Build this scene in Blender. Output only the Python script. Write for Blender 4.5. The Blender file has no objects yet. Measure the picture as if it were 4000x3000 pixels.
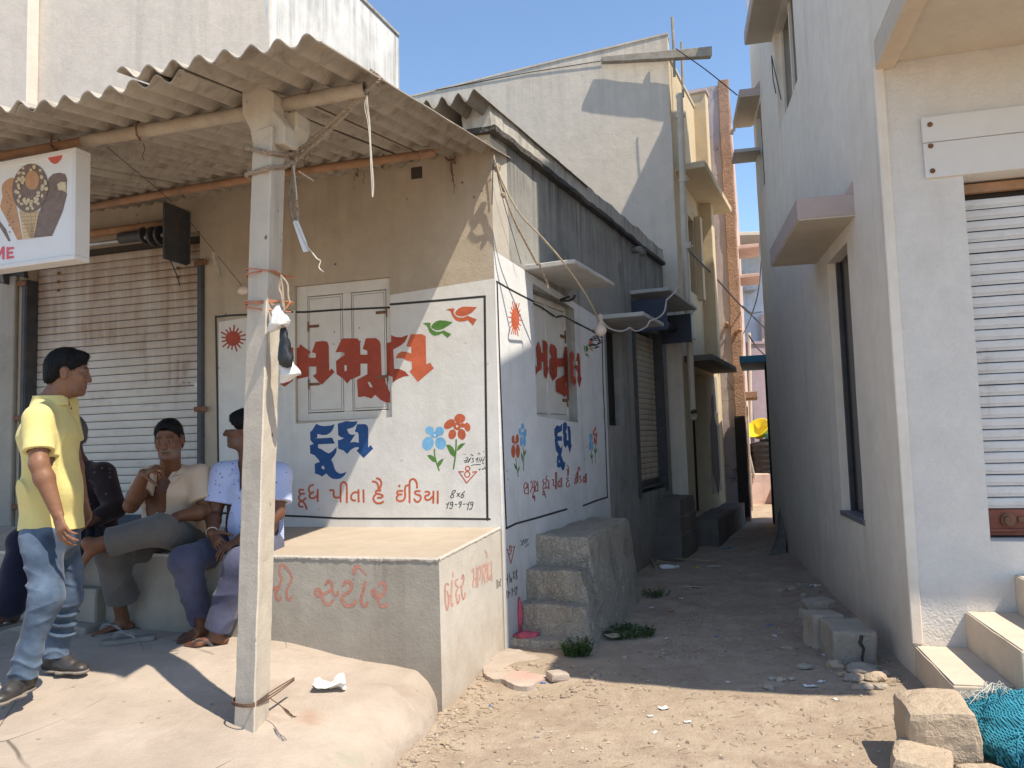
import bpy, bmesh, math, random
import numpy as np
from mathutils import Vector, Matrix, noise as mnoise
from mathutils.geometry import tessellate_polygon
random.seed(7); rng = np.random.default_rng(7)
SC = bpy.context.scene
COL = SC.collection
R_ = math.radians

# ------------------------------------------------------------------ camera
FPX = 3004.0; EYE = 1.6; PITCH = R_(4.3); ROLL = 0.03
_F = np.array([0, math.cos(PITCH), math.sin(PITCH)])
_R0 = np.array([1.0, 0, 0]); _U0 = np.array([0, -math.sin(PITCH), math.cos(PITCH)])
_R = math.cos(ROLL)*_R0 - math.sin(ROLL)*_U0
_U = math.sin(ROLL)*_R0 + math.cos(ROLL)*_U0
CAMP = np.array([0, 0, EYE])
cam_d = bpy.data.cameras.new('camera'); cam = bpy.data.objects.new('camera', cam_d); COL.objects.link(cam)
cam.matrix_world = Matrix(((_R[0], _U[0], -_F[0], 0), (_R[1], _U[1], -_F[1], 0), (_R[2], _U[2], -_F[2], EYE), (0, 0, 0, 1)))
cam_d.sensor_fit = 'HORIZONTAL'; cam_d.sensor_width = 36; cam_d.lens = 36*FPX/4000
cam_d.clip_start = 0.05; cam_d.clip_end = 3000
SC.camera = cam

# ------------------------------------------------------------------ light
SUN_AZ = 50.0; SUN_EL = 58.0          # azimuth measured from behind the camera (-Y) towards +X
to_sun = Vector((math.sin(R_(SUN_AZ))*math.cos(R_(SUN_EL)), -math.cos(R_(SUN_AZ))*math.cos(R_(SUN_EL)), math.sin(R_(SUN_EL))))
world = bpy.data.worlds.new('World'); SC.world = world; world.use_nodes = True
_wn = world.node_tree.nodes; _wl = world.node_tree.links
_sky = _wn.new('ShaderNodeTexSky'); _sky.sky_type = 'NISHITA'; _sky.sun_disc = False
_sky.sun_elevation = R_(SUN_EL)
_sky.sun_rotation = math.atan2(to_sun.x, to_sun.y)
_sky.altitude = 0; _sky.air_density = 1.0; _sky.dust_density = 0.1; _sky.ozone_density = 6.0
_bg = _wn['Background']; _bg.inputs[1].default_value = 0.15
_wl.new(_sky.outputs[0], _bg.inputs[0])
sun_d = bpy.data.lights.new('sun', 'SUN'); sun_d.energy = 3.8; sun_d.angle = R_(0.53); sun_d.color = (1.0, 0.955, 0.89)
sun = bpy.data.objects.new('sun', sun_d); COL.objects.link(sun)
sun.rotation_euler = (-to_sun).to_track_quat('-Z', 'Y').to_euler()
sun.location = (6, -6, 12)
SC.render.engine = 'CYCLES'
SC.view_settings.view_transform = 'Standard'; SC.view_settings.look = 'None'
SC.view_settings.exposure = 0.82; SC.view_settings.gamma = 1.0; SC.view_settings.use_curve_mapping = False
SC.view_settings.use_white_balance = True; SC.view_settings.white_balance_temperature = 7300; SC.view_settings.white_balance_tint = 8
SC.cycles.max_bounces = 8; SC.cycles.diffuse_bounces = 5

# ------------------------------------------------------------------ pixel <-> place (source pixels of the 4000x3000 photograph)
def ray(x, y): return _F + (x-2000)/FPX*_R + (1500-y)/FPX*_U
def onz(x, y, z=0.0):
    d = ray(x, y); return CAMP + d*(z-EYE)/d[2]
def onY(x, y, Y):
    d = ray(x, y); return CAMP + d*Y/d[1]
class Plane:
    """vertical wall plane through P, running along angle a (degrees from +X); n points outwards"""
    def __init__(s, P, a, side=1, off=0.0):
        s.a = a; s.d = np.array([math.cos(R_(a)), math.sin(R_(a)), 0]); s.side = side
        s.n = side*np.array([math.sin(R_(a)), -math.cos(R_(a)), 0])
        s.P = np.array([P[0], P[1], 0.0]) + s.n*off
    def px(s, x, y, off=0.0):
        d = ray(x, y); q = s.P + s.n*off - CAMP
        return CAMP + d*np.dot(s.n, q)/np.dot(s.n, d)
    def uz(s, x, y, off=0.0):
        p = s.px(x, y, off); return float(np.dot(p-s.P, s.d)), float(p[2])
    def at(s, u, z, off=0.0): return s.P + s.d*u + s.n*off + np.array([0, 0, z])
def shift(pl, off): return Plane(pl.P, pl.a, pl.side, off)

# ------------------------------------------------------------------ objects
def _tag(o, label=None, cat=None, group=None, kind=None):
    if label: o['label'] = label
    if cat: o['category'] = cat
    if group: o['group'] = group
    if kind: o['kind'] = kind
    return o
def thing(name, label, cat, loc=(0, 0, 0), group=None):
    o = bpy.data.objects.new(name, None); COL.objects.link(o)
    o.location = tuple(float(v) for v in loc); o.empty_display_size = 0.1
    return _tag(o, label, cat, group)
def _root(o):
    while o.parent: o = o.parent
    return o
def mk(name, V, F, mat, parent=None, smooth=False, matidx=None, loc=None):
    """one mesh object; V are world coordinates"""
    V = np.asarray(V, dtype=float).reshape(-1, 3)
    off = np.array(_root(parent).location) if parent else (np.array(loc, dtype=float) if loc is not None else np.zeros(3))
    me = bpy.data.meshes.new(name)
    me.from_pydata((V-off).tolist(), [], [tuple(int(i) for i in f) for f in F])
    for m in (mat if isinstance(mat, (list, tuple)) else [mat]): me.materials.append(m)
    if matidx is not None: me.polygons.foreach_set('material_index', np.asarray(matidx, dtype=np.int32))
    if smooth: me.polygons.foreach_set('use_smooth', np.ones(len(me.polygons), dtype=bool))
    me.update()
    o = bpy.data.objects.new(name, me); COL.objects.link(o)
    if parent: o.parent = parent
    else: o.location = tuple(off)
    return o
def solo(name, label, cat, mb, mat, group=None, kind=None, loc=None, **k):
    o = mb.build(name, mat, None, loc=loc, **k); return _tag(o, label, cat, group, kind)
def dup(root, loc=None, rot=None, label=None, mats=None):
    r = root.copy(); COL.objects.link(r)
    if loc is not None: r.location = tuple(loc)
    if rot is not None: r.rotation_euler = rot
    if label: r['label'] = label
    for ch in list(root.children):
        c = ch.copy(); COL.objects.link(c); c.parent = r
        for g in list(ch.children):
            e = g.copy(); COL.objects.link(e); e.parent = c
    return r

def unit(v): v = np.asarray(v, float); return v/np.linalg.norm(v)
def catmull(pts, n=6, closed=False):
    P = np.asarray(pts, float); m = len(P)
    if m < 3: return P
    out = []
    rng_ = range(m) if closed else range(m-1)
    for i in rng_:
        p1, p2 = P[i], P[(i+1) % m]
        p0 = P[i-1] if (i > 0 or closed) else 2*p1-p2
        p3 = P[(i+2) % m] if (i+2 < m or closed) else 2*p2-p1
        for k in range(n):
            t = k/n
            out.append(0.5*((2*p1)+(p2-p0)*t+(2*p0-5*p1+4*p2-p3)*t*t+(3*p1-p0-3*p2+p3)*t**3))
    if not closed: out.append(P[-1])
    return np.array(out)
def nz(p, s=1.0, seed=0.0):
    return mnoise.noise(Vector((p[0]*s+seed, p[1]*s-seed*0.7, p[2]*s+seed*1.3)))

class MB:
    """collects geometry for ONE mesh object (world coordinates)"""
    def __init__(s): s.V = []; s.F = []; s.M = []; s.mi = 0
    def add(s, V, F):
        b = len(s.V); s.V += [tuple(map(float, v)) for v in V]
        for f in F: s.F.append(tuple(int(i)+b for i in f)); s.M.append(s.mi)
        return s
    def hexa(s, q):                       # 8 corners: bottom 4 (ccw from above), top 4
        return s.add(q, [(3, 2, 1, 0), (4, 5, 6, 7), (0, 1, 5, 4), (1, 2, 6, 5), (2, 3, 7, 6), (3, 0, 4, 7)])
    def box(s, c, size, ang=0.0, tilt=None):
        c = np.asarray(c, float); hx, hy, hz = [v/2 for v in size]
        ca, sa = math.cos(R_(ang)), math.sin(R_(ang)); q = []
        for z in (-hz, hz):
            for x, y in ((-hx, -hy), (hx, -hy), (hx, hy), (-hx, hy)):
                q.append((x, y, z))
        M = Matrix.Rotation(R_(ang), 3, 'Z')
        if tilt: M = M @ Matrix.Rotation(R_(tilt[0]), 3, 'X') @ Matrix.Rotation(R_(tilt[1]), 3, 'Y')
        return s.hexa([c+np.array(M @ Vector(p)) for p in q])
    def pbox(s, pl, u0, u1, z0, z1, o0, o1):  # box on a wall plane: u, z, offset outwards o0..o1
        A = lambda u, o, z: pl.at(u, z, o)
        q = [A(u0, o1, z0), A(u1, o1, z0), A(u1, o0, z0), A(u0, o0, z0), A(u0, o1, z1), A(u1, o1, z1), A(u1, o0, z1), A(u0, o0, z1)]
        if pl.side < 0: q = [q[1], q[0], q[3], q[2], q[5], q[4], q[7], q[6]]
        return s.hexa(q)
    def prism(s, poly, z0, z1):           # poly: ccw list of (x, y); z0/z1 scalars or lists
        n = len(poly); Z0 = [z0]*n if np.isscalar(z0) else z0; Z1 = [z1]*n if np.isscalar(z1) else z1
        V = [(p[0], p[1], z) for p, z in zip(poly, Z0)]+[(p[0], p[1], z) for p, z in zip(poly, Z1)]
        F = [tuple(range(n-1, -1, -1)), tuple(range(n, 2*n))]+[(i, (i+1) % n, n+(i+1) % n, n+i) for i in range(n)]
        return s.add(V, F)
    def extrude(s, pts, vec):             # planar polygon pts (3D) extruded by vec
        n = len(pts); P = [np.asarray(p, float) for p in pts]; v = np.asarray(vec, float)
        tri = tessellate_polygon([[Vector(p) for p in P]])
        nn = np.zeros(3)
        for i in range(n): nn += np.cross(P[i], P[(i+1) % n])
        flip = np.dot(nn, v) < 0
        V = P+[p+v for p in P]; F = []
        for t in tri:
            a, b, c = t
            m = np.cross(P[b]-P[a], P[c]-P[a])
            if np.dot(m, v) < 0: a, b, c = c, b, a
            F.append((n+a, n+b, n+c)); F.append((c, b, a))
        for i in range(n):
            j = (i+1) % n
            F.append((i, j, n+j, n+i) if not flip else (j, i, n+i, n+j))
        return s.add(V, F)
    def tube(s, path, r, n=8, caps=True, closed=False):
        P = np.asarray(path, float); m = len(P); Rr = [r]*m if np.isscalar(r) else list(r)
        T = np.gradient(P, axis=0) if not closed else np.roll(P, -1, 0)-np.roll(P, 1, 0)
        t0 = unit(T[0]); up = np.array([0, 0, 1.0]) if abs(t0[2]) < 0.9 else np.array([1.0, 0, 0])
        x = unit(np.cross(up, t0)); V = []
        for i in range(m):
            t = T[i]/(np.linalg.norm(T[i])+1e-12); x = unit(x-t*np.dot(x, t)); y = np.cross(t, x)
            for k in range(n):
                a = 2*math.pi*k/n; V.append(P[i]+Rr[i]*(math.cos(a)*x+math.sin(a)*y))
        F = []
        for i in range(m if closed else m-1):
            j = (i+1) % m
            for k in range(n): F.append((i*n+k, i*n+(k+1) % n, j*n+(k+1) % n, j*n+k))
        if caps and not closed:
            F.append(tuple(range(n-1, -1, -1))); F.append(tuple((m-1)*n+k for k in range(n)))
        return s.add(V, F)
    def rope(s, path, r, pitch=None, strands=3, n=5):
        """twisted rope: strands wound round the path"""
        P = np.asarray(path, float); L = np.concatenate([[0], np.cumsum(np.linalg.norm(np.diff(P, axis=0), axis=1))])
        pitch = pitch or r*7; m = max(8, int(L[-1]/(pitch/9))); m = min(m, 400)
        q = np.stack([np.interp(np.linspace(0, L[-1], m), L, P[:, k]) for k in range(3)], 1)
        T = np.gradient(q, axis=0); t0 = unit(T[0]); up = np.array([0, 0, 1.0]) if abs(t0[2]) < 0.9 else np.array([1.0, 0, 0])
        x = unit(np.cross(up, t0)); X = []; Y = []
        for i in range(m):
            t = unit(T[i]); x = unit(x-t*np.dot(x, t)); X.append(x); Y.append(np.cross(t, x))
        X = np.array(X); Y = np.array(Y); ph = np.linspace(0, L[-1], m)/pitch*2*math.pi
        for k in range(strands):
            a = ph+2*math.pi*k/strands
            s.tube(q+(np.cos(a)[:, None]*X+np.sin(a)[:, None]*Y)*r*0.52, r*0.56, n)
        return s
    def lathe(s, c, prof, n=24, axis=(0, 0, 1)):
        ax = unit(axis); up = np.array([0, 0, 1.0]) if abs(ax[2]) < 0.9 else np.array([1.0, 0, 0])
        x = unit(np.cross(up, ax)); y = np.cross(ax, x); c = np.asarray(c, float); V = []
        for r, h in prof:
            for k in range(n):
                a = 2*math.pi*k/n; V.append(c+ax*h+r*(math.cos(a)*x+math.sin(a)*y))
        F = []
        for i in range(len(prof)-1):
            for k in range(n): F.append((i*n+k, i*n+(k+1) % n, (i+1)*n+(k+1) % n, (i+1)*n+k))
        F.append(tuple(range(n-1, -1, -1))); F.append(tuple((len(prof)-1)*n+k for k in range(n)))
        return s.add(V, F)
    def ico(s, c, r, sub=2, sq=(1, 1, 1), jag=0.25, sc=1.5, seed=0, flat=None):
        bm = bmesh.new(); bmesh.ops.create_icosphere(bm, subdivisions=sub, radius=1.0)
        V = []
        for v in bm.verts:
            p = np.array(v.co); k = 1+jag*nz(p, sc, seed)+0.4*jag*nz(p, sc*2.7, seed+5)
            p = p*k*r*np.array(sq)
            if flat is not None: p[2] = max(p[2], -flat)
            V.append(np.asarray(c, float)+p)
        F = [[v.index for v in f.verts] for f in bm.faces]; bm.free()
        return s.add(V, F)
    def build(s, name, mat, parent=None, smooth=False, bevel=0.0, seg=1, rough=None, loc=None, autosmooth=None):
        o = mk(name, s.V, s.F, mat, parent, smooth, s.M if isinstance(mat, (list, tuple)) else None, loc)
        if bevel or rough:
            bm = bmesh.new(); bm.from_mesh(o.data)
            bmesh.ops.remove_doubles(bm, verts=bm.verts, dist=1e-5)
            if rough:
                amp, sc, cut = rough
                for _ in range(6):
                    es = [e for e in bm.edges if e.calc_length() > cut]
                    if not es or len(bm.verts) > 60000: break
                    bmesh.ops.subdivide_edges(bm, edges=es, cuts=1, use_grid_fill=True)
                bmesh.ops.triangulate(bm, faces=[f for f in bm.faces if len(f.verts) > 4])
            if bevel:
                es = [e for e in bm.edges if len(e.link_faces) == 2 and e.calc_face_angle(0) > 0.5]
                bmesh.ops.bevel(bm, geom=es, offset=bevel, segments=seg, affect='EDGES', profile=0.6, clamp_overlap=True)
            if rough:
                off = np.array(_root(o).location) if parent else np.array(o.location)
                for v in bm.verts:
                    p = np.array(v.co)+off
                    v.co += Vector((nz(p, sc, 3.1), nz(p, sc, 17.7), nz(p, sc, 31.3)))*amp + Vector((nz(p, sc*3.3, 5.1), nz(p, sc*3.3, 7.7), nz(p, sc*3.3, 1.3)))*amp*0.35
            bm.to_mesh(o.data); bm.free(); o.data.update()
        if autosmooth:
            o.data.polygons.foreach_set('use_smooth', np.ones(len(o.data.polygons), dtype=bool))
            o.data.set_sharp_from_angle(angle=R_(autosmooth))
        return o

def wall(name, pl, u0, u1, z0, z1, mat, parent, holes=(), thick=0.2, cell=0.16, amp=0.004, top=None, seed=1.0):
    """wall slab on plane pl with rectangular openings (u0,u1,z0,z1); front gently uneven; top(u) may slope"""
    def cuts(a, b, extra):
        c = sorted(set([a, b]+[e for e in extra if a < e < b])); out = []
        for i in range(len(c)-1):
            n = max(1, int(round((c[i+1]-c[i])/cell)))
            out += [c[i]+(c[i+1]-c[i])*k/n for k in range(n)]
        return out+[b]
    U = cuts(u0, u1, [h[0] for h in holes]+[h[1] for h in holes]); Z = cuts(z0, z1, [h[2] for h in holes]+[h[3] for h in holes])
    nu, nv = len(U), len(Z); V = []; F = []
    def zz(u, z):
        if top is None: return z
        return z0+(z-z0)*(top(u)-z0)/(z1-z0)
    for back in (0, 1):
        for j in range(nv):
            for i in range(nu):
                p = pl.at(U[i], zz(U[i], Z[j]), -thick*back)
                if not back and amp: p = p+pl.n*amp*(nz(p, 1.7, seed)+0.6*nz(p, 5.1, seed+3)) + np.array([0, 0, amp*0.8*nz(p, 3.0, seed+9)]) + pl.d*amp*0.6*nz(p, 3.3, seed+12)
                V.append(p)
    N = nu*nv; ix = lambda i, j, b: b*N+j*nu+i
    solid = np.ones((nu-1, nv-1), bool)
    for h in holes:
        for i in range(nu-1):
            for j in range(nv-1):
                um, zm = (U[i]+U[i+1])/2, (Z[j]+Z[j+1])/2
                if h[0] < um < h[1] and h[2] < zm < h[3]: solid[i, j] = False
    fl = pl.side < 0
    def face(*q): F.append(q if not fl else tuple(reversed(q)))
    for i in range(nu-1):
        for j in range(nv-1):
            if not solid[i, j]: continue
            face(ix(i, j, 0), ix(i+1, j, 0), ix(i+1, j+1, 0), ix(i, j+1, 0))
            face(ix(i, j+1, 1), ix(i+1, j+1, 1), ix(i+1, j, 1), ix(i, j, 1))
            for di, dj, a, b in ((-1, 0, (i, j), (i, j+1)), (1, 0, (i+1, j+1), (i+1, j)), (0, -1, (i+1, j), (i, j)), (0, 1, (i, j+1), (i+1, j+1))):
                ii, jj = i+di, j+dj
                if not (0 <= ii < nu-1 and 0 <= jj < nv-1) or not solid[ii, jj]:
                    face(ix(a[0], a[1], 0), ix(b[0], b[1], 0), ix(b[0], b[1], 1), ix(a[0], a[1], 1))
    return mk(name, V, F, mat, parent)
# ------------------------------------------------------------------ materials
class NT:
    def __init__(s, name, rough=0.85, metal=0.0, spec=0.3):
        m = bpy.data.materials.new(name); m.use_nodes = True; s.m = m; s.t = m.node_tree; s.n = s.t.nodes; s.l = s.t.links
        s.b = s.n['Principled BSDF']; s.b.inputs['Roughness'].default_value = rough; s.b.inputs['Metallic'].default_value = metal
        s.b.inputs['Specular IOR Level'].default_value = spec
        s._pos = None
    def pos(s):
        if s._pos is None: s._pos = s.n.new('ShaderNodeNewGeometry').outputs['Position']
        return s._pos
    def obj(s): return s.n.new('ShaderNodeTexCoord').outputs['Object']
    def put(s, i, v):
        if v is None: return
        if hasattr(v, 'is_output') or hasattr(v, 'links'): s.l.new(v, i)
        elif isinstance(v, (tuple, list)):
            i.default_value = tuple(v)+(1.0,) if (len(v) == 3 and len(i.default_value) == 4) else tuple(v)
        else: i.default_value = v
    def map(s, vec, scale=(1, 1, 1), rot=(0, 0, 0), loc=(0, 0, 0)):
        k = s.n.new('ShaderNodeMapping'); s.put(k.inputs[0], vec); k.inputs['Scale'].default_value = scale
        k.inputs['Rotation'].default_value = rot; k.inputs['Location'].default_value = loc; return k.outputs[0]
    def noise(s, scale, detail=4, rough=0.6, vec=None, dist=0.0):
        k = s.n.new('ShaderNodeTexNoise'); s.put(k.inputs['Vector'], vec if vec is not None else s.pos())
        k.inputs['Scale'].default_value = scale; k.inputs['Detail'].default_value = detail
        k.inputs['Roughness'].default_value = rough; k.inputs['Distortion'].default_value = dist; return k.outputs['Fac']
    def vor(s, scale, vec=None, feat='F1', rand=1.0):
        k = s.n.new('ShaderNodeTexVoronoi'); s.put(k.inputs['Vector'], vec if vec is not None else s.pos())
        k.feature = feat; k.inputs['Scale'].default_value = scale; k.inputs['Randomness'].default_value = rand; return k.outputs['Distance']
    def wave(s, scale, vec=None, dist=0.0, axis='X'):
        k = s.n.new('ShaderNodeTexWave'); s.put(k.inputs['Vector'], vec if vec is not None else s.pos())
        k.bands_direction = axis; k.inputs['Scale'].default_value = scale; k.inputs['Distortion'].default_value = dist; return k.outputs['Fac']
    def rng(s, v, a, b, c=0.0, d=1.0):
        k = s.n.new('ShaderNodeMapRange'); s.put(k.inputs[0], v); k.inputs[1].default_value = a; k.inputs[2].default_value = b
        k.inputs[3].default_value = c; k.inputs[4].default_value = d; return k.outputs[0]
    def math(s, op, a, b=None, clamp=False):
        k = s.n.new('ShaderNodeMath'); k.operation = op; k.use_clamp = clamp; s.put(k.inputs[0], a); s.put(k.inputs[1], b); return k.outputs[0]
    def mix(s, f, a, b, mode='MIX'):
        k = s.n.new('ShaderNodeMix'); k.data_type = 'RGBA'; k.blend_type = mode; k.clamp_factor = True
        s.put(k.inputs[0], f); s.put(k.inputs[6], a); s.put(k.inputs[7], b); return k.outputs[2]
    def sep(s, v):
        k = s.n.new('ShaderNodeSeparateXYZ'); s.put(k.inputs[0], v); return k.outputs
    def col(s, c): s.put(s.b.inputs['Base Color'], c); return s
    def rgh(s, v): s.put(s.b.inputs['Roughness'], v); return s
    def bump(s, h, dist=0.01, strength=1.0):
        k = s.n.new('ShaderNodeBump'); k.inputs['Distance'].default_value = dist; k.inputs['Strength'].default_value = strength
        s.put(k.inputs['Height'], h); s.l.new(k.outputs[0], s.b.inputs['Normal']); return s

def plaster(name, c1, c2, dark=(0.10, 0.09, 0.075), streak=0.35, grime=0.25, bump=0.006, fine=70, big=0.9, rough=0.92, speck=0.0, spl=None, cracks=0.0, coarse=0.0, runs=None):
    t = NT(name, rough); P = t.pos()
    a = t.noise(big, 5, 0.62, dist=0.4); c = t.mix(t.rng(a, 0.38, 0.66), c1, c2)
    m = t.noise(5.0, 6, 0.7); c = t.mix(t.rng(m, 0.3, 0.75, 0.0, 0.55), c, tuple(0.78*v for v in c2))
    if streak:
        sv = t.map(P, (7, 7, 0.42)); s1 = t.noise(1.0, 5, 0.65, sv); s2 = t.noise(0.8, 3, 0.5)
        f = t.math('MULTIPLY', t.rng(s1, 0.5, 0.74), t.rng(s2, 0.42, 0.62)); c = t.mix(t.math('MULTIPLY', f, streak), c, dark)
    if grime:
        g = t.noise(2.3, 8, 0.72, dist=0.8); c = t.mix(t.rng(g, 0.56, 0.8, 0, grime), c, dark)
    if speck:
        v = t.vor(9.0); n2 = t.noise(2.2, 2); f = t.math('MULTIPLY', t.rng(v, 0.13, 0.07), t.rng(n2, 0.53, 0.58)); c = t.mix(t.math('MULTIPLY', f, speck), c, (0.07, 0.055, 0.045))
    if spl:          # mud splashed up from the ground: (top height, colour, amount)
        z = t.sep(P)[2]; n3 = t.noise(3.1, 6, 0.7); zz = t.math('ADD', z, t.rng(n3, 0.2, 0.8, 0.28, -0.28)); c = t.mix(t.rng(zz, spl[0], 0.0, 0, spl[2]), c, spl[1])
    if runs:         # black rain runs that start at a wall top: (top height, length, amount)
        z = t.sep(P)[2]; r1 = t.noise(1.0, 6, .68, t.map(P, (11, 11, .35), loc=(3, 1, 5))); r2 = t.noise(1.4, 3, .6)
        f = t.math('MULTIPLY', t.rng(z, runs[0]-runs[1], runs[0]), t.rng(r1, .40, .64)); f = t.math('MULTIPLY', f, t.rng(r2, .3, .55)); c = t.mix(t.math('MULTIPLY', f, runs[2], True), c, dark)
    if cracks:
        k = t.vor(1.3, t.mix(0.12, P, t.n.new('ShaderNodeTexNoise').outputs['Color']), 'DISTANCE_TO_EDGE'); n4 = t.noise(1.1, 2)
        f = t.math('MULTIPLY', t.rng(k, 0.006, 0.001), t.rng(n4, 0.5, 0.6)); c = t.mix(t.math('MULTIPLY', f, cracks), c, (0.06, 0.05, 0.04))
    t.col(c)
    h = t.math('ADD', t.math('MULTIPLY', t.noise(fine, 4, 0.65), 0.35), t.math('MULTIPLY', t.noise(11, 5, 0.6), 0.65))
    if coarse:
        h = t.math('ADD', h, t.math('MULTIPLY', t.rng(t.noise(24, 3, 0.55, dist=1.5), 0.35, 0.6), coarse))
    t.bump(h, bump); return t.m
def plain(name, c, rough=0.6, metal=0.0, var=0.25, sc=9, bump=0.0, spec=0.4, dirt=None):
    t = NT(name, rough, metal, spec); n = t.noise(sc, 5, 0.65)
    k = t.mix(t.rng(n, 0.3, 0.75, 0, 1), tuple(v*(1+var*0.5) for v in c), tuple(v*(1-var) for v in c))
    if dirt: k = t.mix(t.rng(t.noise(sc*0.35, 7, 0.72), 0.5, 0.72, 0, dirt[1]), k, dirt[0])
    t.col(k)
    if bump: t.bump(t.noise(sc*5, 4), bump)
    return t.m

def wallpaint(name, c, under=(0.62, 0.60, 0.57), flake=.5):
    t = NT(name, 0.6, 0, 0.3); P = t.pos(); a = t.noise(4.5, 5, .65); b = t.noise(30, 4, .6, t.map(P, (1, 1, 3.5)))
    k = t.mix(t.rng(a, .3, .7), tuple(v*1.18 for v in c), tuple(v*.80 for v in c)); k = t.mix(t.rng(b, .45, .72, 0, .35), k, tuple(min(1, v*1.5+.015) for v in c))
    k = t.mix(t.rng(t.noise(17, 7, .78), .66, .72, 0, flake), k, under); t.col(k); t.bump(t.noise(60, 4), .002); return t.m
M = {}
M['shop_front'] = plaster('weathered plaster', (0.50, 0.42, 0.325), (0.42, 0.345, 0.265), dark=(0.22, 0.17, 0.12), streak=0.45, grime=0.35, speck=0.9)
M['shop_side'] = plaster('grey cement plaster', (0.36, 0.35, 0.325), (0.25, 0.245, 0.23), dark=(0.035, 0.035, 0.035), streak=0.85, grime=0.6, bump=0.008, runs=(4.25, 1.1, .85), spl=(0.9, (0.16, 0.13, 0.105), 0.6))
M['shop_side_sunlit'] = plaster('sunlit cement plaster', (0.50, 0.46, 0.405), (0.43, 0.39, 0.34), dark=(0.2, 0.17, 0.14), streak=0.4, grime=0.25)  # paler copy of the side plaster, sunlight put into its colour
M['white_paint'] = plaster('white wall paint', (0.72, 0.705, 0.675), (0.65, 0.63, 0.60), dark=(0.36, 0.33, 0.29), streak=0.3, grime=0.22, bump=0.004, speck=0.25)
M['white_paint_side'] = plaster('white wall paint, chipped', (0.72, 0.72, 0.72), (0.63, 0.63, 0.64), dark=(0.2, 0.19, 0.18), streak=0.55, grime=0.25, bump=0.004, speck=0.5, spl=(1.35, (0.33, 0.30, 0.27), 0.75))
M['moss'] = plaster('mossy concrete', (0.17, 0.155, 0.135), (0.055, 0.05, 0.045), dark=(0.025, 0.025, 0.022), streak=0.9, grime=0.9, bump=0.02, coarse=1.0)
M['moss_pale'] = plaster('stained parapet plaster', (0.55, 0.52, 0.47), (0.40, 0.375, 0.335), dark=(0.025, 0.025, 0.022), streak=.9, grime=0.7, bump=0.01, runs=(4.4, 0.3, .7))
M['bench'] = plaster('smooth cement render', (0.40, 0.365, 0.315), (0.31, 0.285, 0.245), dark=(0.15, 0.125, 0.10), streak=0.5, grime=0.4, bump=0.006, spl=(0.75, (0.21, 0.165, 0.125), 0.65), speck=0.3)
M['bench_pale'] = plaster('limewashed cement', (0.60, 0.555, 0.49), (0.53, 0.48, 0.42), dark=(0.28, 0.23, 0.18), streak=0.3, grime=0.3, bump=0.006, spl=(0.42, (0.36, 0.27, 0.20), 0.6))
M['bench_top'] = plaster('worn cement top', (0.47, 0.39, 0.31), (0.405, 0.33, 0.26), dark=(0.3, 0.23, 0.17), streak=0, grime=0.3, bump=0.004)
M['porch'] = plaster('worn porch floor', (0.455, 0.375, 0.31), (0.375, 0.305, 0.25), dark=(0.215, 0.165, 0.13), streak=0, grime=0.6, bump=0.014, big=1.1, speck=0.5, cracks=0.75)
M['stairs'] = plaster('rough cement steps', (0.50, 0.435, 0.355), (0.36, 0.315, 0.255), dark=(0.09, 0.08, 0.065), streak=0.4, grime=0.6, bump=0.02, coarse=0.7)
M['upper_beige'] = plaster('pale distemper', (0.70, 0.625, 0.54), (0.62, 0.56, 0.495), dark=(0.25, 0.23, 0.20), streak=0.35, grime=0.22, big=0.5)
M['upper_white'] = plaster('whitewash with black runs', (0.83, 0.82, 0.80), (0.64, 0.64, 0.63), dark=(0.08, 0.08, 0.08), streak=.8, grime=0.3, runs=(7.0, 2.0, .85))
M['beige'] = plaster('cream wall', (0.70, 0.62, 0.52), (0.63, 0.56, 0.475), dark=(0.2, 0.18, 0.16), streak=0.3, grime=0.15, big=0.4, speck=0.35, runs=(7.7, 1.6, .35))
M['cream'] = plaster('yellow cream wall', (0.62, 0.51, 0.345), (0.55, 0.45, 0.31), dark=(0.25, 0.2, 0.14), streak=0.3, grime=0.2)
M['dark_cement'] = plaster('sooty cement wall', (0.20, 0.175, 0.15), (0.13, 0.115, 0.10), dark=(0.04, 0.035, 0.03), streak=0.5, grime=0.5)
M['pink'] = plaster('faded pink wall', (0.66, 0.49, 0.42), (0.58, 0.42, 0.37), dark=(0.16, 0.13, 0.13), streak=0.4, grime=0.3)
M['mauve_stain'] = plaster('stained mauve wall', (0.47, 0.40, 0.40), (0.38, 0.33, 0.345), dark=(0.06, 0.055, 0.07), streak=0.5, grime=1.0, cracks=0.9)
M['terracotta'] = plaster('terracotta pillar', (0.44, 0.27, 0.19), (0.37, 0.225, 0.16), dark=(0.2, 0.1, 0.07), streak=0.3, grime=0.4, bump=0.02, coarse=0.6)
M['right'] = plaster('smooth white render', (0.83, 0.755, 0.66), (0.76, 0.69, 0.60), dark=(0.40, 0.33, 0.25), streak=0.4, grime=0.12, big=0.6, bump=0.004, spl=(0.75, (0.50, 0.385, 0.29), 0.55))
M['right_front'] = plaster('combed white render', (0.70, 0.665, 0.62), (0.66, 0.625, 0.58), dark=(0.45, 0.38, 0.3), streak=0.15, grime=0.1, bump=0.006, coarse=0.35, spl=(0.5, (0.62, 0.50, 0.39), 0.45))
M['soffit'] = plaster('cream soffit', (0.60, 0.53, 0.43), (0.56, 0.49, 0.40), streak=0, grime=0.1, bump=0.004, dark=(0.3, 0.22, 0.15))
M['mauve_edge'] = plaster('mauve painted edge', (0.50, 0.41, 0.385), (0.46, 0.38, 0.36), streak=0.2, grime=0.2)
M['step_cream'] = plaster('cream painted step', (0.66, 0.55, 0.43), (0.58, 0.475, 0.365), dark=(0.34, 0.24, 0.16), streak=0.5, grime=0.35, bump=0.005)
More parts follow.
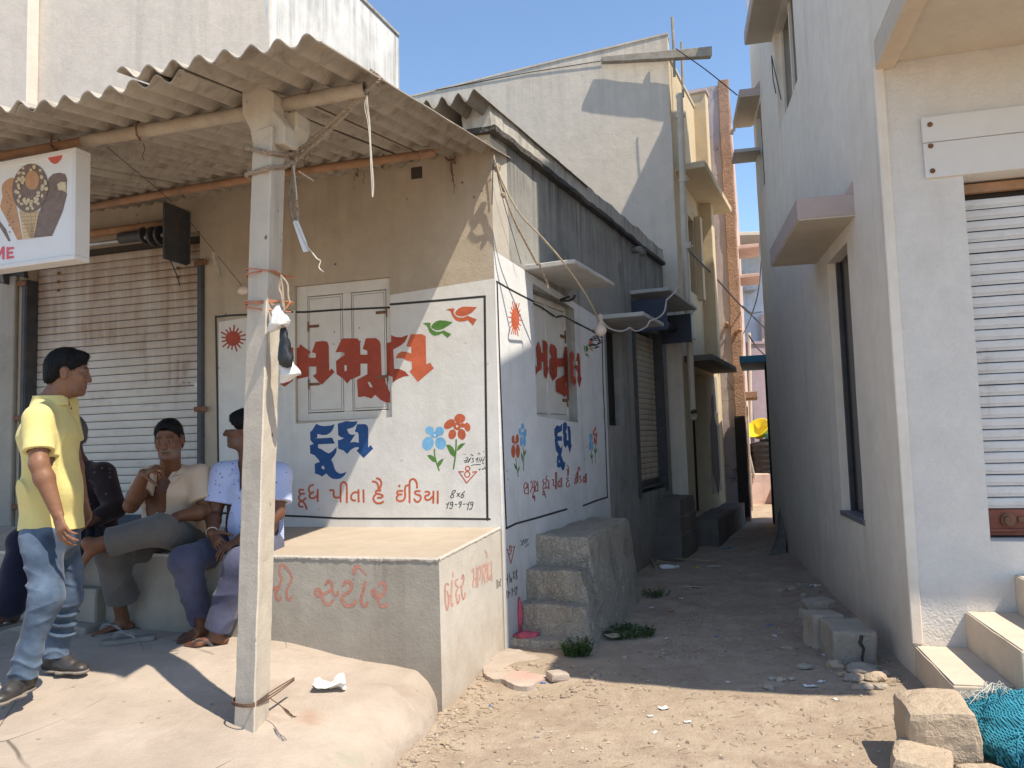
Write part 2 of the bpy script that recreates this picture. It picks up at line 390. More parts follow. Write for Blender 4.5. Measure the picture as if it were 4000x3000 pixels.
M['step_top'] = plaster('dusty step top', (0.62, 0.52, 0.42), (0.55, 0.46, 0.37), dark=(0.36, 0.28, 0.2), streak=0, grime=0.4, bump=0.006)
M['concrete_post'] = plaster('precast concrete', (0.60, 0.53, 0.44), (0.53, 0.465, 0.385), dark=(0.24, 0.21, 0.17), streak=0.5, grime=0.35, bump=0.006, speck=0.8, spl=(0.9, (0.44, 0.39, 0.33), 0.5))
M['slab_edge'] = plaster('whitewashed slab', (0.56, 0.56, 0.54), (0.42, 0.42, 0.41), dark=(0.1, 0.09, 0.08), streak=0.2, grime=0.4)
M['sandstone'] = plaster('sandstone block', (0.50, 0.395, 0.29), (0.42, 0.325, 0.235), dark=(0.26, 0.19, 0.13), streak=0, grime=0.3, bump=0.014, coarse=0.25, fine=110)
M['greystone'] = plaster('grey rubble', (0.46, 0.395, 0.325), (0.35, 0.30, 0.245), dark=(0.18, 0.145, 0.115), streak=0, grime=0.4, bump=0.014, coarse=0.3, fine=110)
M['paleblue'] = plaster('pale blue wall', (0.62, 0.66, 0.70), (0.52, 0.56, 0.60), dark=(0.2, 0.2, 0.2), streak=0.6, grime=0.3)
M['mauve'] = plaster('mauve wall', (0.36, 0.29, 0.32), (0.32, 0.26, 0.29), streak=0.1, grime=0.1)

# stains on the porch: rusty drip by the post, green paint spill, pale scuffs
def add_stains(m, spots):
    nt = m.node_tree; bs = nt.nodes['Principled BSDF']; src = bs.inputs['Base Color'].links[0].from_socket; geo = nt.nodes.new('ShaderNodeNewGeometry'); nn = nt.nodes.new('ShaderNodeTexNoise'); nn.inputs['Scale'].default_value = 7; nn.inputs['Detail'].default_value = 6; nt.links.new(geo.outputs['Position'], nn.inputs['Vector'])
    for c, r, colr, amt in spots:
        d = nt.nodes.new('ShaderNodeVectorMath'); d.operation = 'DISTANCE'; nt.links.new(geo.outputs['Position'], d.inputs[0]); d.inputs[1].default_value = c
        a = nt.nodes.new('ShaderNodeMath'); a.operation = 'MULTIPLY_ADD'; nt.links.new(nn.outputs['Fac'], a.inputs[0]); a.inputs[1].default_value = r*1.6; nt.links.new(d.outputs['Value'], a.inputs[2])
        k = nt.nodes.new('ShaderNodeMapRange'); nt.links.new(a.outputs[0], k.inputs[0]); k.inputs[1].default_value = r*1.7; k.inputs[2].default_value = r*.9; k.inputs[3].default_value = 0; k.inputs[4].default_value = amt
        mx = nt.nodes.new('ShaderNodeMix'); mx.data_type = 'RGBA'; nt.links.new(k.outputs[0], mx.inputs[0]); nt.links.new(src, mx.inputs[6]); mx.inputs[7].default_value = (*colr, 1); src = mx.outputs[2]
    nt.links.new(src, bs.inputs['Base Color'])
add_stains(M['porch'], [((-1.02, 4.05, .33), .16, (0.33, 0.17, 0.10), .75), ((-.95, 3.95, .3), .08, (0.30, 0.14, 0.08), .7), ((-.78, 3.72, .2), .13, (0.20, 0.27, 0.17), .8), ((-.70, 3.62, .15), .10, (0.60, 0.55, 0.48), .8), ((-1.3, 4.35, .36), .2, (0.28, 0.20, 0.15), .6), ((-.62, 4.5, .2), .14, (0.27, 0.20, 0.15), .7), ((-1.9, 3.75, .36), .25, (0.52, 0.44, 0.37), .6), ((0.05, 5.35, 0.05), .22, (0.50, 0.27, 0.23), .8)])
# asbestos-cement sheet: pale grey above, brown below
t = NT('corrugated cement sheet', 0.92); P = t.pos()
c = t.mix(t.rng(t.noise(1.6, 6, 0.7), 0.35, 0.68), (0.43, 0.385, 0.325), (0.28, 0.24, 0.195))
c = t.mix(t.rng(t.noise(4.5, 8, 0.75, dist=1.0), 0.50, 0.72, 0, 0.8), c, (0.13, 0.10, 0.075))
c = t.mix(t.rng(t.noise(9, 3, 0.6, t.map(P, (1, 3.2, 1), (0, 0, R_(17)))), 0.6, 0.75, 0, 0.35), c, (0.55, 0.5, 0.45))
t.col(c); t.bump(t.noise(40, 5, 0.7), 0.004); M['sheet'] = t.m
M['sheet_dark'] = plaster('blackened cement sheet', (0.24, 0.21, 0.175), (0.12, 0.105, 0.09), dark=(0.03, 0.03, 0.028), streak=0.3, grime=0.8)
# roller shutter, rusty towards the top
def shutter_mat(name, base, ztop, zmid, rust=0.9):
    t = NT(name, 0.55, 0.0, 0.35); P = t.pos(); z = t.sep(P)[2]
    sv = t.map(P, (9, 9, 0.7)); s1 = t.noise(1.0, 6, 0.65, sv); n = t.noise(1.7, 4, 0.6)
    c = t.mix(t.rng(t.noise(3.0, 5, 0.7), 0.3, 0.75), base, tuple(0.82*v for v in base))
    f = t.math('ADD', t.rng(z, zmid, ztop), t.rng(n, 0.3, 0.7, -0.35, 0.35)); f = t.math('MULTIPLY', f, t.rng(s1, 0.3, 0.62, 0.35, 1.0), True)
    c = t.mix(t.math('MULTIPLY', f, rust), c, (0.27, 0.16, 0.09))
    f2 = t.math('MULTIPLY', t.rng(s1, 0.52, 0.7), t.rng(n, 0.5, 0.62)); c = t.mix(t.math('MULTIPLY', f2, 0.8*rust), c, (0.20, 0.105, 0.06))
    f3 = t.rng(t.noise(5, 7, 0.75, t.map(P, (1, 1, 2.2))), 0.55, 0.75, 0, 0.45); c = t.mix(f3, c, (0.20, 0.155, 0.115))
    t.col(c); return t.m
M['shutter'] = shutter_mat('grimy white shutter', (0.58, 0.545, 0.50), 3.25, 1.9)
M['shutter2'] = shutter_mat('cream shutter', (0.56, 0.49, 0.39), 3.3, 2.6, 0.8)
M['shutter3'] = shutter_mat('white shutter', (0.68, 0.67, 0.66), 4.4, 3.4, 0.5)
M['groove'] = plain('dark groove', (0.07, 0.05, 0.04), 0.9)
M['dark_steel'] = plain('dark painted steel', (0.055, 0.058, 0.066), 0.55, 0.0, 0.4, dirt=((0.12, 0.085, 0.06), 0.5))
M['blue_steel'] = plain('navy painted steel', (0.035, 0.045, 0.075), 0.5, 0.0, 0.3)
M['rust'] = plain('rusty steel', (0.20, 0.10, 0.055), 0.85, 0.0, 0.5, 14, 0.004)
M['rust_pipe'] = plain('rusty painted pipe', (0.36, 0.20, 0.115), 0.8, 0.0, 0.35, 7, 0.003, dirt=((0.17, 0.14, 0.11), 0.6))
M['wood_pale'] = plain('dusty grey pole', (0.43, 0.365, 0.29), 0.9, 0, 0.3, 5, 0.006, dirt=((0.27, 0.17, 0.1), 0.55))
M['window_paint'] = plain('off-white window paint', (0.63, 0.60, 0.56), 0.6, 0, 0.12, 4, 0.0015, dirt=((0.47, 0.42, 0.33), 0.55))
M['grey_gap'] = plain('dark joint', (0.06, 0.05, 0.042), 0.9)
M['red_paint'] = wallpaint('brick red paint', (0.335, 0.055, 0.03))
M['orange_paint'] = wallpaint('orange red paint', (0.50, 0.115, 0.055))
M['blue_paint'] = wallpaint('deep blue paint', (0.018, 0.075, 0.22))
M['sky_paint'] = wallpaint('light blue paint', (0.17, 0.42, 0.66))
M['green_paint'] = wallpaint('leaf green paint', (0.085, 0.21, 0.045))
M['black_paint'] = wallpaint('black paint', (0.035, 0.034, 0.034))
M['faded_red'] = wallpaint('faded red paint', (0.42, 0.19, 0.145), (0.45, 0.40, 0.35), .8)
M['pale_red'] = wallpaint('washed out red paint', (0.50, 0.265, 0.215), (0.45, 0.40, 0.35), .8)
M['white_flat'] = plain('white print', (0.74, 0.73, 0.72), 0.7, 0, 0.08)
M['rope'] = plain('coir rope', (0.33, 0.26, 0.20), 0.95, 0, 0.4, 40)
M['rope_pale'] = plain('jute rope', (0.47, 0.40, 0.29), 0.95, 0, 0.3, 40)
M['string'] = plain('white string', (0.62, 0.58, 0.50), 0.9, 0, 0.2, 40)
M['orange_string'] = plain('orange twine', (0.50, 0.19, 0.10), 0.9, 0, 0.3, 40)
M['wire'] = plain('black wire', (0.03, 0.028, 0.028), 0.6)
M['rusty_wire'] = plain('rusty wire', (0.12, 0.065, 0.04), 0.8)
M['cable'] = plain('cream cable', (0.58, 0.53, 0.46), 0.6)
M['black_bag'] = plain('black polythene', (0.008, 0.008, 0.008), 0.42, 0, 0.3, 20, 0.0, 0.6)
M['white_bag'] = plain('clear polythene', (0.66, 0.65, 0.63), 0.35, 0, 0.1, 20, 0.0, 0.5)
M['pvc'] = plain('cream drain pipe', (0.55, 0.47, 0.375), 0.5, 0, 0.15, 5, dirt=((0.35, 0.26, 0.18), 0.35))
M['dark_glass'] = plain('dark window glass', (0.012, 0.012, 0.016), 0.2, 0, 0.2, 3, 0, 0.5)
M['dark_door'] = plain('dark door', (0.022, 0.02, 0.02), 0.8)
M['timber'] = plain('weathered plank', (0.36, 0.315, 0.26), 0.9, 0, 0.35, 11, 0.004)
M['white_board'] = plain('white board', (0.66, 0.64, 0.615), 0.55, 0, 0.06, 3, 0, 0.4, dirt=((0.52, 0.46, 0.40), 0.25))
M['litter'] = plain('paper litter', (0.66, 0.65, 0.62), 0.8, 0, 0.15, 20)
M['litter_dull'] = plain('dirty paper', (0.42, 0.37, 0.31), 0.9, 0, 0.3, 20)
M['cardboard'] = plain('cardboard', (0.40, 0.31, 0.225), 0.9, 0, 0.2, 15)
M['leaf'] = plain('weed leaf', (0.065, 0.115, 0.035), 0.6, 0, 0.5, 30)
M['blue_plastic'] = plain('blue wrapper', (0.08, 0.17, 0.45), 0.4)
M['green_plastic'] = plain('green wrapper', (0.08, 0.30, 0.24), 0.4)
M['yellow_plastic'] = plain('yellow basin plastic', (0.75, 0.62, 0.03), 0.35)
M['black_tank'] = plain('black tank plastic', (0.02, 0.02, 0.021), 0.35, 0, 0.3)
M['teal_slab'] = plain('blue painted slab', (0.05, 0.20, 0.30), 0.7, 0, 0.4, 6)
M['tin'] = plain('zinc steel', (0.42, 0.44, 0.46), 0.4, 0.6, 0.2)
M['bulb'] = plain('milky bulb glass', (0.70, 0.60, 0.54), 0.25, 0, 0.1)
M['pink_powder'] = plain('pink powder', (0.55, 0.10, 0.14), 0.95, 0, 0.3, 20)

# dirt
t = NT('trodden dirt', 0.97, 0, 0.1); P = t.pos()
c = t.mix(t.rng(t.noise(0.55, 6, 0.65, dist=0.5), 0.36, 0.66), (0.445, 0.355, 0.27), (0.36, 0.285, 0.215))
c = t.mix(t.rng(t.noise(6, 8, 0.75), 0.45, 0.75, 0, 0.75), c, (0.27, 0.195, 0.14)); c = t.mix(t.rng(t.noise(1.7, 7, 0.7, dist=1.2), 0.50, 0.68, 0, 0.55), c, (0.25, 0.175, 0.13)); c = t.mix(t.rng(t.noise(2.6, 6, 0.7, t.map(P, loc=(4, 9, 2))), 0.55, 0.72, 0, 0.6), c, (0.52, 0.435, 0.34))
c = t.mix(t.rng(t.noise(1.1, 4, 0.6, t.map(P, loc=(7, 3, 0))), 0.58, 0.70, 0, 0.5), c, (0.24, 0.15, 0.115))
v = t.vor(55); c = t.mix(t.rng(v, 0.13, 0.08, 0, 0.3), c, (0.56, 0.49, 0.41))
v2 = t.vor(26); c = t.mix(t.rng(v2, 0.10, 0.06, 0, 0.7), c, (0.13, 0.10, 0.08))
t.col(c)
h = t.math('ADD', t.math('MULTIPLY', t.noise(9, 7, 0.7), 0.7), t.math('MULTIPLY', t.noise(75, 4, 0.7), 0.3))
t.bump(h, 0.03); M['dirt'] = t.m
# ================================================================== the place: planes of the walls
CORNER = onz(1971, 2517, 0.05)
FR = Plane(CORNER, -17)               # front of the corner shop
SD = Plane(CORNER, 65)                # its side towards the alley
BP = np.array([-0.475, 4.73, 0]); BF = Plane(BP, -17)      # front of the sitting ledge

# ------------------------------------------------------------------ ground
def axis(segs):
    out = [segs[0][0]]
    for a, b, st in segs:
        n = max(1, int(round((b-a)/st))); out += [a+(b-a)*k/n for k in range(1, n+1)]
    return np.array(out)
def ground_z(x, y):
    z = 0.022*nz((x, y, 0), 0.9) + 0.012*nz((x, y, 0), 2.6, 4) + 0.006*nz((x, y, 0), 9, 8)
    z += 0.05*math.exp(-((x-0.15)**2+(y-5.45)**2)/0.16)            # trodden mound at the shop corner
    w = 2.53+(y-5.0)*0.206 - x                                     # dust banked along the right house
    if y > 4.6: z += 0.05*math.exp(-max(w, 0)/0.18)
    return z-0.006
GX = axis([(-300, -40, 40), (-40, -8, 4), (-8, -0.9, 0.5), (-0.9, 4.2, 0.055), (4.2, 9, 0.4), (9, 40, 4), (40, 300, 40)])
GY = axis([(-300, -40, 40), (-40, -2, 4), (-2, 3.2, 0.4), (3.2, 7.2, 0.055), (7.2, 13, 0.13), (13, 25, 0.6), (25, 60, 5), (60, 600, 60)])
V = []; F = []
for y in GY:
    for x in GX: V.append((x, y, ground_z(x, y)))
nx = len(GX)
for j in range(len(GY)-1):
    for i in range(nx-1): F.append((j*nx+i, j*nx+i+1, (j+1)*nx+i+1, (j+1)*nx+i))
_tag(mk('ground', V, F, M['dirt'], smooth=True), kind='structure')

# porch: concrete floor that rolls off to the dirt on its right
_pd = [0, .012, .03, .07, .15, .3, .51, 1.08, 1.93, 8]; _pz = [-.02, .055, .105, .17, .232, .255, .27, .362, .392, .42]
_ey = [1.0, 2.5, 3.5, 4.06, 4.177, 4.42, 4.8, 5.3]; _ex = [-1.25, -1.0, -.72, -.607, -.596, -.50, -.475, -.33]
def porch_edge(y): return float(np.interp(y, _ey, _ex))
def porch_z(x, y):
    k = float(np.interp(y, [3.9, 4.3, 4.75], [2.6, 2.0, 1.0])); d = porch_edge(y)-x
    if d < 0: return ground_z(x, y)
    z = float(np.interp(d/k, _pd, _pz))
    return z - 0.03*max(0.0, min(1.0, (4.2-y)/1.2)) + 0.006*nz((x, y, 0), 1.3, 2)
pdx = np.concatenate([np.linspace(0, .3, 16), np.linspace(.34, 1.6, 22), np.linspace(1.7, 7.0, 26)]); pyy = np.linspace(1.0, 6.6, 72)
V = []; F = []
for y in pyy:
    e = porch_edge(y)
    for i, d in enumerate(pdx):
        j = 0.035*nz((y*5, 0, 0), 1.0)*math.exp(-d*7)+0.014*nz((y*21, 3, 0), 1.0)*math.exp(-d*20)
        x = e-d; z = porch_z(x, y) if i else -0.12
        V.append((x+j, y, z+0.003*nz((x, y, 0), 7)+(0.012*nz((x*2.2, y*5, 0), 1.6, 3)+.006*nz((x*4, y*12, 0), 1.6, 8))*math.exp(-((d-.35)/.4)**2)*(i > 1)))
n = len(pdx)
for j in range(len(pyy)-1):
    for i in range(n-1): F.append((j*n+i+1, j*n+i, (j+1)*n+i, (j+1)*n+i+1))
_tag(mk('pavement', V, F, M['porch'], smooth=True), kind='structure')

# ------------------------------------------------------------------ corner shop
shop = thing('shop_building', 'low corner shop with painted murals on its front and alley wall', 'shop', tuple(CORNER*[1, 1, 0]))
SHUT = (-4.83, -2.80, 0.93, 3.60); WIN = (-1.822, -0.915, 1.825, 3.0)
wall('wall', FR, -6.6, 0, -0.1, 4.12, M['shop_front'], shop, holes=(SHUT, WIN), thick=0.22, amp=0.0, cell=0.3)
SW = (0.77, 1.81, 1.79, 2.95); SDOOR = (2.82, 3.40, 1.75, 2.86); SSH = (3.92, 5.26, 0.90, 3.05)
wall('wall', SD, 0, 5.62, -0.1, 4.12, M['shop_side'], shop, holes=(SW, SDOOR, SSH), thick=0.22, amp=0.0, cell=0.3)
# upper corner strip: sunlight painted in as a paler plaster colour
mk_b = MB(); mk_b.pbox(SD, 0.004, 0.30, 2.6, 4.06, 0.0, 0.0008); mk_b.build('wall_tone_patch', M['shop_side_sunlit'], shop)
# hidden sides and roof
back = MB(); p0 = FR.at(-6.6, 0, -0.22); p1 = FR.at(-6.6, 0, -5.2); p2 = SD.at(5.62, 0, -0.22)
b = MB(); b.prism([tuple(FR.at(-6.6, 0, -0.1)[:2]), tuple(FR.at(-0.02, 0, -0.1)[:2]), tuple(SD.at(5.6, 0, -0.1)[:2]), tuple(FR.at(-6.6, 0, -5.4)[:2])], 4.10, 4.135)
b.build('roof', M['moss'], shop)
b = MB(); b.extrude([p1, p2, p2+[0, 0, 4.1], p1+[0, 0, 4.1]], (0.05, 0.15, 0)); b.extrude([p0, p1, p1+[0, 0, 4.1], p0+[0, 0, 4.1]], (-0.15, -0.04, 0)); b.build('wall', M['shop_side'], shop)
# cornice: slab nosing with mossy underside, stained parapet on top
b = MB(); b.pbox(SD, -0.06, 5.55, 4.09, 4.135, -0.25, 0.07); b.build('cornice', M['moss'], shop, rough=(0.012, 6.0, 0.10))
b = MB()
b.pbox(SD, -0.06, 5.56, 4.13, 4.325, -0.22, 0.035); b.build('parapet', M['moss_pale'], shop, rough=(0.016, 4.0, 0.16))
b = MB(); b.tube([SD.at(4.05, 4.02, -0.1), SD.at(4.05, 4.0, 0.10), SD.at(4.05, 3.93, 0.15)], 0.045, 10); b.build('drain_spout', M['shop_side'], shop, smooth=True)
b = MB(); b.pbox(FR, -0.70, -0.60, 3.80, 3.90, -0.12, 0.0015); b.build('vent_hole', M['grey_gap'], shop)

# white painted panels
def panel(pl, u0, u1, z0, z1, hole, mat, top=None, seed=1.0, name='painted_panel'):
    return wall(name, shift(pl, 0.0010), u0, u1, z0, z1, mat, shop, holes=[hole] if hole else (), thick=0.0008, amp=0.0, cell=0.25, top=top, seed=seed)
PANEL_F = panel(FR, -2.60, 0.0, 0.92, 2.83, WIN, M['white_paint'], top=lambda u: 2.745+0.06*(u+2.6))
PANEL_S = panel(SD, 0.004, 2.74, -0.06, 3.02, SW, M['white_paint_side'], top=lambda u: 3.13-0.078*u)

# ---- front window: frame, two leaves, hinges
wf = MB()
wf.pbox(FR, WIN[0]+.002, -1.715, WIN[2]+.002, WIN[3]-.002, -0.10, -0.0262)
wf.pbox(FR, -1.7145, WIN[1]-.002, 2.905, WIN[3]-.002, -0.10, -0.0262)
wf.pbox(FR, -1.7145, WIN[1]-.002, WIN[2]+.002, 1.895, -0.10, -0.0262)
wf.pbox(FR, -0.962, WIN[1]-.002, 1.8955, 2.9045, -0.10, -0.0262)
wf.pbox(FR, -1.372, -1.292, 1.8955, 2.9045, -0.10, -0.0266)
frame = wf.build('window', M['window_paint'], shop, bevel=0.003)
b = MB(); b.pbox(FR, -1.80, -0.92, 1.84, 2.98, -0.13, -0.105); b.build('backing', M['grey_gap'], frame)
for u0, u1 in ((-1.708, -1.379), (-1.285, -0.970)):
    b = MB(); b.pbox(FR, u0, u1, 1.902, 2.898, -0.075, -0.0280)
    lf = b.build('leaf', M['window_paint'], frame, bevel=0.003)
    # pressed rim line a little inside the edge
b = MB()
for u0, u1 in ((-1.708, -1.379), (-1.285, -0.970)):
    for a, c, e, g in ((u0+.012, u1-.012, 1.918, 1.9215), (u0+.012, u1-.012, 2.878, 2.8815), (u0+.012, u0+.0155, 1.9216, 2.8779), (u1-.0155, u1-.012, 1.9216, 2.8779)):
        b.pbox(FR, a, c, e, g, -0.0282, -0.0276)
b.build('leaf_seam', M['grey_gap'], frame)
for u, z in ((-1.70, 2.63), (-1.70, 2.13), (-1.06, 2.70), (-1.06, 2.16)):
    b = MB(); b.pbox(FR, u, u+.10, z, z+.024, -0.030, -0.024); b.tube([FR.at(u-.004 if u < -1.5 else u+.1, z-.03, -0.022), FR.at(u-.004 if u < -1.5 else u+.1, z+.054, -0.022)], 0.006, 8)
    for k in range(3): b.lathe(FR.at(u+.025+.028*k, z+.012, -0.0245), [(0.006, 0), (0.005, 0.003), (0.001, 0.004)], 8, FR.n)
    b.build('hinge', M['rust'], frame)
b = MB()
for x, y in ((1307, 1297), (1305, 1344), (1404, 1281), (1408, 1334)):
    q = FR.px(x, y, -0.03); b = MB(); b.lathe(q, [(0.007, 0), (0.006, 0.003), (0.001, 0.005)], 8, FR.n); b.build('bolt', M['rust'], frame)


# ---- roller shutter on the front: slats, guides, bottom bar, side plates, roller
def slat_mesh(pl, u0, u1, off, pitch, mat, double=False):
    prof = [(0.0, 0.0), (0.004, 0.0035), (0.0035, 0.0075), (0.0055, 0.011), (0.0075, pitch*0.32), (0.008, pitch*0.5), (0.0075, pitch*0.68), (0.0055, pitch-0.010), (0.003, pitch-0.0058), (-0.004, pitch-0.0052)]
    if double: prof = [(0.0, 0.0), (0.002, 0.004), (0.002, 0.008), (0.007, 0.011), (0.008, pitch*0.2), (0.004, pitch*0.235), (0.004, pitch*0.265), (0.009, pitch*0.3), (0.011, pitch*0.6), (0.009, pitch-0.011), (0.002, pitch-0.008), (-0.004, pitch-0.0075)]
    V = [pl.at(u, z, off+o) for u in (u0, u1) for o, z in prof]+[pl.at(u, z, off-0.006) for u in (u0, u1) for z in (0, pitch-.0055)]
    n = len(prof); F = []
    for i in range(n-1): F.append((i, n+i, n+i+1, i+1))
    F.append((2*n+1, 2*n+3, 2*n+2, 2*n)); F.append((n-1, 2*n-1, 2*n+3, 2*n+1)); F.append((2*n, 2*n+2, n, 0))
    if pl.side < 0: F = [tuple(reversed(f)) for f in F]
    return V, F
def shutter(pl, u0, u1, z0, z1, off, pitch, mat, parent, double=False):
    V, F = slat_mesh(pl, u0, u1, off, pitch, mat, double)
    o = mk('slat', V, F, mat, parent); first = True; z = z0; k = 0
    while z+pitch <= z1+1e-6:
        s = o if first else o.copy()
        if not first: COL.objects.link(s)
        s.location.z = z + rng.normal(0, 0.0006); s.location.x += rng.normal(0, 0.0012)*pl.n[0]; s.location.y += rng.normal(0, 0.0012)*pl.n[1]
        first = False; z += pitch; k += 1
    return k
rs = thing('roller_shutter', 'closed white roller shutter streaked with rust beside the mural', 'shutter', tuple(FR.at(-3.8, 0.93, -0.1)))
shutter(FR, -4.815, -2.815, 1.03, 3.60, -0.115, 0.0735, M['shutter'], rs)
b = MB(); b.pbox(FR, -4.81, -2.82, 0.935, 1.03, -0.128, -0.100); b.build('bottom_bar', M['blue_steel'], rs, bevel=0.004)
b = MB(); b.pbox(FR, -4.84, -2.79, 0.93, 3.62, -0.20, -0.14); b.build('backing', M['grey_gap'], rs)
for u0 in (-4.875, -2.815):
    b = MB(); b.pbox(FR, u0, u0+.065, 0.925, 3.33, -0.12, 0.022); b.pbox(FR, u0+.012, u0+.053, 0.93, 3.32, 0.022, 0.028)
    b.build('guide', M['dark_steel'], rs, bevel=0.004)
for z in (3.27, 1.95, 1.1):
    for u0 in (-4.93, -2.83):
        b = MB(); b.pbox(FR, u0, u0+.13, z, z+.045, 0.028, 0.045); b.build('bracket', M['rust'], rs, bevel=0.003)
for u0 in (-5.02, -2.95):
    b = MB(); b.pbox(FR, u0, u0+.022, 3.29, 3.80, 0.0, 0.30); b.pbox(FR, u0-.03, u0+.05, 3.30, 3.78, 0.0, 0.018); b.build('side_plate', M['dark_steel'], rs, bevel=0.004)
b = MB(); b.tube([FR.at(-5.0, 3.66, 0.13), FR.at(-2.96, 3.66, 0.13)], 0.036, 12); b.build('roller_tube', M['rust_pipe'], rs, smooth=True)
b = MB(); b.tube([FR.at(-4.9, 3.55, 0.15), FR.at(-2.96, 3.55, 0.15)], 0.020, 12); b.build('shaft', M['tin'], rs, smooth=True)
b = MB(); b.tube([FR.at(-3.55, 3.57, 0.15), FR.at(-3.29, 3.57, 0.15)], 0.05, 14); b.tube([FR.at(-3.29+.02*k, 3.57, 0.15) for k in range(2)], 0.075, 14)
b.lathe(FR.at(-3.20, 3.55, 0.15), [(0.06, 0), (0.085, 0.004), (0.085, 0.03), (0.06, 0.034)], 18, FR.d); b.lathe(FR.at(-3.12, 3.55, 0.15), [(0.06, 0), (0.085, 0.004), (0.085, 0.03), (0.06, 0.034)], 18, FR.d)
b.build('spring_drum', M['dark_steel'], rs)
for u in (-4.55, -3.13):
    for k in range(4):
        b = MB(); b.lathe(FR.at(u, 3.22+.085*k, -0.10), [(0.016, 0), (0.014, 0.006), (0.006, 0.009)], 8, FR.n); b.build('rivet', M['rust'], rs)
b = MB(); b.tube([FR.at(-2.99, 3.36, 0.2), FR.at(-2.985, 3.25, 0.12), FR.at(-2.99, 3.17, 0.06), FR.at(-2.985, 3.10, 0.04)], 0.005, 6); b.build('pull_wire', M['wire'], rs)
b = MB(); b.pbox(FR, -2.945, -2.86, 2.190, 2.222, -0.106, -0.1045); b.build('number_plate', M['white_board'], rs)
rag = MB(); yv = FR.px(838, 985, .22)[1]; rows = [(836, 985, 16), (842, 1010, 20), (848, 1035, 18), (856, 1060, 14), (860, 1082, 9)]
V = []; F = []
for x, y, w in rows: V += [onY(x-w*.6, y, yv), onY(x, y+2, yv-.02), onY(x+w*.6, y-2, yv+.01)]
for i in range(4): F += [(3*i, 3*i+3, 3*i+4, 3*i+1), (3*i+1, 3*i+4, 3*i+5, 3*i+2)]
rag.add(V, F); rag.add([np.array(v)+[0, .006, 0] for v in V], [f[::-1] for f in F]); solo('rag', 'grey rag hanging from the right side plate of the roller shutter', 'rag', rag, M['litter_dull'], loc=tuple(V[0]))
# pillar and rusty gate edge left of the shutter
b = MB(); b.pbox(FR, -5.22, -4.93, 0.93, 3.9, 0.0, 0.05); b.build('pilaster', M['bench'], shop, bevel=0.01)
gt = thing('iron_gate', 'rusty iron door edge with bolts at the left end of the shop front', 'door', tuple(FR.at(-5.35, 0.93, 0.03)))
b = MB(); b.pbox(FR, -5.62, -5.25, 0.94, 3.4, 0.02, 0.05); b.build('door_panel', M['rust_pipe'], gt, bevel=0.004)
for z in (1.35, 1.95, 2.5):
    b = MB(); b.tube([FR.at(-5.33, z, 0.06), FR.at(-5.16, z+.012, 0.075)], 0.011, 8); b.pbox(FR, -5.31, -5.24, z-.03, z+.03, 0.051, 0.062); b.build('bolt', M['rust'], gt)
tube_l = thing('cfl_lamp', 'white globe of a small lamp on the wall left of the mural', 'lamp', tuple(FR.px(960, 1135, 0.05)))
b = MB(); b.lathe(FR.px(952, 1135, 0.06), [(0.012, -0.06), (0.02, -0.055), (0.035, -0.03), (0.042, 0.0), (0.035, 0.03), (0.012, 0.045)], 16, (0.95, -0.3, 0.1)); b.build('globe', M['bulb'], tube_l, smooth=True)

# ------------------------------------------------------------------ sitting ledge in front
ledge = thing('sitting_ledge', 'cement sitting ledge along the shop front with red lettering', 'ledge', tuple(BP))
A = BP[:2]; Bc = FR.at(-0.010, 0, -0.05)[:2]; Cc = FR.at(-6.6, 0, -0.05)[:2]; D = BF.at(-5.6, 0, 0)[:2]
def lz(p):   # top of the ledge rises a little to the wall
    o = float(np.dot(np.array([p[0], p[1], 0])-FR.P, FR.n)); return 0.938-0.032*o/1.36
b = MB(); zt = [lz(p) for p in (D, A, Bc, Cc)]
q = [np.array([p[0], p[1], -0.1]) for p in (D, A, Bc, Cc)]+[np.array([p[0], p[1], z]) for p, z in zip((D, A, Bc, Cc), zt)]
def quad_grid(m, a, b_, c, d, nu, nv, mi):
    m.mi = mi; V = []; F = []
    for j in range(nv+1):
        for i in range(nu+1):
            s, t = i/nu, j/nv; V.append((a*(1-s)+b_*s)*(1-t)+(d*(1-s)+c*s)*t)
    for j in range(nv):
        for i in range(nu): F.append((j*(nu+1)+i, j*(nu+1)+i+1, (j+1)*(nu+1)+i+1, (j+1)*(nu+1)+i))
    m.add(V, F)
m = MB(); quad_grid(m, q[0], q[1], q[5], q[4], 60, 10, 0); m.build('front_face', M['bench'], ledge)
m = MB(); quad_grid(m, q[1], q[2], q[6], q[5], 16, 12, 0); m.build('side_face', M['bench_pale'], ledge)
def lip(t, top):  # crumbly front nosing
    p = D*(1-t)+A*t; return np.array([p[0], p[1], lz(p)])
m = MB(); quad_grid(m, q[4], q[5], q[6], q[7], 60, 14, 0); m.build('top_slab', M['bench_top'], ledge)
m = MB(); rows = []
N = 420
for k in range(N+1):
    t = k/N; p = lip(t, 1); e = 0.006+0.006*abs(nz(p, 26, 2))+0.004*abs(nz(p, 60, 5)); h = 0.012+0.020*abs(nz(p, 17, 9))+0.008*nz(p, 50, 4)
    rows.append([p+BF.n*-0.02+[0, 0, 0.002], p+BF.n*e*0.5+[0, 0, 0.0035], p+BF.n*e+[0, 0, -h*0.35], p+BF.n*e*0.7+[0, 0, -h], p+BF.n*-0.01+[0, 0, -h*1.05]])
V = [v for r in rows for v in r]; F = []
for k in range(N):
    for i in range(4): F.append((k*5+i, k*5+i+1, (k+1)*5+i+1, (k+1)*5+i))
F = [tuple(reversed(f)) for f in F]
m.add(V, F); m.build('nosing', M['bench_pale'], ledge)
m = MB(); rows = []
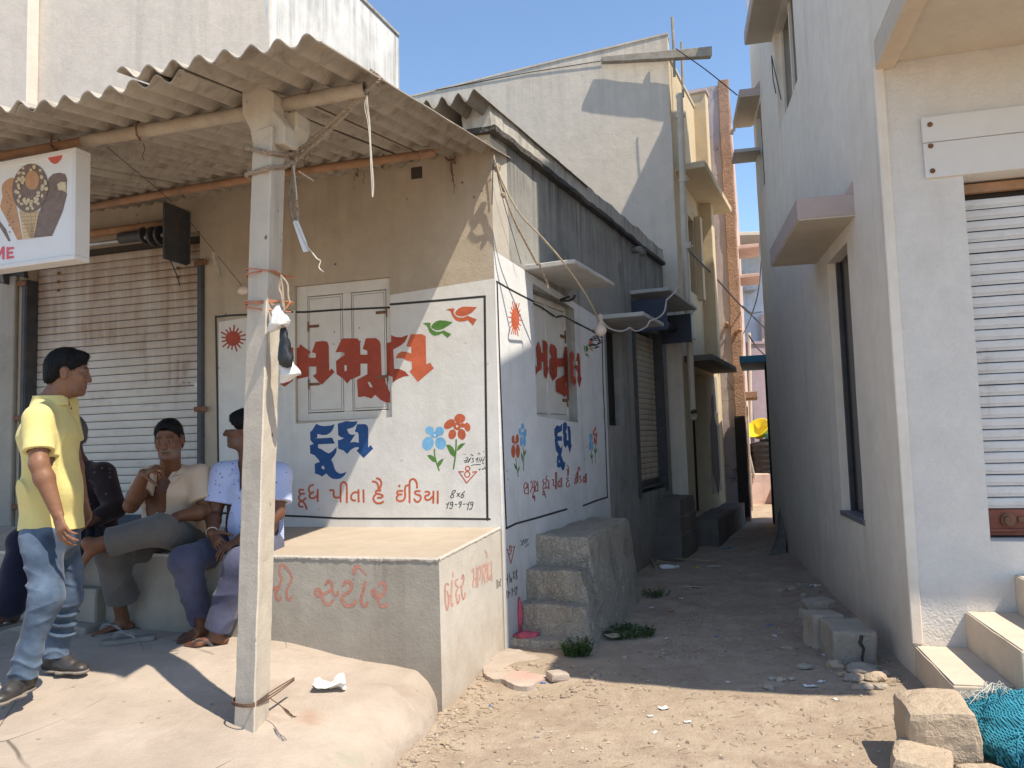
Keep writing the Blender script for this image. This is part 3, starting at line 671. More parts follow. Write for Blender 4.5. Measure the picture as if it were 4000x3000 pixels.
for k in range(121):
    t = k/120; p = A*(1-t)+np.array(Bc)*t; p = np.array([p[0], p[1], lz(p)]); nn = np.array([0.965, -0.262, 0]); e = 0.004+0.004*abs(nz(p, 26, 2)); h = 0.01+0.012*abs(nz(p, 17, 9))
    rows.append([p-nn*0.02+[0, 0, 0.002], p+nn*e*0.5+[0, 0, 0.003], p+nn*e+[0, 0, -h*0.35], p+nn*e*0.6+[0, 0, -h], p-nn*0.01+[0, 0, -h*1.05]])
V = [v for r in rows for v in r]; F = []
for k in range(120):
    for i in range(4): F.append((k*5+i, k*5+i+1, (k+1)*5+i+1, (k+1)*5+i)[::-1])
m.add(V, F); m.build('nosing', M['bench_pale'], ledge)
# low step before the shutter
uS = -2.52
st = MB(); st.pbox(BF, -5.4, uS, 0.1, 0.675, -0.02, 0.09)
solo('low_step', 'worn cement step in front of the ledge below the shutter', 'step', st, M['bench'], bevel=0.02, seg=2, rough=(0.012, 4.5, 0.12))
st = MB(); st.pbox(BF, -5.6, uS+0.03, 0.1, 0.445, -0.02, 0.20)
solo('cracked_footing', 'cracked low footing under the cement step, at porch level', 'step', st, M['bench'], bevel=0.02, seg=2, rough=(0.016, 4.5, 0.12))

# ------------------------------------------------------------------ rough stairs up the alley wall
sr = thing('stair_block', 'rough cement stairs against the painted alley wall, pink powder at the foot', 'stairs', tuple(SD.at(0.8, 0, 0.2)))
rz = [0.075, 0.31, 0.552, 0.79]; ru = [0.10, 0.285, 0.42, 0.655]; rj = [0, 0.012, -0.010, 0.008]
A_ = lambda u, o, z: SD.at(u, z, o)
for k in range(4):
    u1 = ru[k+1]+0.02 if k < 3 else 2.05
    b = MB(); z0 = -0.12 if k == 0 else rz[k-1]-0.03; w = 0.45+rj[k]; w2 = w if k < 3 else 0.40; t = .02 if k == 3 else 0
    b.hexa([A_(ru[k], w, z0), A_(u1, w2, z0), A_(u1, -0.02, z0), A_(ru[k], -0.02, z0), A_(ru[k]+.012, w-.008, rz[k]), A_(u1, w2-.01, rz[k]+t), A_(u1, -0.02, rz[k]+t), A_(ru[k]+.012, -0.02, rz[k]+t*.5)])
    b.build('tread', M['stairs'], sr, bevel=0.020, seg=2, rough=(0.018, 5.5, 0.06))
b = MB(); ue = ru+[2.07]           # plastered outer cheek, leaning out at the foot
bo = lambda u: float(np.interp(u, [0.0, 0.4, 1.2, 2.3], [0.63, 0.64, 0.53, 0.45]))
for k in range(4):
    ua, ub_ = ue[k]+.03, ue[k+1]+(.035 if k < 3 else 0.03); zt = rz[k]-.012; f = lambda u, z: (0.43 if k < 3 else float(np.interp(u, [.6, 2.1], [.46, .39])))+(bo(u)-0.43)*max(0, 1-z/.79)**1.2
    b.hexa([A_(ua-.03, bo(ua), -.05), A_(ub_+(.16 if k == 3 else 0), bo(ub_), -.05), A_(ub_+(.16 if k == 3 else 0), .1, -.05), A_(ua-.03, .1, -.05), A_(ua, f(ua, zt), zt), A_(ub_, f(ub_, zt), zt), A_(ub_, .1, zt), A_(ua, .1, zt)])
b.build('cheek', M['stairs'], sr, bevel=0.02, seg=2, rough=(0.022, 4.5, 0.07))
b = MB(); b.ico(SD.at(0.2, 0.08, 0.10), 0.10, 3, (1.0, 0.7, 0.25), 0.6, 5, 3); b.ico(SD.at(0.27, 0.2, 0.012), 0.07, 3, (0.3, 0.3, 2.1), 0.5, 6, 8)
b.build('powder', M['pink_powder'], sr, smooth=True)

# ---- alley window with slab, dark window, second shutter
def alley_window(H, rec, leaf_mat, uL, uR):
    w = MB()
    w.pbox(SD, H[0]+.002, H[0]+.05, H[2]+.002, H[3]-.002, -rec-.05, -rec+.012); w.pbox(SD, H[1]-.05, H[1]-.002, H[2]+.002, H[3]-.002, -rec-.05, -rec+.012)
    w.pbox(SD, H[0]+.0505, H[1]-.0505, H[3]-.06, H[3]-.002, -rec-.05, -rec+.012); w.pbox(SD, H[0]+.0505, H[1]-.0505, H[2]+.002, H[2]+.06, -rec-.05, -rec+.012)
    um = (H[0]+H[1])/2; w.pbox(SD, um-.03, um+.03, H[2]+.0605, H[3]-.0605, -rec-.05, -rec+.008)
    fr = w.build('window', leaf_mat, shop, bevel=0.003)
    for a, c in ((H[0]+.056, um-.036), (um+.036, H[1]-.056)):
        b = MB(); b.pbox(SD, a, c, H[2]+.066, H[3]-.066, -rec-.03, -rec+.002); b.build('leaf', leaf_mat, fr, bevel=0.003)
    b = MB(); b.pbox(SD, H[0]+.01, H[1]-.01, H[2]+.01, H[3]-.01, -rec-.075, -rec-.055); b.build('backing', M['grey_gap'], fr)
    return fr
WREC = 0.10
fr = alley_window(SW, WREC, M['window_paint'], 0, 0)
for z in (2.62, 1.98):
    b = MB(); b.pbox(SD, SW[1]-.16, SW[1]-.05, z, z+.03, -WREC+.002, -WREC+.010); b.tube([SD.at(SW[1]-.05, z-.05, -WREC+.016), SD.at(SW[1]-.05, z+.08, -WREC+.016)], 0.008, 8); b.build('hinge', M['rust'], fr)
fr = alley_window(SDOOR, 0.12, M['dark_door'], 0, 0)
def chajja(u0, u1, z, depth, th, mat):
    b = MB(); A_ = lambda u, o, zz: SD.at(u, zz, o)
    b.hexa([A_(u0, depth, z), A_(u1, depth, z-.01), A_(u1, -0.02, z-.005), A_(u0, -0.02, z), A_(u0, depth, z+th), A_(u1, depth, z+th-.01), A_(u1, -0.02, z+th+.005), A_(u0, -0.02, z+th+.008)])
    return b.build('window_slab', mat, shop, bevel=0.006, rough=(0.004, 5, 0.12))
chajja(0.60, 1.69, 3.085, 0.47, 0.038, M['slab_edge']); chajja(2.70, 3.62, 2.93, 0.47, 0.045, M['slab_edge']); chajja(3.86, 5.50, 3.40, 0.50, 0.04, M['slab_edge'])
s2 = thing('alley_shutter', 'closed cream roller shutter in the shaded alley wall', 'shutter', tuple(SD.at(4.6, 0.9, -0.1)))
shutter(SD, 3.95, 5.24, 1.05, 3.05, -0.10, 0.072, M['shutter2'], s2)
b = MB(); b.pbox(SD, 3.94, 5.25, 0.93, 1.05, -0.11, -0.07); b.tube([SD.at(4.0, 0.96, -0.03), SD.at(5.2, 0.96, -0.03)], 0.02, 8); b.build('bottom_bar', M['dark_steel'], s2, bevel=0.004)
b = MB(); b.pbox(SD, 3.925, 5.255, 0.9, 3.05, -0.20, -0.15); b.build('backing', M['grey_gap'], s2)
for u0 in (3.87, 5.23):
    b = MB(); b.pbox(SD, u0, u0+.075, 0.86, 3.1, -0.10, 0.03); b.build('guide', M['dark_steel'], s2, bevel=0.004)
for u0 in (3.90, 5.32):
    b = MB(); b.pbox(SD, u0, u0+.025, 2.92, 3.32, 0.0, 0.44); b.build('side_plate', M['blue_steel'], s2, bevel=0.004)
b = MB(); b.tube([SD.at(3.925, 3.12, 0.2), SD.at(5.32, 3.12, 0.2)], 0.05, 12); b.build('roller_tube', M['dark_steel'], s2, smooth=True)
# ------------------------------------------------------------------ painted lettering: outlines read off the photograph, laid on the wall planes
class Crop:
    def __init__(s, x0, y0, k): s.x0, s.y0, s.k = x0, y0, k
    def __call__(s, pts): return [(s.x0+p[0]/s.k, s.y0+p[1]/s.k) for p in pts]
def tri_px(poly, holes=()):
    loops = [[Vector((x, y, 0)) for x, y in poly]]+[[Vector((x, y, 0)) for x, y in h] for h in holes]
    flat = [p for l in loops for p in l]
    return [[(flat[i].x, flat[i].y) for i in t] for t in tessellate_polygon(loops)]
def strokes_px(pts, w, taper=False, smooth=True):
    """ribbon with round ends -> triangles"""
    P = catmull(pts, 5) if smooth and len(pts) > 2 else np.asarray(pts, float)
    T = np.gradient(P, axis=0); L = np.linalg.norm(T, axis=1)[:, None]; T = T/np.maximum(L, 1e-9); Nn = np.stack([-T[:, 1], T[:, 0]], 1)
    m = len(P); wd = np.full(m, w/2.0)
    if taper: wd = wd*np.linspace(0.7, 1.05, m)
    a = P+Nn*wd[:, None]; b = P-Nn*wd[:, None]; tr = []
    for i in range(m-1): tr += [[tuple(a[i]), tuple(b[i]), tuple(b[i+1])], [tuple(a[i]), tuple(b[i+1]), tuple(a[i+1])]]
    for i, sg in ((0, -1), (m-1, 1)):
        an = math.atan2(Nn[i][1], Nn[i][0]); c = P[i]
        arc = [(c[0]+wd[i]*math.cos(an-sg*math.pi*k/6), c[1]+wd[i]*math.sin(an-sg*math.pi*k/6)) for k in range(7)]
        for k in range(1, 6): tr.append([arc[0], arc[k], arc[k+1]])
    return tr
def ell(c, rx, ry, rot=0, n=22):
    ca, sa = math.cos(R_(rot)), math.sin(R_(rot)); return [(c[0]+rx*math.cos(t)*ca-ry*math.sin(t)*sa, c[1]+rx*math.cos(t)*sa+ry*math.sin(t)*ca) for t in np.linspace(0, 2*math.pi, n, endpoint=False)]
def clip(poly, rect, inside=True):
    """Sutherland-Hodgman against one rectangle (x0,y0,x1,y1)"""
    x0, y0, x1, y1 = rect
    def cut(P, f, ip):
        out = []
        for i in range(len(P)):
            a, b = P[i-1], P[i]; fa, fb = f(a), f(b)
            if fb >= 0:
                if fa < 0: out.append(ip(a, b, fa, fb))
                out.append(b)
            elif fa >= 0: out.append(ip(a, b, fa, fb))
        return out
    ip = lambda a, b, fa, fb: (a[0]+(b[0]-a[0])*fa/(fa-fb), a[1]+(b[1]-a[1])*fa/(fa-fb))
    fs = [lambda p: p[0]-x0, lambda p: x1-p[0], lambda p: p[1]-y0, lambda p: y1-p[1]]
    if inside:
        P = poly
        for f in fs:
            P = cut(P, f, ip)
            if len(P) < 3: return []
        return [P]
    res = []; rest = poly
    for f in fs:
        o = cut(rest, lambda p, f=f: -f(p), ip)
        if len(o) >= 3: res.append(o)
        rest = cut(rest, f, ip)
        if len(rest) < 3: break
    return res
_layer = [0]
def paint(name, tris, mat, pl, parent, off=0.0017, win=None, woff=None):
    """win: pixel rectangle of a recessed window whose leaves lie at offset woff"""
    _layer[0] = (_layer[0]+1) % 12; e = 0.00003*_layer[0]
    V = []; F = []
    def put(P, o):
        b = len(V)
        for x, y in P: V.append(pl.px(x, y, o+e))
        a = [V[b+i] for i in range(len(P))]; nn = np.zeros(3)
        for i in range(len(a)): nn += np.cross(a[i], a[(i+1) % len(a)])
        f = tuple(range(b, b+len(P))); F.append(f if np.dot(nn, pl.n) > 0 else f[::-1])
    for t in tris:
        if win:
            for P in clip(t, win, True): put(P, woff)
            for P in clip(t, win, False): put(P, off)
        else: put(t, off)
    return mk(name, V, F, mat, parent) if F else None
FWIN = (1146, 1115, 1524, 1640); FW = -0.0257
B1 = Crop(1060, 1240, 3.16); B2 = Crop(1160, 1620, 5.53); B3 = Crop(1600, 1150, 6.144); B4 = Crop(1920, 1260, 4.608); B5 = Crop(1940, 1600, 3.318)
T1 = Crop(1090, 1840, 5.53); T2 = B2; T3 = Crop(1490, 1800, 4.9156); T4 = Crop(1600, 1580, 6.144)
def letter(crop, outline, holes=(), mat='red_paint', pl=FR, parent=None, name='letter', **k):
    return paint(name, tri_px(crop(outline), [crop(h) for h in holes]), M[mat], pl, parent or PANEL_F, **k)
fw = dict(win=FWIN, woff=FW)
letter(B1, [(285,380),(335,375),(358,330),(490,430),(460,450),(460,497),(548,497),(548,445),(500,430),(545,300),(640,290),(690,300),(708,350),(714,660),(745,630),(780,675),(620,833),(512,722),(555,690),(555,607),(460,607),(460,730),(280,770),(165,855),(108,822),(160,760),(370,710),(372,690),(262,530),(160,560),(20,640),(-60,560),(60,470),(-70,420),(30,320),(180,350)], **fw)
letter(B1, [(792,430),(868,262),(900,258),(1060,258),(1095,300),(1098,460),(1185,460),(1182,410),(1128,390),(1165,258),(1290,255),(1335,290),(1348,330),(1362,712),(1400,750),(1415,820),(1445,890),(1466,925),(1466,1050),(1420,1050),(1350,1020),(1280,955),(1235,1002),(1150,975),(1070,985),(1055,770),(1185,700),(1185,570),(1100,570),(1100,715),(975,770),(935,818),(885,755),(805,700),(797,540),(860,490),(900,470),(900,440),(860,425)],
       [[(1190,800),(1215,795),(1252,862),(1215,860)], [(900,590),(930,590),(930,660),(905,665)]], **fw)
letter(B1, [(1420,318),(1478,300),(1478,215),(1530,240),(1600,245),(1690,215),(1650,300),(1590,350),(1505,395),(1515,635),(1580,635),(1650,665),(1700,722),(1640,728),(1560,760),(1497,803),(1497,735),(1425,710)], mat='red_paint', **fw)
letter(B1, [(1720,208),(1860,205),(1905,230),(1912,580),(1960,558),(2005,628),(1808,797),(1705,665),(1735,640),(1732,545),(1680,535),(1620,505),(1532,503),(1560,450),(1610,420),(1670,425),(1728,445),(1725,365),(1665,355)], mat='orange_paint')
letter(B2, [(415,195),(500,235),(600,245),(720,235),(815,203),(780,310),(720,390),(640,435),(560,440),(440,415),(440,510),(760,495),(818,622),(455,640),(455,715),(530,745),(610,800),(680,835),(740,810),(800,755),(858,690),(855,790),(820,870),(742,968),(785,1060),(810,1160),(850,1225),(920,1270),(990,1265),(1072,1230),(1030,1310),(950,1375),(860,1392),(770,1385),(690,1330),(632,1268),(545,1335),(460,1290),(388,1270),(382,1060),(495,1015),(430,930),(370,870),(285,840),(278,660),(360,628),(290,550),(282,375),(330,335)], [[(530,1130),(560,1095),(585,1120),(600,1175),(560,1178),(535,1160)]], mat='blue_paint')
letter(B2, [(882,190),(980,165),(1060,135),(1190,150),(1310,140),(1280,215),(1210,275),(1080,312),(1110,390),(1150,425),(1200,435),(1262,422),(1148,600),(1250,588),(1335,605),(1332,430),(1315,385),(1250,368),(1300,205),(1470,203),(1520,230),(1540,290),(1542,708),(1592,655),(1645,730),(1440,935),(1285,775),(1335,735),(1330,700),(1250,705),(1160,760),(1085,850),(1000,770),(890,735),(882,550),(950,540),(1015,505),(940,480),(890,440)], mat='blue_paint')
bird1 = [(870,375),(950,340),(1085,340),(1055,420),(1070,480),(1130,535),(1200,555),(1290,555),(1390,512),(1500,555),(1615,595),(1522,748),(1400,620),(1310,645),(1200,655),(1110,625),(1050,555),(1000,450),(985,405),(940,385)]
wing1 = [(1085,455),(1120,390),(1180,335),(1270,295),(1380,292),(1620,305),(1500,430),(1400,490),(1300,525),(1210,525),(1130,500)]
bird2 = [(315,700),(380,680),(450,675),(518,698),(495,735),(500,790),(560,860),(640,895),(720,895),(820,865),(1000,955),(910,1045),(780,930),(690,975),(610,990),(540,970),(480,905),(440,800),(400,740),(350,715)]
wing2 = [(510,775),(560,705),(640,645),(730,620),(870,630),(1040,668),(930,750),(800,825),(700,858),(620,852),(550,815)]
for q, mt in ((bird1, 'orange_paint'), (wing1, 'orange_paint'), (bird2, 'green_paint'), (wing2, 'green_paint')): letter(B3, q, mat=mt, name='bird')
def flower(crop, petals, mat, centre, r, stems, leaves, pl, parent, w):
    for c, rx, ry, rot in petals: paint('petal', tri_px(crop(ell(c, rx, ry, rot))), M[mat], pl, parent)
    if centre: paint('flower_eye', tri_px(crop(ell(centre, r, r))), M['white_flat'], pl, parent, off=0.0024)
    for s_ in stems: paint('stem', strokes_px(crop(s_), w/crop.k), M['green_paint'], pl, parent)
    for l in leaves: paint('leaf', tri_px(crop(l)), M['green_paint'], pl, parent)
flower(T4, [((480,620),105,98,20),((720,640),105,112,0),((440,935),138,168,18),((745,930),130,152,-18),((597,725),110,75,0)], 'sky_paint', (605,740), 25, [[(595,1075),(600,1200),(640,1380),(710,1585)]], [[(420,1220),(500,1205),(580,1250),(620,1320),(640,1390),(560,1375),(490,1310)],[(825,1295),(770,1310),(690,1370),(660,1420),(700,1500),(760,1430)]], FR, PANEL_F, 32)
flower(T4, [((1205,335),132,112,0),((955,470),150,95,-38),((1385,540),72,108,-15),((1025,715),92,118,15),((1250,715),98,132,-12),((1140,520),95,95,0),((1270,500),60,55,0)], 'orange_paint', (1140,525), 26, [[(1118,850),(1110,1100),(1085,1330),(1055,1540)]], [[(875,970),(960,965),(1040,1030),(1090,1120),(1085,1230),(1060,1260),(980,1190),(925,1080)],[(1340,925),(1240,935),(1160,1000),(1130,1120),(1220,1060),(1290,990)]], FR, PANEL_F, 36)
def sun_sign(c, r, r2, n, pl, parent, sx=1.0, w=6):
    paint('sun_disc', tri_px([(c[0]+(x-c[0])*sx, y) for x, y in ell(c, r, r)]), M['orange_paint'] if sx < 1 else M['red_paint'], pl, parent)
    for k in range(n):
        a = 2*math.pi*k/n+.1; f = 1.0 if k % 3 else 1.18
        paint('sun_ray', strokes_px([(c[0]+r*1.02*math.cos(a)*sx, c[1]+r*1.02*math.sin(a)), (c[0]+r2*f*math.cos(a)*sx, c[1]+r2*f*math.sin(a))], w, smooth=False), M['orange_paint'] if sx < 1 else M['red_paint'], pl, parent)
sun_sign((910, 1322), 29, 43, 16, FR, PANEL_F)
K = 1.508; MC = Crop(900, 1000, K)
def line(pts, w, pl=FR, parent=None, mat='black_paint', name='border_line', crop=None, sm=False, **k):
    return paint(name, strokes_px(crop(pts) if crop else pts, w, smooth=sm), M[mat], pl, parent or PANEL_F, **k)
line([(842,1238),(900,1232),(964,1229),(1020,1222),(1110,1216)], 8); line([(1110,1216),(1148,1219),(1190,1219),(1335,1209)], 8, **fw); line([(1343,1209),(1520,1201)], 8, **fw); line([(1526,1189),(1700,1175),(1894,1158)], 9)
line([(1893,1160),(1897,1500),(1904,2030)], 9); line([(1913,2028),(1730,2026),(1500,2026),(1320,2025),(1200,2018),(1000,2010),(856,2004)], 8); line([(843,1236),(850,1600),(855,2004)], 8)
# caption strokes
def cap(crop, lst, w, mat, pl=FR, parent=None, name='letter_stroke', **k):
    for s_ in lst: paint(name, strokes_px(crop(s_), w/crop.k), M[mat], pl, parent or PANEL_F, **k)
CAP = [[(175,385),(180,520),(187,640)],[(525,405),(455,402),(435,445),(465,488),(545,490)],[(470,500),(430,555),(440,615),(510,640),(575,585)],[(470,650),(425,700),(445,765),(512,770)],[(480,648),(540,690),(575,755),(595,815)],
       [(735,297),(670,325),(640,395),(662,455),(698,478),(742,455)],[(690,484),(655,525),(668,572),(725,590),(790,565),(818,530)],[(835,405),(835,650)],
       [(1100,415),(1165,412),(1180,445),(1182,530),(1215,572),(1310,570)],[(1330,665),(1331,330),(1352,262),(1395,238),(1442,268),(1464,340),(1464,675)],
       [(1705,460),(1625,462),(1570,510),(1560,580),(1590,628),(1648,635)],[(1716,410),(1720,660)],[(1822,412),(1830,665)],
       [(2025,225),(2092,240),(2138,300),(2150,405)],[(2115,155),(2175,180),(2212,260),(2190,340),(2158,405)],
       [(2190,420),(2110,425),(2090,460),(2112,488),(2185,500),(2238,530),(2215,570),(2132,578)],[(2095,498),(2043,560),(2052,640),(2118,694),(2205,690),(2250,660)]]
cap(T1, CAP, 42, 'orange_paint')
CAP3 = [[(400,578),(325,580),(300,610),(322,642),(388,645)],[(330,655),(293,700),(308,760),(370,776),(432,745),(456,670),(450,560),(468,485),(518,470)],[(541,795),(540,440),(560,372),(610,350),(655,380),(680,440),(684,515)],
        [(735,582),(662,584),(645,618),(672,645),(738,665),(756,720),(722,778),(670,786),(630,740)],[(845,597),(900,592),(922,630),(890,660),(848,672),(836,712),(868,752),(930,740),(972,695)],[(998,590),(996,805)],[(1082,590),(1080,812)]]
cap(T3, CAP3, 38, 'orange_paint'); paint('letter_stroke', tri_px(T3(ell((345,482), 22, 26))), M['orange_paint'], FR, PANEL_F)
cap(T3, [[(1570,210),(1485,208)],[(1485,208),(1635,425)],[(1635,425),(1830,208)],[(1830,208),(1750,216)]], 22, 'orange_paint')
for c, rx, ry in (((1655,148), 42, 42), ((1648,260), 50, 54)): paint('letter_stroke', strokes_px(T3(ell(c, rx, ry)+[ell(c, rx, ry)[0]]), 22/4.9156, smooth=False), M['orange_paint'], FR, PANEL_F)
BLK = [[(1420,565),(1372,580),(1355,630),(1384,660),(1380,700),(1342,712),(1326,680),(1365,640),(1412,600),(1420,570)],[(1448,685),(1505,620)],[(1455,618),(1500,692)],[(1602,588),(1562,620),(1527,680),(1542,710),(1575,692),(1578,652),(1548,655)],
       [(1245,830),(1272,832),(1300,795)],[(1290,805),(1255,920)],[(1365,790),(1330,800),(1325,838),(1358,845),(1372,800)],[(1372,800),(1365,870),(1340,915),(1308,908)],[(1412,840),(1448,840)],[(1530,785),(1500,792),(1490,825),(1520,832),(1536,790)],[(1536,790),(1522,858),(1490,900)],[(1572,835),(1608,830)],
       [(1640,828),(1664,838),(1690,790)],[(1680,800),(1652,942)],[(1750,790),(1720,797),(1715,838),(1744,845),(1760,800)],[(1760,800),(1745,880),(1712,935),(1688,920)]]
cap(T3, BLK, 15, 'black_paint')
SIG = [[(1345,1290),(1390,1268),(1398,1310),(1340,1345),(1305,1345)],[(1398,1315),(1345,1385),(1315,1380)],[(1345,1380),(1395,1378),(1440,1300)],[(1470,1275),(1415,1385)],[(1545,1282),(1502,1300),(1530,1335),(1528,1375),(1490,1385)],[(1628,1280),(1590,1320),(1638,1330)],[(1645,1270),(1612,1388)],[(1690,1270),(1660,1390)],[(1742,1265),(1700,1380)],[(1700,1332),(1788,1332)],[(1802,1250),(1752,1400),(1788,1422)],[(1300,1185),(1308,1190)],[(1342,1188),(1350,1192)],[(1470,1208),(1495,1200),(1502,1230),(1528,1218)],[(1638,1192),(1665,1165),(1692,1190)],[(1770,1125),(1788,1142)],[(1485,1465),(1560,1445),(1702,1440)],[(1665,1545),(1680,1570),(1702,1540)],[(1740,1562),(1760,1530)],[(1768,1560),(1785,1528)],[(1800,1500),(1818,1550)]]
cap(T4, SIG, 15, 'black_paint')
# ledge lettering
LB = Crop(1040, 2160, 4.254); LFRONT = [o for o in ledge.children if o.name.startswith('front_face')][0]; LSIDE = [o for o in ledge.children if o.name.startswith('side_face')][0]
for s_, w in (([(20,600),(95,595),(195,580)], 66), ([(258,415),(205,590),(160,680),(170,760),(210,788),(242,735)], 42), ([(240,395),(218,300),(230,215),(290,200),(370,290),(427,420),(380,530),(338,640),(350,750),(390,782),(420,720)], 38),
              ([(990,515),(1030,465),(1082,510),(1092,580),(1040,640),(930,690),(850,712),(818,650),(840,602),(882,610),(905,660)], 50), ([(920,700),(942,780),(990,850),(1058,850),(1108,785)], 44), ([(1090,600),(1130,690),(1180,698),(1188,650)], 42),
              ([(1285,525),(1330,470),(1398,490),(1420,560),(1380,640),(1290,700),(1260,770),(1310,860),(1390,882),(1460,850),(1488,800)], 54), ([(1640,490),(1620,600),(1576,760),(1600,862),(1650,882),(1682,830)], 48), ([(1465,335),(1475,250),(1530,222)], 62), ([(1530,222),(1600,300),(1665,370)], 26),
              ([(1878,545),(1902,500),(1960,502),(1980,570),(1960,650),(1890,740),(1822,740),(1770,680),(1765,625),(1800,622),(1848,700)], 46), ([(1850,745),(1872,830),(1920,895),(1980,882),(2008,845)], 46)):
    paint('letter_stroke', strokes_px(LB(s_), w/4.254), M['faded_red'], BF, LFRONT, off=0.0010)
SDL = Plane(BP, math.degrees(math.atan2(Bc[1]-A[1], Bc[0]-A[0]))); LS = Crop(1700, 2120, 5.53)
for s_, w in (([(290,900),(245,890),(218,930),(213,1050),(225,1300),(255,1445),(285,1380),(292,1200),(262,1050)], 34), ([(365,820),(355,1050),(350,1300),(370,1365),(388,1310)], 34), ([(290,1150),(355,1150)], 50), ([(382,640),(386,730)], 26),
              ([(485,790),(440,830),(450,920),(500,960),(480,1010),(452,1080),(470,1230),(492,1315),(528,1210),(520,1120)], 34), ([(580,780),(600,690),(622,780),(595,900),(548,950)], 32), ([(565,960),(578,1100),(610,1225),(650,1140),(645,1085)], 32),
              ([(798,620),(815,560),(832,640),(836,780),(812,900),(828,955)], 26), ([(836,780),(882,780)], 30), ([(895,520),(885,960)], 24), ([(925,540),(922,960)], 22), ([(950,560),(970,500),(985,620),(962,805)], 24), ([(1020,480),(1015,900)], 20), ([(1050,520),(1070,460),(1088,600),(1050,700),(1078,860)], 26), ([(1112,430),(1130,850)], 20), ([(1168,430),(1140,500),(1145,700),(1175,805),(1200,700)], 26), ([(1210,400),(1226,820)], 22), ([(1080,170),(1115,240),(1125,310)], 24)):
    paint('letter_stroke', strokes_px(LS(s_), w/5.53), M['pale_red'], SDL, LSIDE, off=0.0010)
for s_ in ([(1330,800),(1335,990)], [(1352,800),(1356,980)], [(1370,830),(1395,940)], [(1395,830),(1370,950)], [(1403,800),(1420,780),(1408,900),(1425,940)]): paint('letter_stroke', strokes_px(LS(s_), 8/5.53), M['black_paint'], SDL, LSIDE, off=0.0012)
# alley wall marks below the side mural
for s_ in ([(1540,140),(1575,150)], [(1560,160),(1635,450)], [(1635,450),(1720,75)], [(1720,75),(1668,100)], [(1640,110),(1605,62),(1605,160),(1640,170),(1642,70)], [(1640,70),(1640,200),(1612,260),(1600,232)]): paint('letter_stroke', strokes_px(LS(s_), 17/5.53), M['red_paint'], SD, PANEL_S)
for s_ in ([(1560,680),(1570,920)], [(1530,780),(1560,800)], [(1600,650),(1615,860)], [(1590,745),(1612,722)], [(1632,760),(1636,850)], [(1648,760),(1648,850)], [(1675,620),(1715,780)], [(1715,620),(1680,780)], [(1760,585),(1740,640),(1762,690),(1742,750),(1760,790),(1772,740),(1745,680),(1770,620),(1760,585)],
           [(1545,1040),(1552,1200)], [(1595,1050),(1575,1070),(1590,1110),(1605,1060),(1585,1180)], [(1625,1080),(1640,1078)], [(1670,985),(1650,1010),(1665,1050),(1680,1000),(1655,1160)], [(1695,1050),(1710,1048)], [(1720,960),(1730,1140)], [(1765,940),(1745,960),(1758,1010),(1772,960),(1755,1130)],
           [(1850,40),(1890,0),(1860,-30),(1845,-60)], [(1895,0),(1905,-70),(1925,-10)], [(1935,-20),(1950,-80)], [(1960,-20),(1975,-85)], [(1985,-30),(2010,-95)], [(1860,55),(1990,-10)], [(1945,80),(1958,100),(1970,50)], [(1985,60),(1992,30)], [(2005,50),(2015,20)]): paint('letter_stroke', strokes_px(LS(s_), 13/5.53), M['black_paint'], SD, PANEL_S)
# side mural
SWIN = (2083, 1185, 2263, 1640); sw = dict(win=SWIN, woff=-0.0874, pl=SD, parent=PANEL_S); sp = dict(pl=SD, parent=PANEL_S)
letter(B4, [(848,335),(808,450),(830,690),(835,805),(820,810),(790,755),(785,800),(792,950),(840,880),(905,845),(905,700),(945,700),(950,940),(988,1015),(1035,820),(1012,790),(1012,400),(990,340),(925,312),(930,480),(945,550),(900,545),(890,460)], **sw)
letter(B4, [(1065,378),(1140,410),(1178,480),(1180,645),(1310,640),(1300,590),(1322,425),(1360,440),(1378,510),(1388,960),(1405,1110),(1420,1230),(1450,1285),(1475,1240),(1465,1340),(1435,1410),(1405,1415),(1370,1370),(1348,1290),(1325,1340),(1290,1300),(1165,1240),(1165,1030),(1320,945),(1318,785),(1185,800),(1180,970),(1110,1045),(1050,905),(1050,670),(1095,610),(1050,540)], [[(1330,1080),(1345,1085),(1350,1150),(1335,1150)], [(1090,750),(1100,760),(1100,860),(1090,850)]], **sw)
letter(B4, [(1455,505),(1480,560),(1490,640),(1470,700),(1475,965),(1500,970),(1530,1075),(1480,1140),(1410,990),(1400,550)], **sp)
letter(B4, [(1540,540),(1580,560),(1592,640),(1605,960),(1625,1010),(1580,1180),(1540,1020),(1550,920),(1520,830),(1485,820),(1515,750),(1550,780),(1545,700),(1520,690)], **sp)
letter(B5, [(780,200),(820,215),(848,180),(850,270),(825,290),(790,305),(788,345),(845,345),(850,405),(790,405),(800,450),(835,500),(853,450),(850,530),(838,590),(855,640),(875,690),(892,665),(885,740),(870,785),(850,785),(830,740),(815,755),(782,740),(782,610),(800,580),(765,525),(752,390),(760,370),(748,330),(748,255)], [[(808,650),(820,665),(818,690),(808,685)]], mat='blue_paint', **sp)
letter(B5, [(858,190),(880,155),(912,180),(912,240),(895,290),(912,315),(908,395),(930,400),(925,300),(915,215),(948,215),(960,280),(965,440),(975,460),(948,570),(930,500),(915,460),(893,500),(870,465),(862,360),(868,345),(858,300)], mat='blue_paint', **sp)
for q, mt in (([(1655,400),(1680,430),(1690,560),(1720,560),(1745,580),(1745,650),(1725,600),(1690,590),(1675,520)], 'green_paint'), ([(1710,405),(1750,460),(1745,490),(1715,540),(1690,490),(1690,440)], 'green_paint'), ([(1740,300),(1758,350),(1770,440),(1800,470),(1820,480),(1818,540),(1800,500),(1775,485),(1755,400)], 'orange_paint'), ([(1778,300),(1830,355),(1810,420),(1780,420),(1760,360)], 'orange_paint')): letter(B4, q, mat=mt, name='bird', **sp)
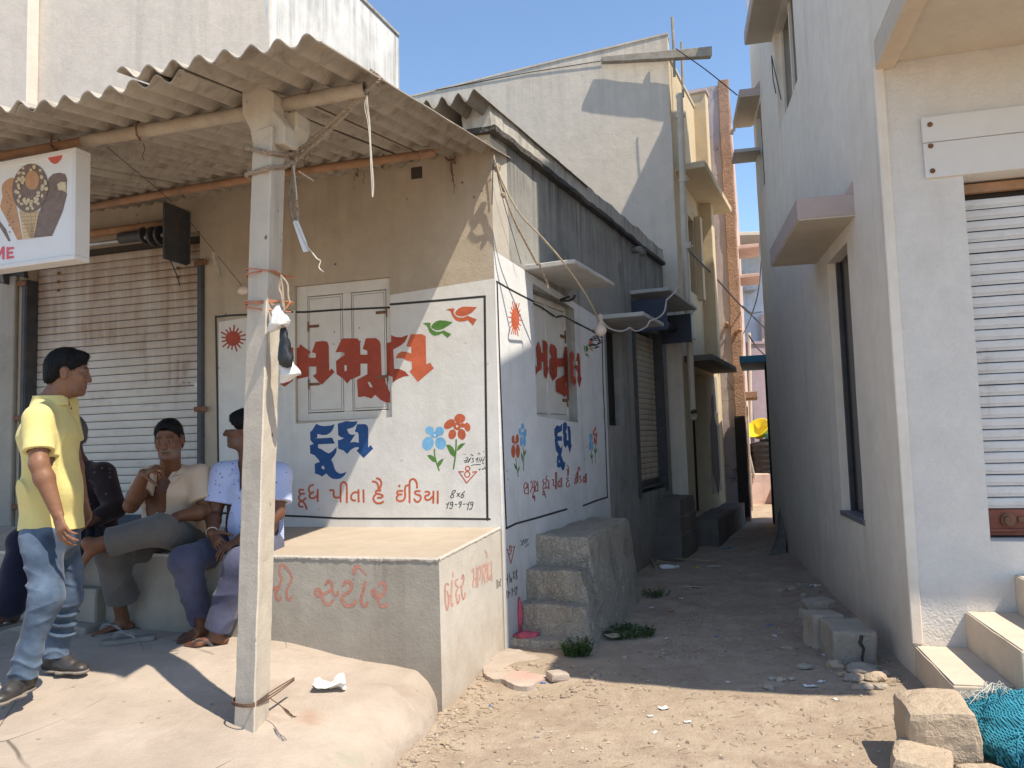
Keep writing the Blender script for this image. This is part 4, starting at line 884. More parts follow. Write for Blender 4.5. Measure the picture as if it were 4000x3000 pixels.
sun_sign((2013, 1245), 44, 62, 18, SD, PANEL_S, 0.36, 4)
flower(B5, [((214,385),20,52,0),((268,378),22,58,0),((217,542),28,86,0),((275,538),27,90,0),((243,432),22,24,0)], 'orange_paint', (244,436), 7, [[(248,630),(262,750),(280,868)]], [[(220,688),(250,720),(266,780),(240,770)],[(300,725),(276,770),(276,822),(295,780)]], SD, PANEL_S, 9)
flower(B5, [((337,218),21,42,0),((302,286),18,48,0),((370,303),18,56,0),((320,412),20,66,0),((360,412),20,70,0),((338,318),20,30,0)], 'sky_paint', (340,330), 6, [[(340,480),(350,600),(347,790)]], [[(315,540),(340,600),(340,700),(320,620)],[(382,515),(355,545),(355,610),(375,575)]], SD, PANEL_S, 9)
flower(B5, [((1213,345),13,40,0),((1234,350),11,38,0),((1210,470),14,62,0),((1238,470),13,62,0),((1222,400),12,25,0)], 'sky_paint', (1222,405), 4, [[(1228,530),(1232,620),(1240,705)]], [[(1212,570),(1228,600),(1230,640),(1215,615)],[(1250,568),(1235,600),(1236,640),(1248,615)]], SD, PANEL_S, 7)
flower(B5, [((1278,250),11,32,0),((1257,300),10,38,0),((1297,330),10,38,0),((1268,400),11,50,0),((1290,410),10,50,0),((1276,330),10,25,0)], 'orange_paint', (1276,335), 4, [[(1280,450),(1278,560),(1280,690)]], [[(1262,490),(1276,530),(1276,580),(1264,540)],[(1303,488),(1282,525),(1282,575),(1298,540)]], SD, PANEL_S, 7)
SC5 = [[(352,1020),(362,960),(390,952),(392,1000),(360,1040),(365,1085),(400,1090)],[(375,1020),(405,1010)],[(408,960),(412,1095)],[(440,942),(455,930),(462,990),(445,1045),(440,1070)],[(455,1010),(485,1000)],[(485,920),(488,1060)],[(488,1060),(470,1100),(472,1150),(490,1112),(495,1180)],
       [(505,930),(515,970),(500,1010),(505,1060),(530,1040)],[(532,930),(535,1060)],[(615,905),(600,920),(605,950),(622,950),(600,990),(605,1030),(630,1010)],[(605,1045),(600,1105),(620,1100)],[(615,1055),(635,1140)],[(655,855),(640,880),(645,910),(662,912),(640,940),(645,1020),(670,1000)],[(675,920),(678,1030)],
       [(720,910),(735,912),(735,980),(757,990)],[(762,1030),(762,840),(770,815),(778,850),(780,1020)],[(820,920),(800,940),(798,988),(812,1000)],[(822,890),(822,1010)],[(842,880),(845,1000)],[(905,765),(920,790),(922,862)],[(915,720),(932,760),(928,852)],[(935,885),(910,887),(912,910),(932,920),(905,950),(910,1000),(940,992),(938,962)],
       [(1030,880),(1015,890),(1022,915),(1010,950),(1025,962),(1040,930),(1040,830),(1052,800)],[(1018,848),(1022,855)],[(1055,940),(1055,770),(1068,745),(1080,790)],[(1092,860),(1075,870),(1082,895),(1097,920),(1080,950)],[(1120,870),(1135,880),(1120,912),(1130,940),(1145,912)],[(1148,840),(1150,950)],[(1162,830),(1165,940)]]
cap(B5, SC5, 12/1.0, 'red_paint', SD, PANEL_S)
SCp = Crop(1900, 900, 4.254)
line(SCp([(172,850),(350,955),(560,1068),(780,1180)]), 7, SD, PANEL_S); line(SCp([(785,1215),(905,1270),(1130,1425)]), 6, **sw); line(SCp([(1165,1440),(1260,1420)]), 6, **sw); line(SCp([(1265,1420),(1500,1535),(1720,1655)]), 6, SD, PANEL_S)
line([(2245,1260),(2300,1285),(2352,1318)], 6, SD, PANEL_S); line([(2352,1318),(2356,1500),(2365,1700),(2373,1942)], 4, SD, PANEL_S)
line(B5([(1435,1135),(1280,1185),(1125,1245)]), 7, SD, PANEL_S); line(B5([(905,1292),(500,1410),(250,1478),(128,1538)]), 8, SD, PANEL_S); line([(1942,1102),(1955,1500),(1978,2066)], 5.5, SD, PANEL_S)
NP = Crop(710, 1487, 20.0)
for st in ([(80,190),(80,90),(120,190),(120,90)], [(170,90),(140,140),(170,190),(200,140),(170,90)], [(225,190),(228,186)], [(260,190),(300,90)], [(400,110),(425,90),(425,190)], [(460,90),(520,90),(480,190)], [(600,140),(560,140),(560,90),(600,90),(600,190),(560,190)], [(640,90),(690,90),(660,135),(690,165),(640,190)]): paint('letter_stroke', strokes_px(NP(st), 1.1, smooth=False), M['black_paint'], FR, [o for o in rs.children if o.name.startswith('number_plate')][0], off=-0.1035)
# ------------------------------------------------------------------ canopy: post, pipes, corrugated sheets
E0 = np.array([-.815, 3.25, 3.37]); EV = unit([-.95, .3125, 0]); RV = unit(np.array([-.037, 6.217, 3.98])-E0); RN = unit(np.cross(RV, EV)); PITCHC = 0.1425
def on_roof(x, y, off=0.0):
    d = ray(x, y); P = E0+RN*off; return CAMP+d*np.dot(P-CAMP, RN)/np.dot(d, RN)
can = thing('canopy', 'corrugated cement sheet canopy over the porch, propped on a concrete post', 'canopy', (-1.3, 3.85, 0.35))
def sheet(s0, s1, t0, t1, lift=0.0, tilt=0.0, mat=None, parent=None, E=E0, ev=EV, rv=RV, n=RN, ph=0.03, seed=0, amp=0.024, curl=0.0):
    ns = int((s1-s0)/PITCHC*12)+1; nt = 10; V = []; F = []
    for th in (0.0035, -0.0035):
        for j in range(nt+1):
            for i in range(ns+1):
                s = s0+(s1-s0)*i/ns; t = t0+(t1-t0)*j/nt
                if j == 0: t += 0.010*nz((s*8, seed, 0), 1.0)+0.006*nz((s*31, seed, 0), 1.0)
                h = amp*math.cos(2*math.pi*(s-ph)/PITCHC)+lift+tilt*(s-s0)+0.005*nz((s*2, t*2, seed), 1.0)+curl*max(0, (s-(s1-.12))/.12)**2
                V.append(E+ev*s+rv*t+n*(h+th))
    N = (ns+1)*(nt+1); w = ns+1
    for j in range(nt):
        for i in range(ns):
            a = j*w+i; F.append((a+1, a, a+w, a+w+1)); F.append((N+a, N+a+1, N+a+w+1, N+a+w))
    for i in range(ns):
        F.append((i, i+1, N+i+1, N+i)); a = nt*w+i; F.append((a+1, a, N+a, N+a+1))
    for j in range(nt):
        a = j*w; F.append((a+w, a, N+a, N+a+w)); a = j*w+ns; F.append((a, a+w, N+a+w, N+a))
    return mk('roof_sheet', V, F, mat or M['sheet'], parent or can, smooth=True)
for o in (sheet(-0.045, 1.07, -0.03, 3.3, 0.010, 0.022, seed=1, curl=0.03), sheet(0.72, 1.79, 0.02, 3.3, -0.004, 0.0, seed=2), sheet(1.66, 2.75, 0.0, 3.3, 0.010, 0.006, seed=3),
          sheet(2.62, 3.7, 0.03, 3.3, -0.002, 0.0, seed=4), sheet(3.58, 4.7, 0.0, 3.3, 0.010, 0.004, seed=5)):
    o.data.set_sharp_from_angle(angle=R_(50))
# second sheet lying on the shop roof behind
E2 = SD.at(-0.34, 4.215, 0.06)
o = sheet(0.0, 0.60, 0.0, 2.6, 0.05, 0.0, M['sheet_dark'], can, E2, -np.array([SD.n[0], SD.n[1], -0.02]), unit(SD.d+np.array([0, 0, 0.0])), np.array([0, 0, 1.0]), ph=0.02, seed=9, amp=0.042)
o.data.set_sharp_from_angle(angle=R_(50))
# front pipe: thick pale pole on the right, thin rusty pipe spliced on at the left
OFF = -0.064
pa = on_roof(1429, 348, OFF); pb = on_roof(960, 442, OFF); pc = on_roof(330, 552, OFF); pd = on_roof(-500, 700, OFF)
b = MB(); ax = unit(pa-pc); q0 = pa; ring = []
path = catmull([pa, (pa+pb)/2+[0, 0, .004], pb, (pb+pc)/2, pc], 8)
b.tube(path, [0.037+0.003*nz(p, 5) for p in path], 16, caps=False); b.tube(path[::-1], [0.030 for p in path], 16, caps=False)
V0 = len(b.V)
b.build('pole', M['wood_pale'], can, smooth=True)
b = MB(); b.tube([pa-ax*0.012, pa-ax*0.014], 0.0305, 14); b.build('pole_end', M['grey_gap'], can)
b = MB(); b.tube([pc+ax*0.15, pd], 0.026, 14); b.build('pole', M['rust_pipe'], can, smooth=True)
b = MB(); w0 = on_roof(1690, 597, -0.062); w1 = on_roof(970, 700, -0.062); w2 = on_roof(314, 815, -0.062); w3 = w2+(w2-w1)*1.2
path = catmull([w0, w1, w2, w3], 10); b.tube(path, [0.032+0.004*nz(p, 4) for p in path], 14); b.build('pole', M['rust_pipe'], can, smooth=True)
b = MB(); b.tube([w0+[.02, 0, .004], w0+[-.09, .02, -.01]], [0.024, 0.040], 9); b.tube([w0+[.045, -.02, .012], w0+[-.05, .01, .012]], [0.006, 0.02], 7); b.build('broken_end', M['rust_pipe'], can, rough=(0.01, 14, 0.02))
for x, y in ((1500, 628), (1400, 660), (720, 748), (545, 535)):
    c = on_roof(x, y, -0.062) if x != 545 else on_roof(545, 505, OFF); b = MB()
    b.tube([c+EV*0.0+np.array([0, 0, 0.05]), c+np.array([0.0, -0.045, 0.01]), c+np.array([0, -0.03, -0.045]), c+np.array([-.01, 0.03, -0.05]), c+np.array([-.03, 0.05, -0.02])], 0.006, 7); b.build('hook', M['rust'], can, smooth=True)
b = MB()
for x, y, l in ((1420, 672, .10), (1385, 668, .08), (560, 560, .10), (1190, 560, .16), (1210, 560, .09)):
    c = on_roof(x, y, -0.09); b.tube(catmull([c, c+[.008, 0, -l*.4], c+[-.006, 0, -l*.7], c+[.004, 0, -l]], 4), 0.0022, 5)
b.build('wire_tie', M['rusty_wire'], can)
# hooked iron ring with wires near the corner
b = MB(); c = FR.px(1763, 605, 0.02); ringp = [c+FR.d*0.05*math.cos(a)+np.array([0, 0, 0.05*math.sin(a)])+FR.n*0.01 for a in np.linspace(0.6, 5.8, 16)]
b.tube(ringp, 0.007, 8); b.tube([c+[-.01, -.02, -.05], c+[.03, -.03, -.08]], 0.014, 8); b.build('hook', M['rust'], can, smooth=True)
b = MB()
for k in range(4):
    l = 0.12+0.05*k; b.tube(catmull([c+[0, -.02, -.06], c+[-.012+.008*k, -.02, -.06-l*.5], c+[.006*k, -.022, -.06-l*.8], c+[.02+.008*k-.03*(k % 2), -.02, -.06-l]], 5), 0.0022, 5)
b.build('wire_tie', M['rusty_wire'], can)
# long iron rod hooked on the pole, under the sheets
b = MB(); b.tube([on_roof(1190, 385, -0.04), on_roof(1220, 330, -0.028)], 0.006, 6); b.tube([on_roof(1200, 400, -0.035), on_roof(1640, 600, -0.032)], 0.005, 6); b.build('rod', M['rusty_wire'], can)

# concrete post with forked head
z0 = 0.30
pb_ = [onz(915, 2762, 0.335), onz(995, 2782, 0.335), onz(1054, 2729, 0.335)]
pt_ = [onY(x, y, q[1]) for (x, y), q in zip(((984, 558), (1060, 552), (1117, 552)), pb_)]
zt = 3.26
for q, t in zip(pb_, pt_):
    k = (zt-t[2])/(t[2]-q[2]); t += (t-q)*k
pb_.append(pb_[0]+pb_[2]-pb_[1]); pt_.append(pt_[0]+pt_[2]-pt_[1])
post = thing('concrete_post', 'square concrete post with a forked head holding up the canopy', 'post', tuple((pb_[0]+pb_[2])/2*[1, 1, 0]+[0, 0, 0.335]))
b = MB(); lo = [q-(t-q)*0.06 for q, t in zip(pb_, pt_)]
NL = 60; V = []; F = []
for j in range(NL+1):
    for q, t in zip(lo, pt_): V.append(q+(t-q)*j/NL)
for j in range(NL):
    for i in range(4): F.append((j*4+i, j*4+(i+1) % 4, (j+1)*4+(i+1) % 4, (j+1)*4+i))
F.append((3, 2, 1, 0)); F.append((NL*4, NL*4+1, NL*4+2, NL*4+3)); b.add(V, F)
b.build('shaft', M['concrete_post'], post, bevel=0.008, rough=(0.0035, 9, 0.09))
ce = sum(pt_)/4; xd = unit(pt_[2]-pt_[0]); fd = unit((pt_[1]-pt_[3])*[1, 1, 0])
# fork: left arm leans out to the left, right arm short; between them sits the pole
b = MB(); ys = (0.085, -0.085)
def fp(x, y, o): # fork outline is read on the vertical plane through the post, parallel to the pole
    pl = Plane(ce, -18); return pl.px(x, y, o)
for o0, o1, poly in ((0.082, -0.02, [(984, 560), (975, 505), (945, 440), (942, 330), (1020, 322), (1066, 358), (1066, 425), (1110, 486), (1112, 560)]), (-0.03, -0.16, [(1080, 570), (1085, 486), (1112, 440), (1158, 432), (1158, 490), (1130, 570)])):
    P0 = [fp(x, y, o0) for x, y in poly]; n_ = Plane(ce, -18).n; b.extrude(P0, -n_*(o0-o1))
b.build('fork', M['concrete_post'], post, bevel=0.007)
# rope lashings round the post head
def round_post(z_l, z_f, z_r, pl_px, r, mat, name, drop=None):
    pass
def post_px(x, y, face):   # point on one of the two visible faces of the post
    a, c = (0, 1) if face == 0 else (1, 2)
    P = pb_[a]; u = pb_[c]-pb_[a]; v = pt_[a]-pb_[a]; n = unit(np.cross(u, v)); d = ray(x, y); return CAMP+d*np.dot(P-CAMP, n)/np.dot(d, n)-n*0.012*np.sign(np.dot(n, P-CAMP))
knot = post_px(1128, 605, 1)+[.03, -.02, 0]
def behind(p): return p+np.array([0.05, 0.22, 0.0])
tie = thing('rope_lashing', 'coir rope lashed round the post head and tied up to the canopy corner', 'rope', tuple(knot))
b = MB()
b.rope(catmull([behind(post_px(982, 580, 0)), post_px(980, 578, 0)+[-.015, .02, 0], post_px(1010, 590, 0), post_px(1060, 602, 0)+[0, -.012, 0], post_px(1100, 606, 1), knot], 8), 0.012)
b.rope(catmull([behind(post_px(980, 685, 0)), post_px(978, 684, 0)+[-.015, .02, 0], post_px(1010, 672, 0), post_px(1060, 660, 0)+[0, -.012, 0], post_px(1100, 652, 1), knot+[0, 0, -.04]], 8), 0.012)
b.ico(knot, 0.032, 3, (1, 0.8, 1.5), 0.4, 6); b.build('lashing', M['rope'], tie)
c_e = pa+np.array([0.02, -0.01, 0.02]); crn = on_roof(1490, 322, 0.03); b = MB()
b.rope(catmull([knot, knot*.6+c_e*.4+[0, 0, -.015], c_e+[.02, 0, 0], on_roof(1480, 330, -.02)], 8), 0.0105); b.rope(catmull([knot+[.01, 0, -.03], knot*.5+c_e*.5+[.02, 0, -.03], c_e+[.03, 0, .01], on_roof(1492, 318, 0.0)], 8), 0.0105)
b.rope(catmull([on_roof(1480, 332, -.025), on_roof(1500, 322, 0.028), on_roof(1478, 300, 0.045), on_roof(1448, 276, 0.05)], 8), 0.011); b.build('stay', M['rope'], tie)
b = MB(); k0 = knot+[0, -.01, -.05]
hang = catmull([k0, onY(1132, 760, k0[1]), onY(1140, 840, k0[1]), onY(1158, 870, k0[1]), onY(1160, 810, k0[1]), onY(1146, 720, k0[1]), onY(1145, 640, k0[1])], 8)
b.rope(hang, 0.010); b.build('loose_end', M['rope'], tie)
b = MB(); y_ = k0[1]-.02
b.tube(catmull([onY(1152, 860, y_), onY(1170, 900, y_), onY(1195, 955, y_), onY(1222, 990, y_), onY(1238, 1010, y_), onY(1252, 1020, y_), onY(1246, 1045, y_), onY(1264, 1062, y_)], 6), 0.0035, 5)
b.tube(catmull([onY(1146, 645, y_), onY(1155, 720, y_), onY(1160, 780, y_)], 5), 0.003, 5); b.tube(catmull([onY(1168, 670, y_), onY(1200, 690, y_+.3), onY(1226, 706, y_+.6)], 5), 0.004, 5); b.build('string', M['string'], tie)
b = MB(); 
st_ = [(1155, 865, 14), (1170, 905, 17), (1185, 945, 18), (1196, 985, 14)]
V = []; F = []
for x, y, w in st_: V += [onY(x-w*.8, y, y_-.004), onY(x+w*.6, y-3, y_+.006)]
for i in range(3): F.append((2*i, 2*i+1, 2*i+3, 2*i+2))
b.add(V, F); V2 = [v+np.array([0.001, .004, 0]) for v in V]; b.add(V2, [f[::-1] for f in F]); b.build('plastic_strip', M['white_bag'], tie)
# frayed string at the pole end
fs = thing('frayed_string', 'frayed white string hanging from the open end of the canopy pole', 'string', tuple(pa)); b = MB()
for dx in (-5, 3, 8):
    y_ = pa[1]-.03; b.tube(catmull([onY(1432+dx*.3, 372, y_), onY(1430+dx, 420, y_), onY(1440+dx*.6, 480, y_), onY(1446+dx*.3, 560, y_), onY(1450+dx*.5, 640, y_), onY(1455+dx*.6, 720, y_), onY(1455+dx*.2, 770, y_)], 6), 0.0017, 5)
b.build('strand', M['string'], fs)
# orange twine and bags on the post
tw = thing('twine_band', 'orange twine wound round the middle of the concrete post', 'twine', tuple(post_px(1000, 1090, 0))); b = MB()
for ys_ in (((968, 1053), (1040, 1056), (1060, 1062), (1092, 1080)), ((968, 1080), (1010, 1064), (1060, 1058), (1094, 1074)), ((965, 1182), (1020, 1178), (1056, 1174), (1090, 1180)), ((965, 1190), (1020, 1186), (1056, 1180), (1088, 1176)), ((965, 1202), (1020, 1208), (1056, 1212), (1080, 1214))):
    pts = [post_px(x, y, 0 if x < 1050 else 1) for x, y in ys_]; pts = [behind(pts[0])]+pts+[pts[-1]+[.05, .05, 0]]; b.tube(catmull(pts, 6), 0.004, 6)
b.build('strand', M['orange_string'], tw)
wb = thing('wire_band', 'copper coloured wire wound round the foot of the concrete post', 'wire', tuple(post_px(960, 2740, 0))); b = MB()
for dz in (-6, 0, 5): b.tube(catmull([behind(post_px(914, 2740+dz, 0)), post_px(914, 2738+dz, 0), post_px(990, 2752+dz, 0)+[0, -.006, 0], post_px(1052, 2712+dz*2, 1), behind(post_px(1054, 2705+dz, 1))], 6), 0.003, 6)
b.tube(catmull([onz(1056, 2728, .36), onz(1090, 2752, .345), onz(1120, 2775, .345), onz(1152, 2802, .335)], 5), 0.0025, 5)
for k in range(5): b.tube(catmull([onz(1100, 2760, .352), onz(1128, 2778+4*k, .347), onz(1140+5*k, 2806-2*k, .342)], 4), 0.0014, 5)
b.build('strand', M['rusty_wire'], wb)
def bag(name, label, pxs, Y, mat, seed, depth=0.06, neck=None):
    """crumpled bag: outline rows (y, x_left, x_right) hung at depth Y"""
    V = []; F = []; n = 18
    for (y, xl, xr) in pxs:
        l = onY(xl, y, Y); r = onY(xr, y, Y); c = (l+r)/2; w = np.linalg.norm(r-l)/2
        for k in range(n):
            a = 2*math.pi*k/n; f = 1+0.22*nz((math.cos(a)*2.2, math.sin(a)*2.2, y*0.02), 1.3, seed)
            V.append(c+np.array([math.cos(a)*w, math.sin(a)*min(w*.75, depth)*f, 0])*1.0+np.array([0, 0, .006*nz((a*2, y*.03, seed), 1)]))
    m_ = len(pxs)
    for i in range(m_-1):
        for k in range(n): F.append((i*n+k, i*n+(k+1) % n, (i+1)*n+(k+1) % n, (i+1)*n+k))
    F.append(tuple(range(n))); F.append(tuple((m_-1)*n+k for k in range(n))[::-1])
    F = [f[::-1] for f in F]
    m = MB(); m.add(V, F); o = solo(name, label, 'bag', m, mat, loc=tuple(onY((pxs[0][1]+pxs[0][2])/2, pxs[0][0], Y)))
    bm = bmesh.new(); bm.from_mesh(o.data); bmesh.ops.subdivide_edges(bm, edges=bm.edges[:], cuts=2, use_grid_fill=True)
    for v in bm.verts:
        p = v.co; v.co += Vector((nz(p, 26, seed), nz(p, 26, seed+7), nz(p, 26, seed+3)))*0.007+Vector((nz(p, 70, seed), nz(p, 70, seed+7), 0))*0.0025
    bm.to_mesh(o.data); bm.free(); o.data.polygons.foreach_set('use_smooth', np.ones(len(o.data.polygons), dtype=bool)); o.data.update(); return o
BY = pb_[1][1]-0.02
bag('plastic_bag', 'knotted black plastic bag hanging on the concrete post', [(1275, 1098, 1108), (1290, 1094, 1120), (1330, 1090, 1130), (1370, 1088, 1138), (1400, 1086, 1148), (1420, 1090, 1146), (1432, 1108, 1140)], BY, M['black_bag'], 3)
bag('plastic_bag', 'translucent white plastic bag below the black bag on the post', [(1400, 1092, 1140), (1425, 1090, 1150), (1450, 1092, 1172), (1462, 1092, 1178), (1480, 1092, 1140), (1500, 1090, 1104)], BY+.05, M['white_bag'], 6, 0.04)
bag('plastic_bag', 'crumpled white polythene knot tied above the black bag on the post', [(1190, 1082, 1100), (1215, 1066, 1110), (1235, 1058, 1124), (1252, 1050, 1130), (1270, 1046, 1126), (1285, 1042, 1090), (1296, 1040, 1056)], BY-.02, M['white_bag'], 9, 0.05)
b = MB(); y_ = BY-.03
b.tube(catmull([onY(1096, 1080, y_), onY(1104, 1130, y_), onY(1108, 1190, y_), onY(1112, 1240, y_), onY(1104, 1280, y_)], 5), 0.006, 6); b.tube(catmull([onY(1096, 1075, y_), onY(1122, 1110, y_), onY(1126, 1160, y_), onY(1136, 1195, y_)], 5), 0.006, 6)
b.tube(catmull([onY(1094, 1100, y_), onY(1090, 1130, y_), onY(1098, 1150, y_), onY(1106, 1200, y_)], 5), 0.009, 6); b.build('hanger_string', M['rope'], tw)
b = MB(); b.tube(catmull([onY(1118, 1205, y_-.01), onY(1128, 1190, y_-.01), onY(1140, 1178, y_-.01)], 4), 0.005, 6); b.build('strand', M['orange_string'], tw)

# illuminated-type sign box hanging from the pipe: flat printed face
SG = Plane((-2.385, 4.2), -18.5)
sgn = thing('sign_box', 'white sign box with an ice cream picture hanging under the canopy', 'sign', tuple(SG.px(302, 580)))
ur, zt_ = SG.uz(303, 577); _, zb_ = SG.uz(309, 1012); ul = ur-1.25
b = MB(); fwid = 0.026
b.pbox(SG, ul, ur, zt_-fwid, zt_, -0.09, 0.012); b.pbox(SG, ul, ur, zb_, zb_+fwid, -0.09, 0.012); b.pbox(SG, ur-fwid, ur, zb_+fwid+.0005, zt_-fwid-.0005, -0.09, 0.0115); b.pbox(SG, ul, ul+fwid, zb_+fwid+.0005, zt_-fwid-.0005, -0.09, 0.0115)
b.build('frame', M['white_board'], sgn, bevel=0.003)
b = MB(); b.pbox(SG, ul+fwid, ur-fwid, zb_+fwid, zt_-fwid, -0.088, 0.0); b.build('panel', plain('sign print', (0.70, 0.69, 0.68), 0.5, 0, 0.06, 4), sgn)
PN = [o for o in sgn.children if o.name.startswith('panel')][0]
SGC = Crop(0, 500, 2.552)
M['choc'] = plain('printed chocolate', (0.20, 0.135, 0.105), 0.5, 0, 0.35, 30); M['caramel'] = plain('printed caramel', (0.50, 0.26, 0.125), 0.5, 0, 0.2, 20); M['nut'] = plain('printed nuts', (0.60, 0.47, 0.30), 0.5, 0, 0.2, 30)
M['wafer'] = plain('printed wafer', (0.62, 0.45, 0.25), 0.5, 0, 0.12, 30); M['wafer_line'] = plain('printed wafer lines', (0.36, 0.22, 0.11), 0.5); M['logo_red'] = plain('printed red', (0.55, 0.10, 0.075), 0.5, 0, 0.1); M['tan_print'] = plain('printed tan', (0.60, 0.52, 0.42), 0.5, 0, 0.1, 3); M['ink_red'] = plain('printed pink red', (0.66, 0.10, 0.13), 0.5, 0, 0.05)
def pr(poly, mat, o): paint('print', tri_px(SGC(poly)), M[mat], SG, PN, off=o)
pr([(465,265),(630,250),(610,310),(575,350),(545,360),(510,345),(480,305)], 'logo_red', .001); pr([(-180,330),(20,355),(-10,390),(-80,420),(-150,390)], 'logo_red', .001)
pr([(15,605),(25,560),(60,520),(110,495),(150,500),(150,700),(215,1050),(225,1110),(175,1118),(120,1010),(15,820),(0,780),(25,680)], 'caramel', .001)
pr([(-60,700),(0,930),(60,1010),(105,1125),(85,1130),(-20,960),(-120,800)], 'choc', .001)
pr([(485,500),(530,455),(600,445),(650,460),(668,510),(660,640),(668,660),(625,830),(520,1075),(335,1095),(380,880),(420,760),(465,620)], 'choc', .0013)
pr([(570,560),(610,535),(655,540),(658,640),(620,620),(580,620)], 'nut', .0019)
pr([(190,815),(390,820),(335,1098),(232,1110)], 'wafer', .0022)
for k in range(9):
    a = k/9; paint('print', strokes_px(SGC([(195+a*190, 830), (240+a*70+ (60 if k < 6 else 20), 1098-a*8)]), 3/2.552*1.5, smooth=False), M['wafer_line'], SG, PN, off=.0028)
for k in range(7): paint('print', strokes_px(SGC([(200+k*6, 850+k*38), (384-k*7.5, 840+k*38)]), 2.0, smooth=False), M['wafer_line'], SG, PN, off=.0031)
pr(ell((300,600), 178, 245, 6, 30), 'choc', .0036)
pr(ell((320,520), 70, 95, 0), 'caramel', .0042)
rr = random.Random(3)
for k in range(58):
    a = rr.uniform(0, 6.28); q = rr.uniform(.5, .97); c = (300+170*q*math.cos(a), 600+235*q*math.sin(a))
    if (c[0]-320)**2/75**2+(c[1]-520)**2/100**2 < 1: continue
    pr(ell(c, rr.uniform(12, 20), rr.uniform(14, 24), rr.uniform(0, 180), 7), 'nut', .0046+.00005*k)
for k in range(14): pr(ell((60+rr.uniform(-35, 120)*min(1, .3+k/14), 640+k*33), 8, 9, 0, 7), 'choc', .0016)
# lettering at the foot of the sign: ... ME
for st in ([(-75,1305),(-75,1195)], [(-75,1195),(-22,1290)], [(-22,1290),(32,1190)], [(32,1190),(32,1300)], [(75,1195),(75,1298)], [(75,1203),(128,1196)], [(75,1247),(120,1242)], [(75,1292),(128,1286)],
           [(-210,1210),(-210,1315)], [(-210,1215),(-150,1212)], [(-210,1262),(-160,1258)], [(-210,1308),(-150,1302)]): paint('letter_stroke', strokes_px(SGC(st), 24/2.552, smooth=False), M['ink_red'], SG, PN, off=.002)
b = MB(); c = on_roof(213, 575, OFF); b.tube([c+[0, -.03, .06], c+[0, -.035, 0], SG.px(213, 590, -0.03)], 0.006, 6); b.tube([c+[0.01, .03, .06], c+[0.01, .035, 0], SG.px(220, 590, -0.05)], 0.005, 6); b.build('hook', M['rust'], sgn)
# dark gusset bracket under the sign, on the wall
b = MB(); b.extrude([FR.px(0, 1047, .06), FR.px(85, 1035, .06), FR.px(95, 1085, .06), FR.px(60, 1075, .06), FR.px(0, 1085, .06)], -FR.n*0.05); b.build('bracket', M['dark_steel'], shop)
# ------------------------------------------------------------------ upper house behind, left
UB = onY(1052, 150, 7.1); UF = Plane(UB, -17); US = Plane(UB, 70)
ub = thing('upper_house', 'taller plastered house rising behind the canopy at the left', 'house', tuple(UB*[1, 1, 0]))
def shell(pl_f, pl_s, uF, uS, z0, z1, mf, ms, parent, th=0.22, amp=0.004, fh=(), sh=(), top_f=None, back=4.0, zb=None):
    wall('wall', pl_f, uF, 0, z0, z1, mf, parent, holes=fh, thick=th, amp=amp, cell=0.35, top=top_f)
    wall('wall', pl_s, 0, uS, z0, z1, ms, parent, holes=sh, thick=th, amp=amp, cell=0.35)
    e = pl_f.at(uF, 0, -0.1); f = pl_s.at(uS, 0, -0.1); c = pl_f.at(-0.02, 0, -0.1); g = e+(f-c)
    b = MB(); b.extrude([f+[0, 0, z0], g+[0, 0, z0], g+[0, 0, z1], f+[0, 0, z1]], unit(f-c)*0.1); b.extrude([g+[0, 0, z0], e+[0, 0, z0], e+[0, 0, z1], g+[0, 0, z1]], unit(e-c)*0.1); b.build('wall', ms, parent)
    b = MB(); b.prism([tuple(e[:2]), tuple(c[:2]), tuple(f[:2]), tuple(g[:2])], (zb or z1)-0.15, (zb or z1)-0.05); b.build('roof', M['moss'], parent)
shell(UF, US, -8.0, 2.62, 0.0, 6.85, M['upper_beige'], M['upper_white'], ub)
b = MB(); b.pbox(US, -0.02, 2.62, 6.851, 6.90, -0.25, 0.02); b.build('coping', M['moss_pale'], ub, bevel=0.008)
b = MB(); b.pbox(UF, -3.3, -2.85, 3.9, 6.9, 0.002, 0.14); b.build('pilaster', M['upper_beige'], ub, bevel=0.01)

# ------------------------------------------------------------------ tall cream house behind the shop
BC = np.array([2.5, 11.2, 0]); BFp = Plane(BC, -18); BS = Plane(BC, 66)
bh = thing('cream_house', 'tall cream house with a blank street wall and a corner drain pipe', 'house', tuple(BC))
def btop(u): return float(np.interp(u, [-9, -4.1, -2.1, 0], [7.28, 7.43, 7.55, 7.665]))
BW = (0.95, 1.45, 3.9, 5.15)
wall('wall', BFp, -9.0, 0, -0.1, 7.6, M['beige'], bh, thick=0.24, amp=0.004, cell=0.4, top=btop)
wall('wall', BS, 0, 3.45, -0.1, 7.3, M['cream'], bh, holes=((0.55, 1.9, 0.35, 2.62), BW), thick=0.24, amp=0.004, cell=0.4)
e = BFp.at(-9, 0, -.1); f = BS.at(3.4, 0, -.1); g = e+(f-BC)
b = MB(); b.extrude([f, g, g+[0, 0, 7.2], f+[0, 0, 7.2]], unit(f-BC)*.1); b.extrude([g, e, e+[0, 0, 7.2], g+[0, 0, 7.2]], (-.1, 0.03, 0)); b.prism([tuple(e[:2]), tuple(BFp.at(-.05, 0, -.1)[:2]), tuple(f[:2]), tuple(g[:2])], 7.0, 7.12); b.build('roof', M['beige'], bh)
b = MB(); b.extrude([BFp.at(u, btop(u), 0.012) for u in (-9, -4.1, -2.1, 0.012)]+[BFp.at(u, btop(u)+.028, 0.012) for u in (0.012, -2.1, -4.1, -9)], -BFp.n*0.27); b.build('coping', M['beige'], bh)
